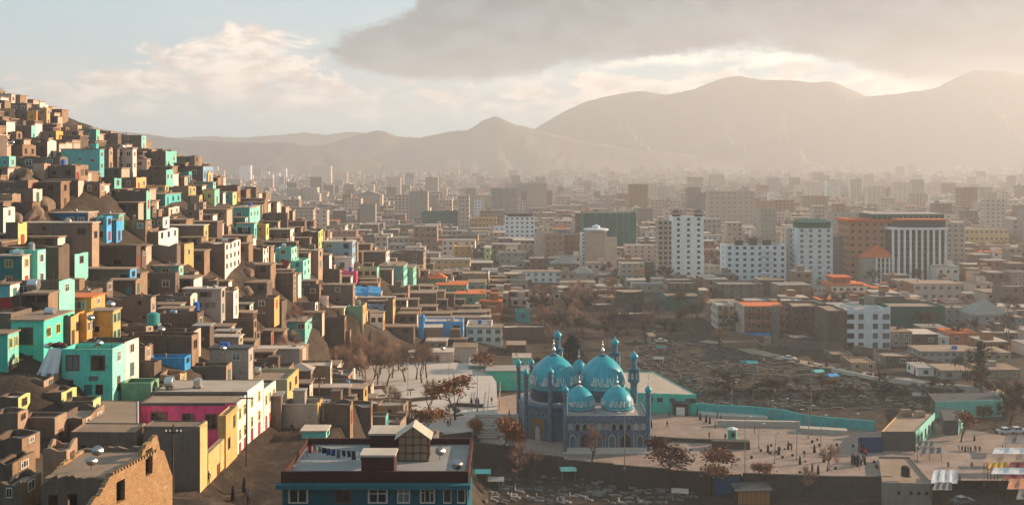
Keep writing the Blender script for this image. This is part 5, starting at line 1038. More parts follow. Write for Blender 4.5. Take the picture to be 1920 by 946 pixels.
# green enclosure wall and the mint building on the right of the shrine
GW = [PZ(1303, 772), PZ(1345, 776), PZ(1405, 779), PZ(1470, 786), PZ(1505, 795), PZ(1560, 801), PZ(1640, 808)]
bar_wall('boundary_wall', [(p.x, p.y) for p in GW], .35, -.5, 2.3, WM('q'), 'turquoise green boundary wall behind the plaza', 'wall')
MG = [(30.2, 246.5), (44.0, 244.5), (37.5, 271), (22.5, 271)]
e, c = slab_house('plaza_building', MG, -.2, 4.7, ['m', 'm', 'm', 'm'], 'mint green plaza building with wide tan flat roof beside the shrine', 'building', 'roof_pale', .12)
for u in (3.0, 5.3, 8.2, 12.0, 13.2): on_wall(e, c, MG[0], MG[1], u, 3.4, 1.3, 1.0, 'two', 'brown')
mb = MB(); mb.box(0, 3.6, -1.8, 0, 0, 3.0); mb.box(-.3, 3.9, -2.1, 0, 3.0, 3.25, 1); o = put(mb.mesh('porch', ['door_brown', 'roof_dark']), 'porch', e, (MG[0][0] - c[0] + 8.3, MG[0][1] - c[1] - 1.2, 0), R(-8)); mb = MB(); mb.box(.8, 2.8, -1.87, -1.8, .3, 2.2); put(mb.mesh('porch_door', 'white_paint'), 'porch_door', o, (0, 0, 0))
# long green building with barrel tanks on the roof, and the low building below it
LG = [(77.0, 213.5), (84.2, 213.5), (95.0, 230), (88, 231.5)]
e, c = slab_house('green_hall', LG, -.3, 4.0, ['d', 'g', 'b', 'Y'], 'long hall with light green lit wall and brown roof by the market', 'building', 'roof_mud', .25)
for i in range(5): on_wall(e, c, LG[1], LG[2], 2.2 + i * 3.6, 2.0, 1.3, 1.9, 'two', 'brown')
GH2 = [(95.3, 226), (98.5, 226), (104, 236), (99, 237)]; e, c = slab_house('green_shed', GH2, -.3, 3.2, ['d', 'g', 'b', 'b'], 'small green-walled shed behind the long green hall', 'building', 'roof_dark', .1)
GH3 = [(100, 242), (117, 244), (119, 252), (102, 251)]; e, c = slab_house('green_shed', GH3, -.4, 3.6, ['g', 'g', 'b', 'b'], 'curved pale green shed behind the market tree', 'building', 'roof_dark', .05)
on_wall(e, c, GH3[0], GH3[1], 11, 0.3, 1.2, 2.4, door=1)
SB = [(68.4, 189.2), (77.4, 188.6), (80.0, 206), (73.8, 206.4)]
e, c = slab_house('flat_house', SB, -5, 1.0, ['x', 'x', 'x', 'x'], 'grey flat-roofed house with water tank at the edge of the plaza', 'house', 'roof_mud', .35)
for u in (3.0, 5.2, 6.6, 8.0): on_wall(e, c, SB[0], SB[1], u, 4.2, .7, .7, 'open')
plain('blue_sheet', (.01, .05, .14), .7); mb = MB(); mb.box(-2.6, 2.6, -.1, .1, 0, 3.2); o = mb.build('tarpaulin_wall', 'blue_sheet'); o.location = (74.3, 212.2, 0); o.rotation_euler = (0, 0, R(4)); tag(o, 'dark blue screen wall in front of the long hall', 'screen')
# small plaza furniture
plain('kiosk_green', (.06, .36, .27), .5); k0 = PZ(1373, 826); k = empty('guard_kiosk', (k0.x, k0.y, 0)); mb = MB(); mb.lathe([(.95, 0), (.95, 2.5)], 8); mb.build('body', 'kiosk_green', k); mb = MB(); mb.lathe([(1.2, 2.5), (1.2, 2.7), (.1, 3.1)], 8); mb.build('roof', 'white_paint', k); mb = MB(); mb.box(-.4, .4, -.96, -.9, 1.1, 2.0); mb.build('window', 'glass', k); tag(k, 'small green guard kiosk with pale roof on the plaza', 'kiosk')
def low_wall(x0, y0, x1, y1, hgt, lab, th=.7, z=0, mat='stone_wall'):
    a, b = PZ(x0, y0, z), PZ(x1, y1, z); bar_wall('planter_wall', [(a.x, a.y), (b.x, b.y)], th, z - .4, z + hgt, mat, lab, 'wall')
low_wall(1216, 824, 1372, 832, .8, 'long low dark planter wall between the shrine and the guard kiosk'); low_wall(1335, 838, 1405, 840, 1.6, 'dark low block of planters below the guard kiosk', 2.0); low_wall(1345, 797, 1500, 800, 1.3, 'long low podium wall with dark openings behind the kiosk', 1.0, mat='curb'); low_wall(1500, 808, 1588, 813, 1.0, 'pale low podium wall in the middle of the plaza', 2.2, mat='curb'); low_wall(1310, 775, 1440, 782, .5, 'low pale kerb in front of the green boundary wall', 5, mat='curb')
for i, (x0, y0, x1, y1) in enumerate(((655, 722, 690, 728), (640, 735, 720, 727), (770, 752, 820, 747), (690, 748, 705, 748), (760, 772, 800, 778), (850, 760, 905, 763))):
    low_wall(x0, y0, x1, y1, .7, ['low dark bench wall under the bare trees', 'long dark planter edge by the bare trees', 'dark planter edge beside the orange tree', 'short dark block among the bare trees', 'pale kerb by the lower orange tree', 'dark slab edge on the upper terrace near the railings'][i], .9, 4.0)
# diagonal stone strips beside the shrine
for i, (a, b) in enumerate((((903, 790), (975, 860)), ((1240, 860), (1290, 905 - 25)))):
    p, q = PZ(*a), PZ(*b); bar_wall('kerb', [(p.x, p.y), (q.x, q.y)], .35, -.3, .3, 'curb', ['pale kerb running down beside the stairs', 'pale kerb beside the shrine corner'][i], 'kerb')
# railings on the terrace
rl = empty('railing', (-2, 246, 4.0))
for i in range(7):
    mb = MB(); mb.tube([(-3.5, -14 + i * 3.4, 0), (-3.5, -14 + i * 3.4, 2.1)], .06, 5); mb.build('post', 'metal_dull', rl); mb = MB(); mb.tube([(-.9, -14 + i * 3.4, 0), (-.9, -14 + i * 3.4, 2.1)], .06, 5); mb.build('post', 'metal_dull', rl)
for x in (-3.5, -.9):
    for z in (1.1, 2.1): mb = MB(); mb.tube([(x, -14, z), (x, 6.4, z)], .05, 4); mb.build('rail', 'metal_dull', rl)
tag(rl, 'double queue railing on the upper terrace beside the shrine', 'railing')
# ---------------------------------------------------------------- lamps, poles, trees, people, graves, cars, market
def lamp_post(x, y, hgt, label, z=0.0, head='double', lean=0.0):
    p = PZ(x, y, z) if z is not None else ground(x, y); e = empty('lamp_post', p)
    mb = MB(); mb.lathe([(.22, 0), (.2, .5), (.09, .6), (.055, hgt)], 8); mb.v = [(a + c * lean, b, c) for a, b, c in mb.v]; mb.build('pole', 'metal_dull', e)
    for s in ((-1, 1) if head == 'double' else (1,)):
        mb = MB(); mb.tube([(hgt * lean, 0, hgt), (hgt * lean + s * .5, 0, hgt + .28), (hgt * lean + s * 1.1, 0, hgt + .25)], .04, 5); mb.build('arm', 'metal_dull', e); mb = MB(); mb.box(hgt * lean + s * 1.1 - .3, hgt * lean + s * 1.1 + .3, -.12, .12, hgt + .18, hgt + .3); mb.build('lamp_head', 'white_paint', e)
    tag(e, label, 'lamp post', 'lamp posts on the plaza')
LP = [(1059, 866, 11.5, 'beside the shrine front corner', 'double'), (1171, 880, 11, 'in front of the shrine', 'double'), (765, 740, 9, 'tall, standing at the edge of the bare trees'), (842, 725, 8, 'beside the big orange tree'), (1216, 745, 6, 'behind the shrine on the mint roof side', 'single'), (852, 770, 9, 'between the two orange trees'), (750, 812, 8.5, 'above the teal building roof', 'single'),
 (1397, 890, 11, 'by the lower plaza wall'), (1494, 862, 10, 'with dark base in the middle of the plaza'), (1452, 868, 6, 'leaning slightly on the plaza'), (1516, 822, 7, 'slim, by the pale podium'), (1539, 852, 8, 'near the market end of the plaza', 'single'), (1372, 768, 6.5, 'in front of the green wall, tall'), (1423, 840, 5, 'short, beside the planter block', 'single'), (1440, 788, 4.5, 'at the corner of the podium', 'single'), (1468, 780, 4, 'small, by the green wall', 'single'), (1521, 798, 14, 'very tall, at the end of the podium'), (1600, 806, 3.5, 'small, below the green wall', 'single'), (895, 770, 9, 'by the low turquoise house', 'single'), (1000, 590 + 130, 5, 'behind the shrine', 'single')]
for q in LP: lamp_post(q[0], q[1], q[2], 'grey lamp post ' + q[3], 0 if q[0] > 900 else 4.0, q[4] if len(q) > 4 else 'single', .06 if 'leaning' in q[3] else 0)
def utility_pole(x, y, hgt, label, Y=None):
    p = ground(x, y) if Y is None else PY(x, y, Y); e = empty('utility_pole', p)
    mb = MB(); mb.tube([(0, 0, -1), (.05, 0, hgt)], [.13, .08], 7); mb.build('pole', 'pole_wood', e); mb = MB(); mb.box(-.8, .9, -.06, .06, hgt - .9, hgt - .76); mb.build('crossarm', 'pole_wood', e)
    for i in (-.7, -.3, .4, .8): mb = MB(); mb.lathe([(.05, 0), (.08, .1), (.04, .22)], 6, (i, 0, hgt - .76)); mb.build('insulator', 'white_paint', e)
    tag(e, label, 'utility pole', 'wooden utility poles'); return p, hgt
pa = utility_pole(324, 946, 8.2, 'dark wooden utility pole in front of the brown mud house', 104); pb = utility_pole(462, 858, 8.4, 'wooden utility pole against the white street front', 130); utility_pole(598, 800, 8.0, 'wooden utility pole beside the pale house above the teal building'); utility_pole(489, 640, 6, 'thin dark pole among the houses above the terrace wall')
W0 = Vector((pa[0].x, pa[0].y, pa[0].z + 7.4)); W1 = Vector((pb[0].x, pb[0].y, pb[0].z + 7.6))
for i, dx in enumerate((-.6, .3, .8)):
    mb = MB(); P = [W0.lerp(W1, t / 12) + Vector((dx * .9, 0, -1.6 * 4 * (t / 12) * (1 - t / 12) * .5)) for t in range(13)]; mb.tube(P, .018, 4); tag(mb.build('overhead_wire', 'black'), ['outer', 'middle', 'inner'][i] + ' sagging overhead wire between the two street poles', 'wire')
# ---- trees
def branches(rs, hgt, spread, depth, nb, twig):
    mb = MB(); tips = []
    def grow(p, d, L, r, k):
        n = 3; P = [p]; q = p; dd = d
        for i in range(n):
            dd = (dd + Vector((rs.uniform(-.16, .16), rs.uniform(-.16, .16), rs.uniform(-.02, .12)))).normalized(); q = q + dd * L / n; P.append(q)
        mb.tube(P, [r, r * .85, r * .72, r * .6], 6 if k == 0 else 4 if k < 3 else 3, cap=False)
        if k >= depth: tips.append((q, dd)); return
        for i in range(nb if k else nb + 1):
            a = rs.uniform(0, 6.28); t = rs.uniform(.35, .8) * spread; side = dd.orthogonal().normalized(); side = Matrix.Rotation(a, 3, dd) @ side
            grow(P[-1] if i < 2 else P[2], (dd * (1 - t * .5) + side * t + Vector((0, 0, .12))).normalized(), L * rs.uniform(.62, .84), max(r * .58, twig), k + 1)
    grow(Vector((0, 0, -.3)), Vector((0, 0, 1)), hgt * .3, hgt * .028, 0)
    return mb, tips
plain('bark', (.085, .055, .04), .9); plain('twig', (.30, .185, .13), .95, rnd=.3); plain('twig_dark', (.075, .052, .04), .95, rnd=.3)
def mat_leaf(name, a, b_):
    m, t, b = bsdf(name, .8, .2); oi = t.n('ShaderNodeObjectInfo'); g = t.n('ShaderNodeNewGeometry'); n = t.noise(g.outputs['Position'], 2.2, 3, .6)
    col = t.mix(t.ss(n, .35, .65), a, b_); hs = t.n('ShaderNodeHueSaturation'); t.put(hs.inputs['Color'], col); t.put(hs.inputs['Value'], t.m('ADD', t.m('MULTIPLY', oi.outputs['Random'], .5), .75)); t.put(b.inputs['Base Color'], hs.outputs[0])
mat_leaf('leaf_orange', (.16, .055, .018), (.31, .125, .045)); mat_leaf('leaf_rust', (.13, .05, .025), (.25, .105, .05)); mat_leaf('leaf_pine', (.010, .022, .014), (.022, .042, .024))
def leaf_mesh(rs, tips, n, size, spread):
    mb = MB()
    for q, d in tips:
        for _ in range(n):
            c = q + Vector((rs.gauss(0, spread), rs.gauss(0, spread), rs.gauss(0, spread * .7))); a = Vector((rs.uniform(-1, 1), rs.uniform(-1, 1), rs.uniform(-.6, .6))).normalized(); b = a.orthogonal().normalized(); s = size * rs.uniform(.6, 1.4)
            mb.face([c - a * s, c + b * s * .55, c + a * s, c - b * s * .55])
    return mb
LEAFY, BARE = [], []
for v_ in range(3):
    rs = random.Random(100 + v_); mb, tips = branches(rs, 6.0, 1.05, 4, 2, .02); lf = leaf_mesh(rs, tips, 40, .22, .5)
    LEAFY.append((mb.mesh('trunk', 'bark'), lf.mesh('crown', 'leaf_orange'), lf.mesh('crown', 'leaf_rust')))
for v_ in range(4):
    rs = random.Random(200 + v_); mb, tips = branches(rs, 6.0, .95, 3, 2, .03)
    m2 = MB()
    for q, d in tips:
        for _ in range(20):
            a = (d + Vector((rs.uniform(-.8, .8), rs.uniform(-.8, .8), rs.uniform(-.35, .7)))).normalized(); L = rs.uniform(.6, 1.5); mid = q + a * L * .5 + Vector((rs.uniform(-.1, .1), rs.uniform(-.1, .1), rs.uniform(0, .1)))
            m2.tube([q, mid, mid + (a + Vector((rs.uniform(-.3, .3), rs.uniform(-.3, .3), .2))).normalized() * L * .5], [.022, .016, .01], 3, cap=False)
            for _ in range(2): b = (a + Vector((rs.uniform(-.8, .8), rs.uniform(-.8, .8), rs.uniform(-.2, .7)))).normalized(); m2.tube([mid, mid + b * L * .55], [.015, .009], 3, cap=False)
    BARE.append((mb.mesh('trunk', 'bark'), m2.mesh('crown', 'twig'), m2.mesh('crown', 'twig_dark')))
TREES = []
def tree(kind, x, y, hgt, label, z='g', wide=1.0, dark=False, group=None):
    p = ground(x, y) if z == 'g' else PZ(x, y, z); src = random.choice(LEAFY if kind == 'leafy' else BARE)
    e = empty('bare_tree' if kind == 'bare' else 'leafy_tree', p, random.uniform(0, 6.28)); k = hgt / 6.0; e.scale = (k * wide, k * wide, k)
    put(src[0], 'trunk', e, (0, 0, 0)); put(src[2] if dark else src[1], 'crown', e, (0, 0, 0)); tag(e, label, 'tree', group); return e
for x, y, hh, w_, dk, z, lab in ((853, 786, 10, 1.15, 0, 4, 'large orange-leaved tree on the upper terrace'), (790, 824, 7.4, 1.5, 0, 4, 'wide orange-leaved tree above the teal building roof'), (884, 838, 6.6, 1.0, 0, 0, 'orange-leaved tree below the stairs'), (940, 856, 9.0, 1.15, 0, 0, 'tall orange-leaved tree beside the shrine corner'), (966, 858, 7.2, .9, 0, 0, 'slimmer orange-leaved tree next to the shrine portal'),
    (1259, 900, 8.6, 1.5, 1, -1.5, 'wide rust-leaved tree by the wall in front of the plaza'), (1345, 905, 6.8, 1.55, 1, -1.5, 'rust-leaved tree beside the blue gate'), (1425, 912, 5.0, 1.15, 1, -1.5, 'small dark-leaved tree above the wooden hut'), (1802, 828, 7.5, .95, 1, 0, 'dark-leaved tree in front of the curved green shed'), (914, 704, 7.5, 1.25, 1, 2, 'dense rust-brown tree behind the low turquoise house'), (1003, 700, 5.5, .8, 0, 1, 'small orange tree behind the shrine domes')):
    tree('leafy', x, y, hh, lab, z, w_, bool(dk))
bl = [(675, 705), (735, 708), (684, 730), (668, 700), (640, 722), (712, 700), (760, 715), (800, 708), (608, 703), (627, 711), (643, 706), (665, 717), (708, 720), (725, 723), (700, 717), (655, 720), (747, 694), (780, 711), (791, 717), (690, 690), (660, 690), (720, 690)]
for i, (x, y) in enumerate(bl): tree('bare', x, y, random.uniform(7.5, 10.5), 'bare brown tree in the grove on the upper terrace', 4.0, .9, False, 'bare trees of the terrace grove')
for x, y, hh, z, lab in ((802, 776, 8, 4, 'dark bare tree with spreading limbs in the middle of the upper terrace'), (748, 797, 8, 4, 'thin bare tree beside the lamp post over the teal roof'), (728, 765, 6, 4, 'small bare tree between the dark planters'), (548, 692, 8, 'g', 'bare tree in front of the pale grey house wall'), (555, 640, 9, 'g', 'bare tree in front of the turquoise house'), (845, 797, 5, 4, 'small bare tree by the stairs'), (1109, 866, 7.5, 0, 'bare bushy tree before the shrine front'), (989, 906, 9, -3, 'thin bare tree standing before the dark stepped wall'), (1242, 880, 6.5, -1, 'bare leaning tree at the plaza wall corner'), (1551, 892, 6.5, -1, 'bare spreading shrub tree on the lower plaza'), (1512, 930, 6, -3.4, 'pale bare tree below the plaza wall')):
    tree('bare', x, y, hh, lab, z, 1.1)
rs = random.Random(9)
for i in range(34):
    x = rs.uniform(1010, 1130); y = rs.uniform(566, 640); tree('bare', x, y, rs.uniform(7, 11), 'bare reddish-brown tree in the thicket behind the shrine', 'g', 1.2, rs.random() < .25, 'thicket behind the shrine')
for i in range(46):
    x = rs.uniform(1330, 1930); y = 752 + (x - 1330) * .035 + rs.uniform(-30, 14); tree('bare', x, y, rs.uniform(3, 5.5), 'dark bare bush behind the green boundary wall', 'g', 1.7, True, 'bushes behind the green wall')
for i in range(105):
    x = rs.uniform(1130, 1915); y = rs.uniform(470, 655); tree('bare', x, y, rs.uniform(6, 11), 'bare grey-brown tree among the low houses of the plain', 'g', 1.25, rs.random() < .6, 'bare trees among the houses')
for i in range(26):
    x = rs.uniform(1400, 1915); y = rs.uniform(425, 520); tree('bare', x, y, rs.uniform(10, 16), 'hazy brown tree between the towers', 'g', 1.5, rs.random() < .3, 'trees between the towers')
for x, y in ((1870, 820), (1895, 800), (1840, 740), (1905, 770), (1815, 715), (1433 + 400, 690)): tree('bare', x, y, 8, 'dark bare tree at the edge of the market', 'g', 1.3, True, 'trees by the market')
# evergreen behind the domes
p = PZ(1074, 712, 0); e = empty('evergreen_tree', (p.x, p.y + 4, 0)); mb = MB(); mb.tube([(0, 0, -1), (0, 0, 8)], [.35, .12], 7); mb.build('trunk', 'bark', e); rs = random.Random(4); tips = []
for i in range(520):
    z = rs.uniform(1.5, 11.5); r = 3.0 * (1 - abs((z - 5.5) / 6.2) ** 2.2) * math.sqrt(rs.random()); a = rs.uniform(0, 6.28); tips.append((Vector((r * math.cos(a), r * math.sin(a), z)), Vector((0, 0, 1))))
leaf_mesh(rs, tips, 8, .3, .25).build('crown', 'leaf_pine', e); tag(e, 'dark evergreen tree standing behind the two big domes', 'tree')
def cypress(x, y, hgt, lab):
    p = ground(x, y); e = empty('evergreen_tree', p); mb = MB(); mb.tube([(0, 0, -1), (0, 0, hgt * .6)], [.25, .1], 6); mb.build('trunk', 'bark', e); rs = random.Random(int(x)); tp = []
    for i in range(180): z = rs.uniform(.8, hgt); r = hgt * .16 * (1 - (z / hgt)) ** .6 * rs.random() ** .4; a = rs.uniform(0, 6.28); tp.append((Vector((r * math.cos(a), r * math.sin(a), z)), 0))
    leaf_mesh(rs, tp, 7, .3, .3).build('crown', 'leaf_pine', e); tag(e, lab, 'tree')
cypress(1838, 728, 12, 'dark conical evergreen among the houses above the road'); cypress(1300, 560, 9, 'dark evergreen beside the netted block'); cypress(1215, 545, 9, 'dark round evergreen near the pale four-storey block')
# ---- rocks on the slope
def rock_mesh(seed):
    bm = bmesh.new(); bmesh.ops.create_icosphere(bm, subdivisions=3, radius=1); rs = random.Random(seed); o = [Vector((rs.uniform(-1, 1), rs.uniform(-1, 1), rs.uniform(-1, 1))).normalized() for _ in range(14)]; t = [rs.uniform(.55, .95) for _ in o]
    for v in bm.verts:
        for n, k in zip(o, t):
            dd = v.co.dot(n)
            if dd > k: v.co -= n * (dd - k)
        v.co *= 1 + rs.uniform(-.03, .03)
    me = bpy.data.meshes.new('boulder'); bm.to_mesh(me); bm.free(); me.materials.append(MATS['rock']); return me
ROCK = [rock_mesh(i) for i in range(5)]
rs = random.Random(12)
for i in range(46):
    if i < 26: x, y = rs.uniform(0, 85), rs.uniform(330, 420); lab, gr = 'brown weathered boulder on the rocky slope below the hilltop houses', 'boulders on the west slope'
    elif i < 36: x, y = rs.uniform(255, 300), rs.uniform(282, 312); lab, gr = 'brown boulder on the crag beside the pale pink two-storey house', 'boulders on the crag'
    else: x, y = rs.uniform(455, 510), rs.uniform(500, 560); lab, gr = 'brown boulder on the bare slope beside the white three-storey ruin', 'boulders by the ruin'
    p = ground(x, y); o = link('boulder', rs.choice(ROCK)); o.location = p; k = rs.uniform(.7, 2.4); o.scale = (k * 1.3, k, k * .9); o.rotation_euler = (rs.uniform(-.4, .4), rs.uniform(-.4, .4), rs.uniform(0, 6)); tag(o, lab, 'boulder', gr)
plain('soil', (.045, .032, .024), .95)
_m = MB(); _m.box(-1, 1, -.8, .8, -.2, .03); PIT = _m.mesh('tree_pit', 'soil')
for x, y in [(690, 735), (715, 741), (742, 736), (705, 757), (738, 770), (775, 760), (812, 770), (785, 790), (822, 812), (845, 818), (700, 775), (725, 790), (765, 805), (860, 778), (805, 745), (770, 730)]:
    o = link('tree_pit', PIT); o.location = PZ(x, y, 4.0); o.rotation_euler = (0, 0, R(28)); tag(o, 'dark square planting pit in the paving of the upper terrace', 'tree pit', 'tree pits of the terrace')
# ---- people: one continuous skinned surface each
def person_mesh(name, pose, cloth, trousers, skinc=(.20, .11, .07), robe=False):
    J = {'pel': ((0, 0, .95), .135), 'ch': ((0, -.01, 1.28), .165), 'nk': ((0, -.01, 1.47), .055), 'hd': ((0, -.03, 1.62), .10), 'tp': ((0, -.02, 1.72), .075)}
    st = .16 if pose == 'walk' else .0
    for s, n in ((-1, 'l'), (1, 'r')):
        f = st * s; J['hip' + n] = ((s * .09, 0, .88), .095); J['kn' + n] = ((s * .1, -f * .9, .5), .065); J['an' + n] = ((s * .11, -f * 1.5 + (.06 if f < 0 else 0), .09), .045); J['to' + n] = ((s * .13, -f * 1.5 - .14, .04), .04)
        J['sh' + n] = ((s * .19, -.01, 1.39), .07); J['el' + n] = ((s * .25, .02 + f * .6, 1.1), .05); J['wr' + n] = ((s * .26, -.06 + f * 1.1, .85), .036); J['ha' + n] = ((s * .26, -.09 + f * 1.2, .75), .042)
    if pose == 'sit':
        for k, (c, r) in list(J.items()):
            if k[:2] in ('kn', 'an', 'to'): J[k] = ((c[0] * 1.5, {'kn': -.42, 'an': -.36, 'to': -.5}[k[:2]], {'kn': .9, 'an': .5, 'to': .46}[k[:2]]), r)
    E = [('pel', 'ch'), ('ch', 'nk'), ('nk', 'hd'), ('hd', 'tp')] + [(a + n, b + n) for n in 'lr' for a, b in (('hip', 'kn'), ('kn', 'an'), ('an', 'to'), ('sh', 'el'), ('el', 'wr'), ('wr', 'ha'))] + [('pel', 'hip' + n) for n in 'lr'] + [('ch', 'sh' + n) for n in 'lr']
    ks = list(J); me = bpy.data.meshes.new('tmp'); me.from_pydata([J[k][0] for k in ks], [(ks.index(a), ks.index(b)) for a, b in E], []); o = bpy.data.objects.new('tmp', me); COL.objects.link(o)
    md = o.modifiers.new('s', 'SKIN'); o.modifiers.new('u', 'SUBSURF').levels = 1
    sv = me.skin_vertices[0].data if me.skin_vertices else None
    if sv is None: bpy.context.view_layer.objects.active = o; bpy.ops.object.modifier_add(type='SKIN'); sv = me.skin_vertices[0].data
    for i, k in enumerate(ks): sv[i].radius = (J[k][1], J[k][1] * (.8 if k in ('ch', 'pel') else 1)); sv[i].use_root = (k == 'pel')
    dg = bpy.context.evaluated_depsgraph_get(); out = bpy.data.meshes.new_from_object(o.evaluated_get(dg)); out.name = name; bpy.data.objects.remove(o)
    for m in (cloth, trousers, 'skin', 'hair'): out.materials.append(MATS[m])
    for f in out.polygons:
        c = f.center; z = c.z; f.use_smooth = True
        f.material_index = (3 if (z > 1.66 or (z > 1.56 and c.y > .0)) else 2 if z > 1.475 else 2 if (abs(c.x) > .2 and z < .86 and pose != 'sit') else 1 if z < (.55 if robe else .86) else 0)
    if robe:
        mb = MB(); mb.lathe([(.30, .05), (.29, .4), (.24, .8), (.22, 1.1), (.235, 1.32), (.16, 1.43), (.08, 1.48), (.135, 1.6), (.12, 1.72), (.03, 1.78)], 14)
        vs = [(x, y * .8, z) for x, y, z in mb.v]; mb.v = vs; return mb.mesh(name, cloth, True)
    return out
plain('skin', (.20, .11, .07), .6); plain('hair', (.012, .010, .009), .8)
for n_, c_ in (('cloth_black', (.012, .012, .014)), ('cloth_brown', (.06, .04, .03)), ('cloth_grey', (.10, .10, .11)), ('cloth_white', (.5, .48, .44)), ('cloth_blue', (.02, .06, .16)), ('cloth_red', (.30, .03, .03))): plain(n_, c_, .9)
PM = {'walk': person_mesh('person', 'walk', 'cloth_black', 'cloth_brown'), 'stand': person_mesh('person', 'stand', 'cloth_grey', 'cloth_black'), 'stand2': person_mesh('person', 'stand', 'cloth_brown', 'cloth_brown'), 'robe': person_mesh('person', 'stand', 'cloth_black', 'cloth_black', robe=True), 'robe2': person_mesh('person', 'stand', 'cloth_blue', 'cloth_blue', robe=True), 'white': person_mesh('person', 'walk', 'cloth_white', 'cloth_white')}
def person(kind, p, label, group=None, rz=None):
    o = link('person', PM[kind]); o.location = p; o.rotation_euler = (0, 0, random.uniform(0, 6.28) if rz is None else rz); tag(o, label, 'person', group)
def ppl(lst, z, label, group):
    for i, (k, x, y) in enumerate(lst): person(k, PZ(x, y, z) if z is not None else ground(x, y), label if not callable(label) else label(i, k), group)
person('walk', PZ(1251, 801), 'person in black striding across the open plaza beside the shrine', rz=R(90)); person('walk', PZ(1254, 783), 'person in dark clothes walking near the mint building porch', rz=R(60))
ppl([('robe', 1217, 800), ('robe', 1221, 801)], 0, 'person in black robe standing at the shrine corner', 'robed pair at the shrine corner')
ppl([('robe', 1313, 787), ('robe', 1324, 791), ('robe2', 1331, 794), ('stand', 1341, 803)], 0, 'dark-robed person near the end of the mint building', 'people by the mint building')
ppl([('robe', 884, 759), ('stand', 891, 759), ('robe', 894, 757), ('robe', 897, 760), ('walk', 922, 757), ('stand', 801, 723), ('robe', 812, 722), ('stand', 836, 727), ('stand2', 770, 742)], 4, 'dark-clad person standing on the upper terrace', 'people on the upper terrace')
ppl([('walk', 955, 781), ('stand', 833, 792), ('stand2', 840, 800), ('robe', 575, 668)], 4, 'person in dark clothes alone on the pale terrace', 'single walkers on the terrace')
ppl([(random.choice(['stand', 'robe', 'walk', 'stand2']), x, y) for x, y in ((1478, 842), (1484, 845), (1527, 848), (1558, 852), (1563, 853), (1508, 858), (1545, 866), (1571, 850), (1440, 848), (1330, 822), (1360, 826), (1352, 790), (1500, 870), (1523, 884), (1534, 888), (1460, 852), (1345, 784), (1415, 812), (1553, 792), (1558, 793))], 0, 'dark-clad person out on the open plaza', 'people scattered on the plaza')
ppl([(random.choice(['stand', 'robe', 'stand2']), 1598 + (i % 8) * 3.4, 866 + (i % 3) * 4) for i in range(12)], 0, 'person in the dark crowd gathered by the flag', 'crowd by the flag')
ppl([(random.choice(['stand', 'robe', 'stand2', 'walk']), x, y) for x, y in ((1798, 848), (1804, 849), (1810, 850), (1815, 849), (1820, 850), (1829, 849), (1837, 850), (1827, 830), (1822, 880), (1845, 915), (1800, 905), (1778, 880))], -.5, 'dark-clad person in the market street', 'people in the market street')
ppl([(random.choice(['stand', 'robe', 'walk']), x, y) for x, y in ((548, 815), (552, 816))], None, 'person at the top end of the street by the pale wall', 'pair at the street end')
ppl([('stand2', 391, 912), ('robe', 437, 938), ('walk', 460, 940), ('stand', 466, 946), ('robe', 458, 925)], None, 'person in dark clothes walking in the shaded street', 'people in the street')
ppl([('stand', 1516, 685), ('stand2', 1549, 689), ('robe', 1648, 707), ('stand', 1372, 700), ('stand', 1378, 700), ('stand', 1384, 701), ('stand', 1390, 700), ('walk', 1645, 736), ('stand', 1650, 737)], None, 'tiny person walking among the graves and along the dirt road', 'people by the dirt road')
ppl([('stand', 91, 636), ('robe2', 97, 637)], None, 'person by the washing on the mint house roof', 'people at the mint house')
_m = MB(); _m.lathe([(.28, 0), (.42, .55), (.45, .6), (.38, .6), (.3, .5)], 10); POT = _m.mesh('planter_pot', 'black'); rsp = random.Random(55)
for i in range(30):
    o = link('planter_pot', POT); o.location = PZ(rsp.uniform(1330, 1650), rsp.uniform(822, 890), .02); k = rsp.uniform(.5, .9); o.scale = (k, k, k); tag(o, 'dark round planter pot standing on the open plaza', 'planter', 'planter pots on the plaza')
# ---- dirt road, graves
def mat_road(): plaster('dirt_road', (.40, .315, .235), .25, scale=.12, streak=False, bump=.1)
mat_road()
RP = [(1318, 640), (1390, 652), (1480, 676), (1560, 690), (1650, 706), (1760, 722), (1850, 735), (1960, 752)]; RW = [ground(x, y) for x, y in RP]
mb = MB()
for i in range(len(RW) - 1):
    a, b = RW[i], RW[i + 1]; d = (b - a); d.z = 0; d.normalize(); n = Vector((-d.y, d.x, 0)) * 2.6; N = 14
    for k in range(N):
        p, q = a.lerp(b, k / N), a.lerp(b, (k + 1) / N); g = lambda v: Vector((v.x, v.y, zat(v.x, v.y) + .12)); mb.face([g(p - n), g(q - n), g(q + n), g(p + n)])
tag(mb.build('road', 'dirt_road'), kind='structure')
def gwall(name, pts, hgt, mat, lab):
    P = [ground(x, y) for x, y in pts]; mb = MB()
    for a, b in zip(P[:-1], P[1:]):
        d = (b - a); d.z = 0; d.normalize(); n = Vector((-d.y, d.x, 0)) * .25; mb.prism([((a - n).x, (a - n).y), ((b - n).x, (b - n).y), ((b + n).x, (b + n).y), ((a + n).x, (a + n).y)], min(a.z, b.z) - 2, max(a.z, b.z) + hgt)
    tag(mb.build(name, mat), lab, 'wall', None, 'thing')
gwall('road_wall', [(1560, 698), (1650, 714), (1760, 730), (1850, 742), (1940, 756)], .9, 'curb', 'long pale low wall along the dirt road'); gwall('mud_wall', [(1340, 632), (1420, 645), (1500, 655), (1580, 660)], 2.6, 'wall_b', 'long brown mud wall above the dirt road'); gwall('mud_wall', [(1600, 662), (1700, 680), (1790, 700)], 2.4, 'wall_b', 'broken brown mud wall below the white wavy-topped block')
plaster('grave_stone', (.20, .18, .165), .35, streak=False, rnd=.4, bump=.1); plain('grave_green', (.05, .24, .20), .6)
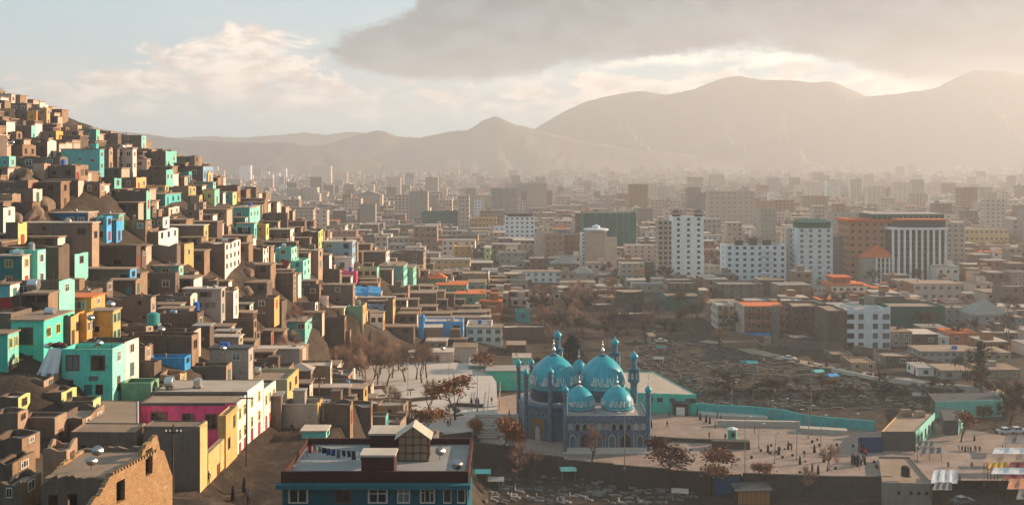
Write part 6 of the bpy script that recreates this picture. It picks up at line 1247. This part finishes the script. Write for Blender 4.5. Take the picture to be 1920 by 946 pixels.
def grave_mesh(v):
    mb = MB(); mb.box(-.5, .5, -1.0, 1.0, -.3, .22); mb.box(-.36, .36, -.85, .85, .22, .32)
    if v: mb.box(-.35, .35, .86, .98, .2, .95 if v == 1 else .6)
    return mb.mesh('grave', 'grave_stone')
GR = [grave_mesh(i) for i in range(3)]; rs = random.Random(77); n = 0; mass = MB()
spots = [(rs.uniform(895, 1310), rs.uniform(897, 946)) for _ in range(330)] + [(rs.uniform(1310, 1640), rs.uniform(915, 946)) for _ in range(60)]
for x, y in spots:
    p = ground(x, y)
    if p.z > -2.6 or n >= 200: continue
    n += 1; o = link('grave', rs.choice(GR)); o.location = p + Vector((0, 0, rs.uniform(-.05, .1))); o.rotation_euler = (rs.uniform(-.06, .06), rs.uniform(-.06, .06), R(70) + rs.uniform(-.35, .35)); k = rs.uniform(.5, 1.0); o.scale = (k, k, k); tag(o, 'pale stone grave in the lower cemetery below the plaza wall', 'grave', 'graves of the lower cemetery')
for _ in range(3200):
    x, y = rs.uniform(1180, 1930), rs.uniform(640, 775); p = ground(x, y)
    if y < 632 + (x - 1318) * .188 + 12 or (p.y < 262 and p.x < 45) or p.y < 250: continue
    if rs.random() > .15 + 1.1 * float(vnoise(np.array([p.x]), np.array([p.y]), 9, 3)[0]): continue
    a = R(75) + rs.uniform(-.4, .4); ca, sa = math.cos(a), math.sin(a); w_, l_, h_ = rs.uniform(.18, .4), rs.uniform(.4, .9), rs.uniform(.15, .45) if rs.random() < .8 else rs.uniform(.6, 1.0); q = [(-w_, -l_), (w_, -l_), (w_, l_), (-w_, l_)]
    mass.prism([(p.x + u * ca - v * sa, p.y + u * sa + v * ca) for u, v in q], p.z - .4, p.z + h_, bottom=False)
tag(mass.build('graves', 'grave_stone'), 'countless pale graves scattered over the dark cemetery slope', 'graves', kind='stuff')
for i, (x, y, c) in enumerate(((1398, 689, 'e'), (1410, 691, 'q'), (1533, 708, 'q'), (1560, 716, 'U'), (1723, 752, 'c'), (1240, 662, 'e'), (1085 + 150, 682, 'c'), (905, 903, 'q'), (930, 916, 'c'), (1065, 907, 'g'), (1275, 940, 'c'))):
    p = ground(x, y); e = empty('grave_shelter', p, R(rs.uniform(-25, 25)))
    for a in (-1.3, 1.3):
        for b in (-1, 1): mb = MB(); mb.tube([(a, b, -.3), (a, b, 1.7)], .06, 5); mb.build('post', 'metal_dull', e)
    mb = MB()
    for s in (-1, 1): mb.face([(-1.6, s * 1.3, 1.65), (1.6, s * 1.3, 1.65), (1.6, 0, 2.2), (-1.6, 0, 2.2)][::s])
    mb.face([(-1.6, -1.3, 1.65), (-1.6, 0, 2.2), (-1.6, 1.3, 1.65)]); mb.face([(1.6, -1.3, 1.65), (1.6, 1.3, 1.65), (1.6, 0, 2.2)]); mb.face([(-1.6, -1.3, 1.65), (-1.6, 1.3, 1.65), (1.6, 1.3, 1.65), (1.6, -1.3, 1.65)]); mb.build('roof', WM(c), e)
    tag(e, ['dark teal', 'turquoise', 'small turquoise', 'bright blue', 'pale', 'teal', 'grey', 'turquoise', 'grey', 'light green', 'white'][i] + ' gabled grave shelter ' + ['near the dirt road bend', 'beside the dark teal shelter', 'in the middle of the upper cemetery', 'below the dirt road', 'over the dark bushes', 'behind the shrine minaret', 'on the slope above the mint building', 'at the foot of the stepped wall', 'among the lower graves near the teal building', 'tallest among the lower graves', 'at the bottom edge below the wall'][i], 'shelter')
# ---- cars
plain('car_white', (.62, .62, .60), .3, spec=.5); plain('car_grey', (.12, .13, .14), .3, spec=.5); plain('tyre', (.012, .012, .012), .9); plain('lamp_glass', (.7, .68, .6), .2); plain('lamp_red', (.35, .01, .01), .3)
def car(p, rz, mat, label):
    e = empty('car', p, rz); W_ = .82
    body = [(-2.15, .35), (-2.2, .65), (-2.1, .88), (-1.35, .95), (-.75, 1.38), (.55, 1.42), (1.25, .98), (2.0, .86), (2.2, .66), (2.15, .35)]; mb = MB(); n = len(body)
    yy = lambda z: W_ * (1 if z < .95 else .84)
    for i in range(n): a, b = body[i], body[(i + 1) % n]; mb.face([(a[0], -yy(a[1]), a[1]), (b[0], -yy(b[1]), b[1]), (b[0], yy(b[1]), b[1]), (a[0], yy(a[1]), a[1])][::-1])
    for s in (-1, 1): mb.face([(x, s * yy(z), z) for x, z in body][::(1 if s > 0 else -1)])
    mb.build('body', mat, e)
    for s in (-1, 1):
        for q in ([(-1.1, .98), (-.68, 1.32), (-.1, 1.35), (-.1, .99)], [(0, .99), (0, 1.35), (.5, 1.36), (1.0, 1.0)]):
            mb = MB(); mb.face([(x, s * (W_ * (1 - .16 * (z - .95) / .45) + .012), z) for x, z in q]); mb.build('side_window', 'glass', e)
        for x in (-1.35, 1.4):
            mb = MB(); mb.tube([(x, s * (W_ - .18), .31), (x, s * (W_ + .02), .31)], .31, 14); t_ = mb.build('wheel', 'tyre', e); mb = MB(); mb.tube([(x, s * (W_ + .02), .31), (x, s * (W_ + .03), .31)], .18, 10); mb.build('rim', 'metal', t_)
        mb = MB(); mb.box(2.12, 2.215, s * .62 - .16, s * .62 + .16, .62, .78); mb.build('headlight', 'lamp_glass', e); mb = MB(); mb.box(-2.2, -2.12, s * .62 - .16, s * .62 + .16, .68, .84); mb.build('tail_light', 'lamp_red', e)
    for x0, z0, x1, z1, nm in ((-1.32, .975, -.79, 1.37, 'rear_window'), (.6, 1.40, 1.22, 1.0, 'windscreen')):
        mb = MB(); o_ = .012; mb.face([(x0, -.66, z0 + o_), (x0, .66, z0 + o_), (x1, .62, z1 + o_), (x1, -.62, z1 + o_)]); mb.build(nm, 'glass', e)
    tag(e, label, 'car')
car(ground(1479, 676), R(-20), 'car_white', 'white car driving on the dirt road above the cemetery'); car(ground(1239, 643), R(8), 'car_white', 'white car parked by the thicket above the cemetery')
car(PZ(1885, 812, -.3), R(10), 'car_white', 'white car parked beside the curved green shed'); car(PZ(1906, 811, -.3), R(5), 'car_white', 'white car at the edge by the curved green shed'); car(PZ(1803, 944, -1.5), R(15), 'car_grey', 'grey car at the bottom of the market street'); car(PZ(1217, 625, 0), R(-5), 'car_grey', 'dark car parked near the white car by the thicket'); car(ground(834, 634), R(-10), 'car_white', 'white car parked before the bright blue house')
# ---- market awnings
CL = {'aw_tan': (.34, .25, .19), 'aw_yellow': (.50, .30, .04), 'aw_red': (.17, .03, .04), 'aw_white': (.5, .52, .55), 'aw_orange': (.42, .18, .10), 'aw_grey': (.15, .15, .15)}
for n_, c_ in CL.items(): plaster(n_, c_, .3, scale=1.2, streak=False, bump=.5)
AW = [(1880, 815, 1960, 832, 'aw_grey', 'grey corrugated'), (1860, 838, 1960, 850, 'aw_white', 'pale'), (1845, 850, 1960, 866, 'aw_tan', 'long tan'), (1852, 866, 1888, 877, 'aw_yellow', 'yellow'), (1889, 865, 1960, 877, 'aw_red', 'dark red'), (1858, 876, 1960, 888, 'aw_white', 'white and blue'), (1880, 888, 1960, 898, 'aw_red', 'maroon'), (1888, 896, 1960, 916, 'aw_orange', 'orange-brown'), (1905, 916, 1960, 935, 'aw_grey', 'dark'), (1745, 880, 1795, 905, 'aw_white', 'crumpled pale'), (1748, 903, 1785, 918, 'aw_grey', 'sagging grey'), (1720, 838, 1765, 850, 'aw_grey', 'dark scrap'), (1715, 826, 1750, 836, 'aw_grey', 'ragged dark')]
for i, (x0, y0, x1, y1, m_, w_) in enumerate(AW):
    z = 2.3 if x0 > 1840 else 1.4; a, b, c_, d_ = PZ(x0, y1, z), PZ(x1, y1, z), PZ(x1, y0, z + .5), PZ(x0 + 6, y0, z + .5); cen = (a + b + c_ + d_) / 4; e = empty('market_awning', (cen.x, cen.y, 0)); mb = MB(); N, M = 10, 4; rs2 = random.Random(i)
    G = [[(a.lerp(b, u / N)).lerp(d_.lerp(c_, u / N), v / M) - Vector((cen.x, cen.y, 0)) + Vector((0, 0, -.35 * math.sin(math.pi * u / N * 3) ** 2 * math.sin(math.pi * v / M) + rs2.uniform(-.05, .05))) for v in range(M + 1)] for u in range(N + 1)]
    for u in range(N):
        for v in range(M): mb.face([G[u][v], G[u + 1][v], G[u + 1][v + 1], G[u][v + 1]])
    mb.build('canvas', m_, e, True)
    for g_ in (G[0][0], G[N // 2][0], G[N][0], G[0][M]): mb = MB(); mb.tube([(g_.x, g_.y, -1.5), (g_.x, g_.y, g_.z)], .06, 5); mb.build('post', 'pole_wood', e)
    tag(e, f"{w_} market awning " + ('by the flat house' if x0 < 1840 else 'over the stalls along the market street'), 'awning')
# wooden hut at the bottom, flag, tents
p = PZ(1413, 946, -3.6); e = empty('wooden_hut', (p.x, p.y, -3.6)); plain('hut_wood', (.42, .20, .07), .8); Wd = 6.2; mb = MB(); mb.box(-Wd/2, Wd/2, 0, 3.4, -1, 2.7); mb.build('wall', 'pole_wood', e)
for i in range(7): mb = MB(); x = -Wd/2 + .2 + i * .86; mb.box(x, x + .78, -.08, 0, .1, 2.6); mb.build('plank', 'hut_wood', e)
mb = MB(); mb.face([(-Wd/2 - .4, -.4, 2.65), (Wd/2 + .4, -.4, 2.9), (Wd/2 + .4, 3.8, 3.3), (-Wd/2 - .4, 3.8, 3.0)]); mb.face([(-Wd/2 - .4, -.4, 2.55), (-Wd/2 - .4, 3.8, 2.9), (Wd/2 + .4, 3.8, 3.2), (Wd/2 + .4, -.4, 2.8)]); mb.face([(-Wd/2 - .4, -.4, 2.55), (Wd/2 + .4, -.4, 2.8), (Wd/2 + .4, -.4, 2.9), (-Wd/2 - .4, -.4, 2.65)]); mb.build('roof', 'roof_dark', e); tag(e, 'small wooden plank hut with dark lean-to roof below the plaza', 'hut')
p = PZ(1612, 880); e = empty('flag', p); mb = MB(); mb.tube([(0, 0, 0), (0, 0, 5.2)], .06, 6); mb.build('pole', 'metal_dull', e); mb = MB()
for i in range(6):
    f = lambda k, z: (k * .26, .14 * math.sin(k * 1.3), z - k * .13)
    for j, m_ in enumerate((0, 1, 2)): mb.face([f(i, 5.1 - (j + 1) * .55), f(i + 1, 5.1 - (j + 1) * .55), f(i + 1, 5.1 - j * .55), f(i, 5.1 - j * .55)], m_)
mb.build('cloth', ['black', 'cloth_red', 'leaf_pine'], e); tag(e, 'black, red and green flag hanging from a pole on the plaza', 'flag')
# ---- roof things
def water_tank(x, y, Y, r, L, mat, label, lying=True):
    p = PY(x, y, Y); e = empty('water_tank', p)
    mb = MB()
    if lying: mb.tube([(-L / 2, 0, r + .15), (-L / 2 + .06, 0, r + .15), (L / 2 - .06, 0, r + .15), (L / 2, 0, r + .15)], [r * .9, r, r, r * .9], 18)
    else: mb.lathe([(r, .1), (r, L), (r * .6, L + .25), (.15, L + .3)], 16)
    mb.build('tank', mat, e, False); mb = MB(); mb.box(-L * .3 if lying else -r, (-L * .3 if lying else -r) + .12, -r * .8, r * .8, 0, .3); mb.box(L * .2 if lying else r - .12, (L * .2 if lying else r - .12) + .12, -r * .8, r * .8, 0, .3); mb.build('stand', 'metal_dull', e); tag(e, label, 'water tank')
water_tank(318, 728, 144, .75, 1.2, 'metal', 'large silver water tank on the pale roof of the pink courtyard house'); water_tank(371, 726, 144.8, .6, 1.1, 'metal', 'smaller silver water tank on the pink courtyard house roof', False); water_tank(63, 545, 150, .8, 1.5, 'metal', 'silver water tank on the roof above the ochre house'); water_tank(368, 584, 196, .6, 1.6, 'blue_plastic', 'blue upright water tank beside the pale grey villa', False)
water_tank(288, 610, 152, .9, 1.7, 'door_teal', 'dark green upright water barrel beside the brown house', False); water_tank(1698, 784, 228, 1.0, 2.2, 'wall_t', 'nearer rusty barrel tank on the long hall roof'); water_tank(1724, 786, 227, .95, 2.0, 'wall_t', 'further rusty barrel tank on the long hall roof'); water_tank(1698, 893, 191.5, .8, 1.8, 'black', 'black upright water tank on the grey flat-roofed house', False); water_tank(682, 518, 395, .7, 1.3, 'metal', 'small silver tank by the sea green stepped house'); water_tank(900, 608, 330, .7, 1.4, 'blue_plastic', 'blue tank on the white house near the thicket', False)
def dish(p, r, label, az=0.3):
    e = empty('satellite_dish', p, az); mb = MB(); mb.tube([(0, 0, 0), (0, 0, r * 1.3)], .05, 5); mb.build('mast', 'metal_dull', e); prof = [(.02, 0), (r * .5, r * .07), (r * .85, r * .22), (r, r * .34)]; mb = MB(); mb.lathe(prof, 18); mb.v = [(x, -z * .8 + y * .45 - .05, y * .8 + z * .5 + r * 1.6) for x, y, z in mb.v]; mb.build('reflector', 'metal', e, True); tag(e, label, 'satellite dish')
dish(Vector((-23.1 + 15.4, 109.3, 28.35)), .55, 'dark round satellite dish beside the greenhouse'); dish(Vector((-23.1 + 17.6, 104.2, 28.35)), .6, 'satellite dish at the front corner of the roof terrace', -.3); dish(PY(183, 862, 89), .5, 'satellite dish on the broken brick house roof'); dish(PY(172, 880, 87), .45, 'small white dish at the front of the broken brick house roof'); dish(PY(170, 606, 146), .5, 'dish on the mint corner house roof'); dish(PY(418, 662, 160), .5, 'dish on the roof above the pale grey house'); dish(PY(292, 741, 143), .5, 'dish near the silver tanks of the pink courtyard house')
# washing on the roof terrace
ln = empty('washing_line', (-23.1, 103, 28.35)); mb = MB(); L0, L1 = Vector((1.0, 7.4, 1.4)), Vector((8.0, 4.2, 1.5)); P = [L0.lerp(L1, t / 10) - Vector((0, 0, .5 * 4 * t / 10 * (1 - t / 10) * .5)) for t in range(11)]; mb.tube(P, .015, 4); mb.build('line', 'black', ln)
for i, p in enumerate((L0, L1)): mb = MB(); mb.tube([(p.x, p.y, -.05), (p.x, p.y, p.z + .1)], .04, 5); mb.build('post', 'pole_wood', ln)
tag(ln, 'sagging washing line across the terrace of the teal building', 'washing line')
rs = random.Random(8); nm = ['small red cloth', 'orange cloth', 'teal shirt', 'black trousers', 'navy trousers', 'blue jeans', 'grey shirt', 'black shirt', 'dark trousers', 'brown cloth', 'white cloth', 'black cloth']; mt = ['cloth_red', 'aw_orange', 'door_teal', 'cloth_black', 'cloth_blue', 'cloth_blue', 'cloth_grey', 'cloth_black', 'cloth_black', 'cloth_brown', 'white_cloth', 'cloth_black']
for i in range(12):
    t = (i + .6) / 12.5; p = L0.lerp(L1, t) - Vector((0, 0, 4 * t * (1 - t) * .25)); d = (L1 - L0).normalized(); w_ = rs.uniform(.22, .3); hh = rs.uniform(.5, .95); mb = MB(); n_ = Vector((-d.y, d.x, 0))
    top = [p + d * (w_ * (k / 3 * 2 - 1)) for k in range(4)]
    for k in range(3):
        for r_ in range(3): g = lambda k, r_: top[k] - Vector((0, 0, hh * r_ / 3)) + n_ * (.06 * math.sin(k * 2 + i) * r_); mb.face([g(k, r_ + 1), g(k + 1, r_ + 1), g(k + 1, r_), g(k, r_)])
    o = mb.build('laundry', mt[i]); o.location = ln.location; tag(o, f"{nm[i]} pegged on the terrace washing line", 'laundry')
# white sheet and bundles at the mint house
mb = MB(); a, b, c_, d_ = PY(92, 652, 140), PY(116, 653, 140), PY(106, 712, 138.5), PY(67, 705, 138.5); N = 8
for u in range(N):
    for v in range(N): g = lambda u, v: a.lerp(b, u / N).lerp(d_.lerp(c_, u / N), v / N) + Vector((0, .25 * math.sin(u * 1.7) * v / N, 0)); mb.face([g(u, v + 1), g(u + 1, v + 1), g(u + 1, v), g(u, v)])
tag(mb.build('hanging_sheet', 'white_cloth', smooth=True), 'big white sheet hanging down beside the mint green wing', 'sheet')
def bundle(p, k, mat, lab, gr=None): o = link('cloth_bundle', ROCK[random.randrange(5)].copy()); o.data.materials.clear(); o.data.materials.append(MATS[mat]); o.location = p; o.scale = (k, k * .8, k * .7); tag(o, lab, 'bundle', gr)
for i, (x, y, m_, w_) in enumerate(((88, 648, 'white_cloth', 'white'), (96, 646, 'aw_orange', 'orange'), (104, 647, 'cloth_black', 'black'), (112, 645, 'aw_red', 'red'), (120, 648, 'cloth_brown', 'brown'))): bundle(PY(x, y, 141), .55, m_, w_ + ' bundle of washing heaped on the mint house roof edge')
mb = MB(); q = [PY(-5, 558, 148), PY(22, 557, 148), PY(22, 578, 148), PY(-5, 577, 148)]; mb.face(q[::-1]); mb.face([p + Vector((0, .05, 0)) for p in q]); tag(mb.build('red_cloth', 'cloth_red'), 'bright red cloth hanging below the dark teal house', 'cloth')
mb = MB(); q = [PY(530, 488, 262), PY(542, 487, 262), PY(541, 500, 262), PY(531, 499, 262)]; mb.face(q[::-1]); mb.face([p + Vector((0, .05, 0)) for p in q]); tag(mb.build('red_washing', 'cloth_red'), 'red washing hanging on the turquoise house', 'cloth')
for i, (xa, xb) in enumerate(((666, 690), (691, 714))):
    mb = MB(); a, b, c_, d_ = PY(xa, 548, 300), PY(xb, 550, 300), PY(xb, 538, 303), PY(xa, 535, 303); mb.face([a, b, c_, d_]); mb.face([a - Vector((0, 0, .9)), b - Vector((0, 0, .9)), b, a]); tag(mb.build('blue_sheet', 'wall_cap_U'), ['bright blue sheet over a roof below the sea green house, left piece', 'bright blue sheet over a roof below the sea green house, right piece'][i], 'sheet')
# ---------------------------------------------------------------- labels that single each building out
ORD = ['nearest', 'second', 'third', 'fourth', 'fifth', 'sixth', 'seventh', 'eighth', 'ninth', 'tenth']
NUM = {1: 'one-storey', 2: 'two-storey', 3: 'three-storey', 4: 'four-storey', 5: 'five-storey', 6: 'six-storey', 7: 'seven-storey', 8: 'eight-storey', 9: 'nine-storey', 10: 'ten-storey', 11: 'eleven-storey', 12: 'twelve-storey'}
def do_labels():
    marks = [r for r in BUILT if r['mark']]; used = set()
    for r in BUILT:
        if r['label']: used.add(r['label']); r['o']['label'] = r['label']
        if r['o'].get('category') != 'house': r['o']['kind'] = 'thing'
    for r in marks:
        if r['label']: continue
        l = r['mark']
        l += ' on the slope' if r['x'] < 930 and r['cat'] == 'house' else ' on the plain'
        if l in used: l += ' near ' + WALL[r['fc']][0] + ' neighbours'
        used.add(l); r['o']['label'] = l; r['label'] = l
    for r in BUILT:
        if r['label']: continue
        a = WALL[r['fc']][0]
        if r['sc'] != r['fc']: a += ' and ' + WALL[r['sc']][0]
        size = ('small ' if r['w'] * r['h'] < 22 else 'wide ' if r['w'] > 2.6 * r['h'] else 'tall ' if r['h'] > 1.15 * r['w'] else '')
        base = f"{size}{a} {r['cat']}"
        near = sorted(marks, key=lambda m: math.hypot(m['x'] - r['x'], 1.3 * (m['y'] - r['y'])))
        def rel(m):
            dx, dy = r['x'] - m['x'], r['y'] - m['y']
            if abs(dy) > .75 * abs(dx): return 'above' if dy < 0 else 'below'
            return 'right of' if dx > 0 else 'left of'
        short = lambda m: 'the ' + m['mark'].split(' with ')[0].split(' at ')[0].split(' by ')[0].split(' behind ')[0]
        cands = [f"{base} {rel(m)} {short(m)}" for m in near[:1]] + [f"{base} {rel(near[0])} {short(near[0])}, {rel(m)} {short(m)}" for m in near[1:9]]
        cands += [f"{base} {rel(m)} {short(m)}" for m in near[1:4]]
        l = next((c for c in cands if c not in used and len(c.split()) <= 16), None)
        if l is None:
            for c in cands:
                for n_ in ORD[1:]:
                    q = f"{n_} {c}"
                    if q not in used and len(q.split()) <= 16: l = q; break
                if l: break
        l = l or cands[0]; used.add(l); r['o']['label'] = l; r['label'] = l
do_labels()

# small roof gear on the landmark houses
rs = random.Random(31)
for r in [q for q in BUILT if q['mark'] and q['x1'] and q['cat'] == 'house' and q['Y'] < 470]:
    e0 = r['o']; z = r['z'] + r['h'] - .3; k = rs.random(); sx = rs.uniform(-.3, .3) * r['w']; p = Vector((r['X'] + sx, r['Y'] + rs.uniform(-.2, .2) * r['d'], z)); px = px_of(p)
    mk = r['mark'].split(' with ')[0].split(' at ')[0]
    if any(w in r['mark'] for w in ('hipped',)): continue
    if k < .5: water_tank(px[0], px[1], p.y, rs.uniform(.45, .65), rs.uniform(1.0, 1.5), rs.choice(['metal', 'metal', 'blue_plastic', 'black']), 'small water tank on the roof of the ' + mk, rs.random() < .5)
    else: dish(p, rs.uniform(.45, .7), 'satellite dish on the roof of the ' + mk, rs.uniform(-.6, .6))

# trees of the plain: say which building each stands by
marks = [q for q in BUILT if q['mark'] and q['x'] > 980]
for o in [o for o in COL.objects if o.get('group') in ('bare trees among the houses', 'trees between the towers')]:
    x, y = px_of(o.location); m = min(marks, key=lambda m: math.hypot(m['x'] - x, 1.5 * (m['yb'] - y) if m['yb'] else 900)); dx = x - m['x']
    o['label'] = ('bare grey-brown tree ' if 'houses' in o['group'] else 'hazy brown tree ') + ('left of' if dx < -25 else 'right of' if dx > 25 else 'in front of' if y > m['yb'] else 'behind') + ' the ' + m['mark'].split(' with ')[0]
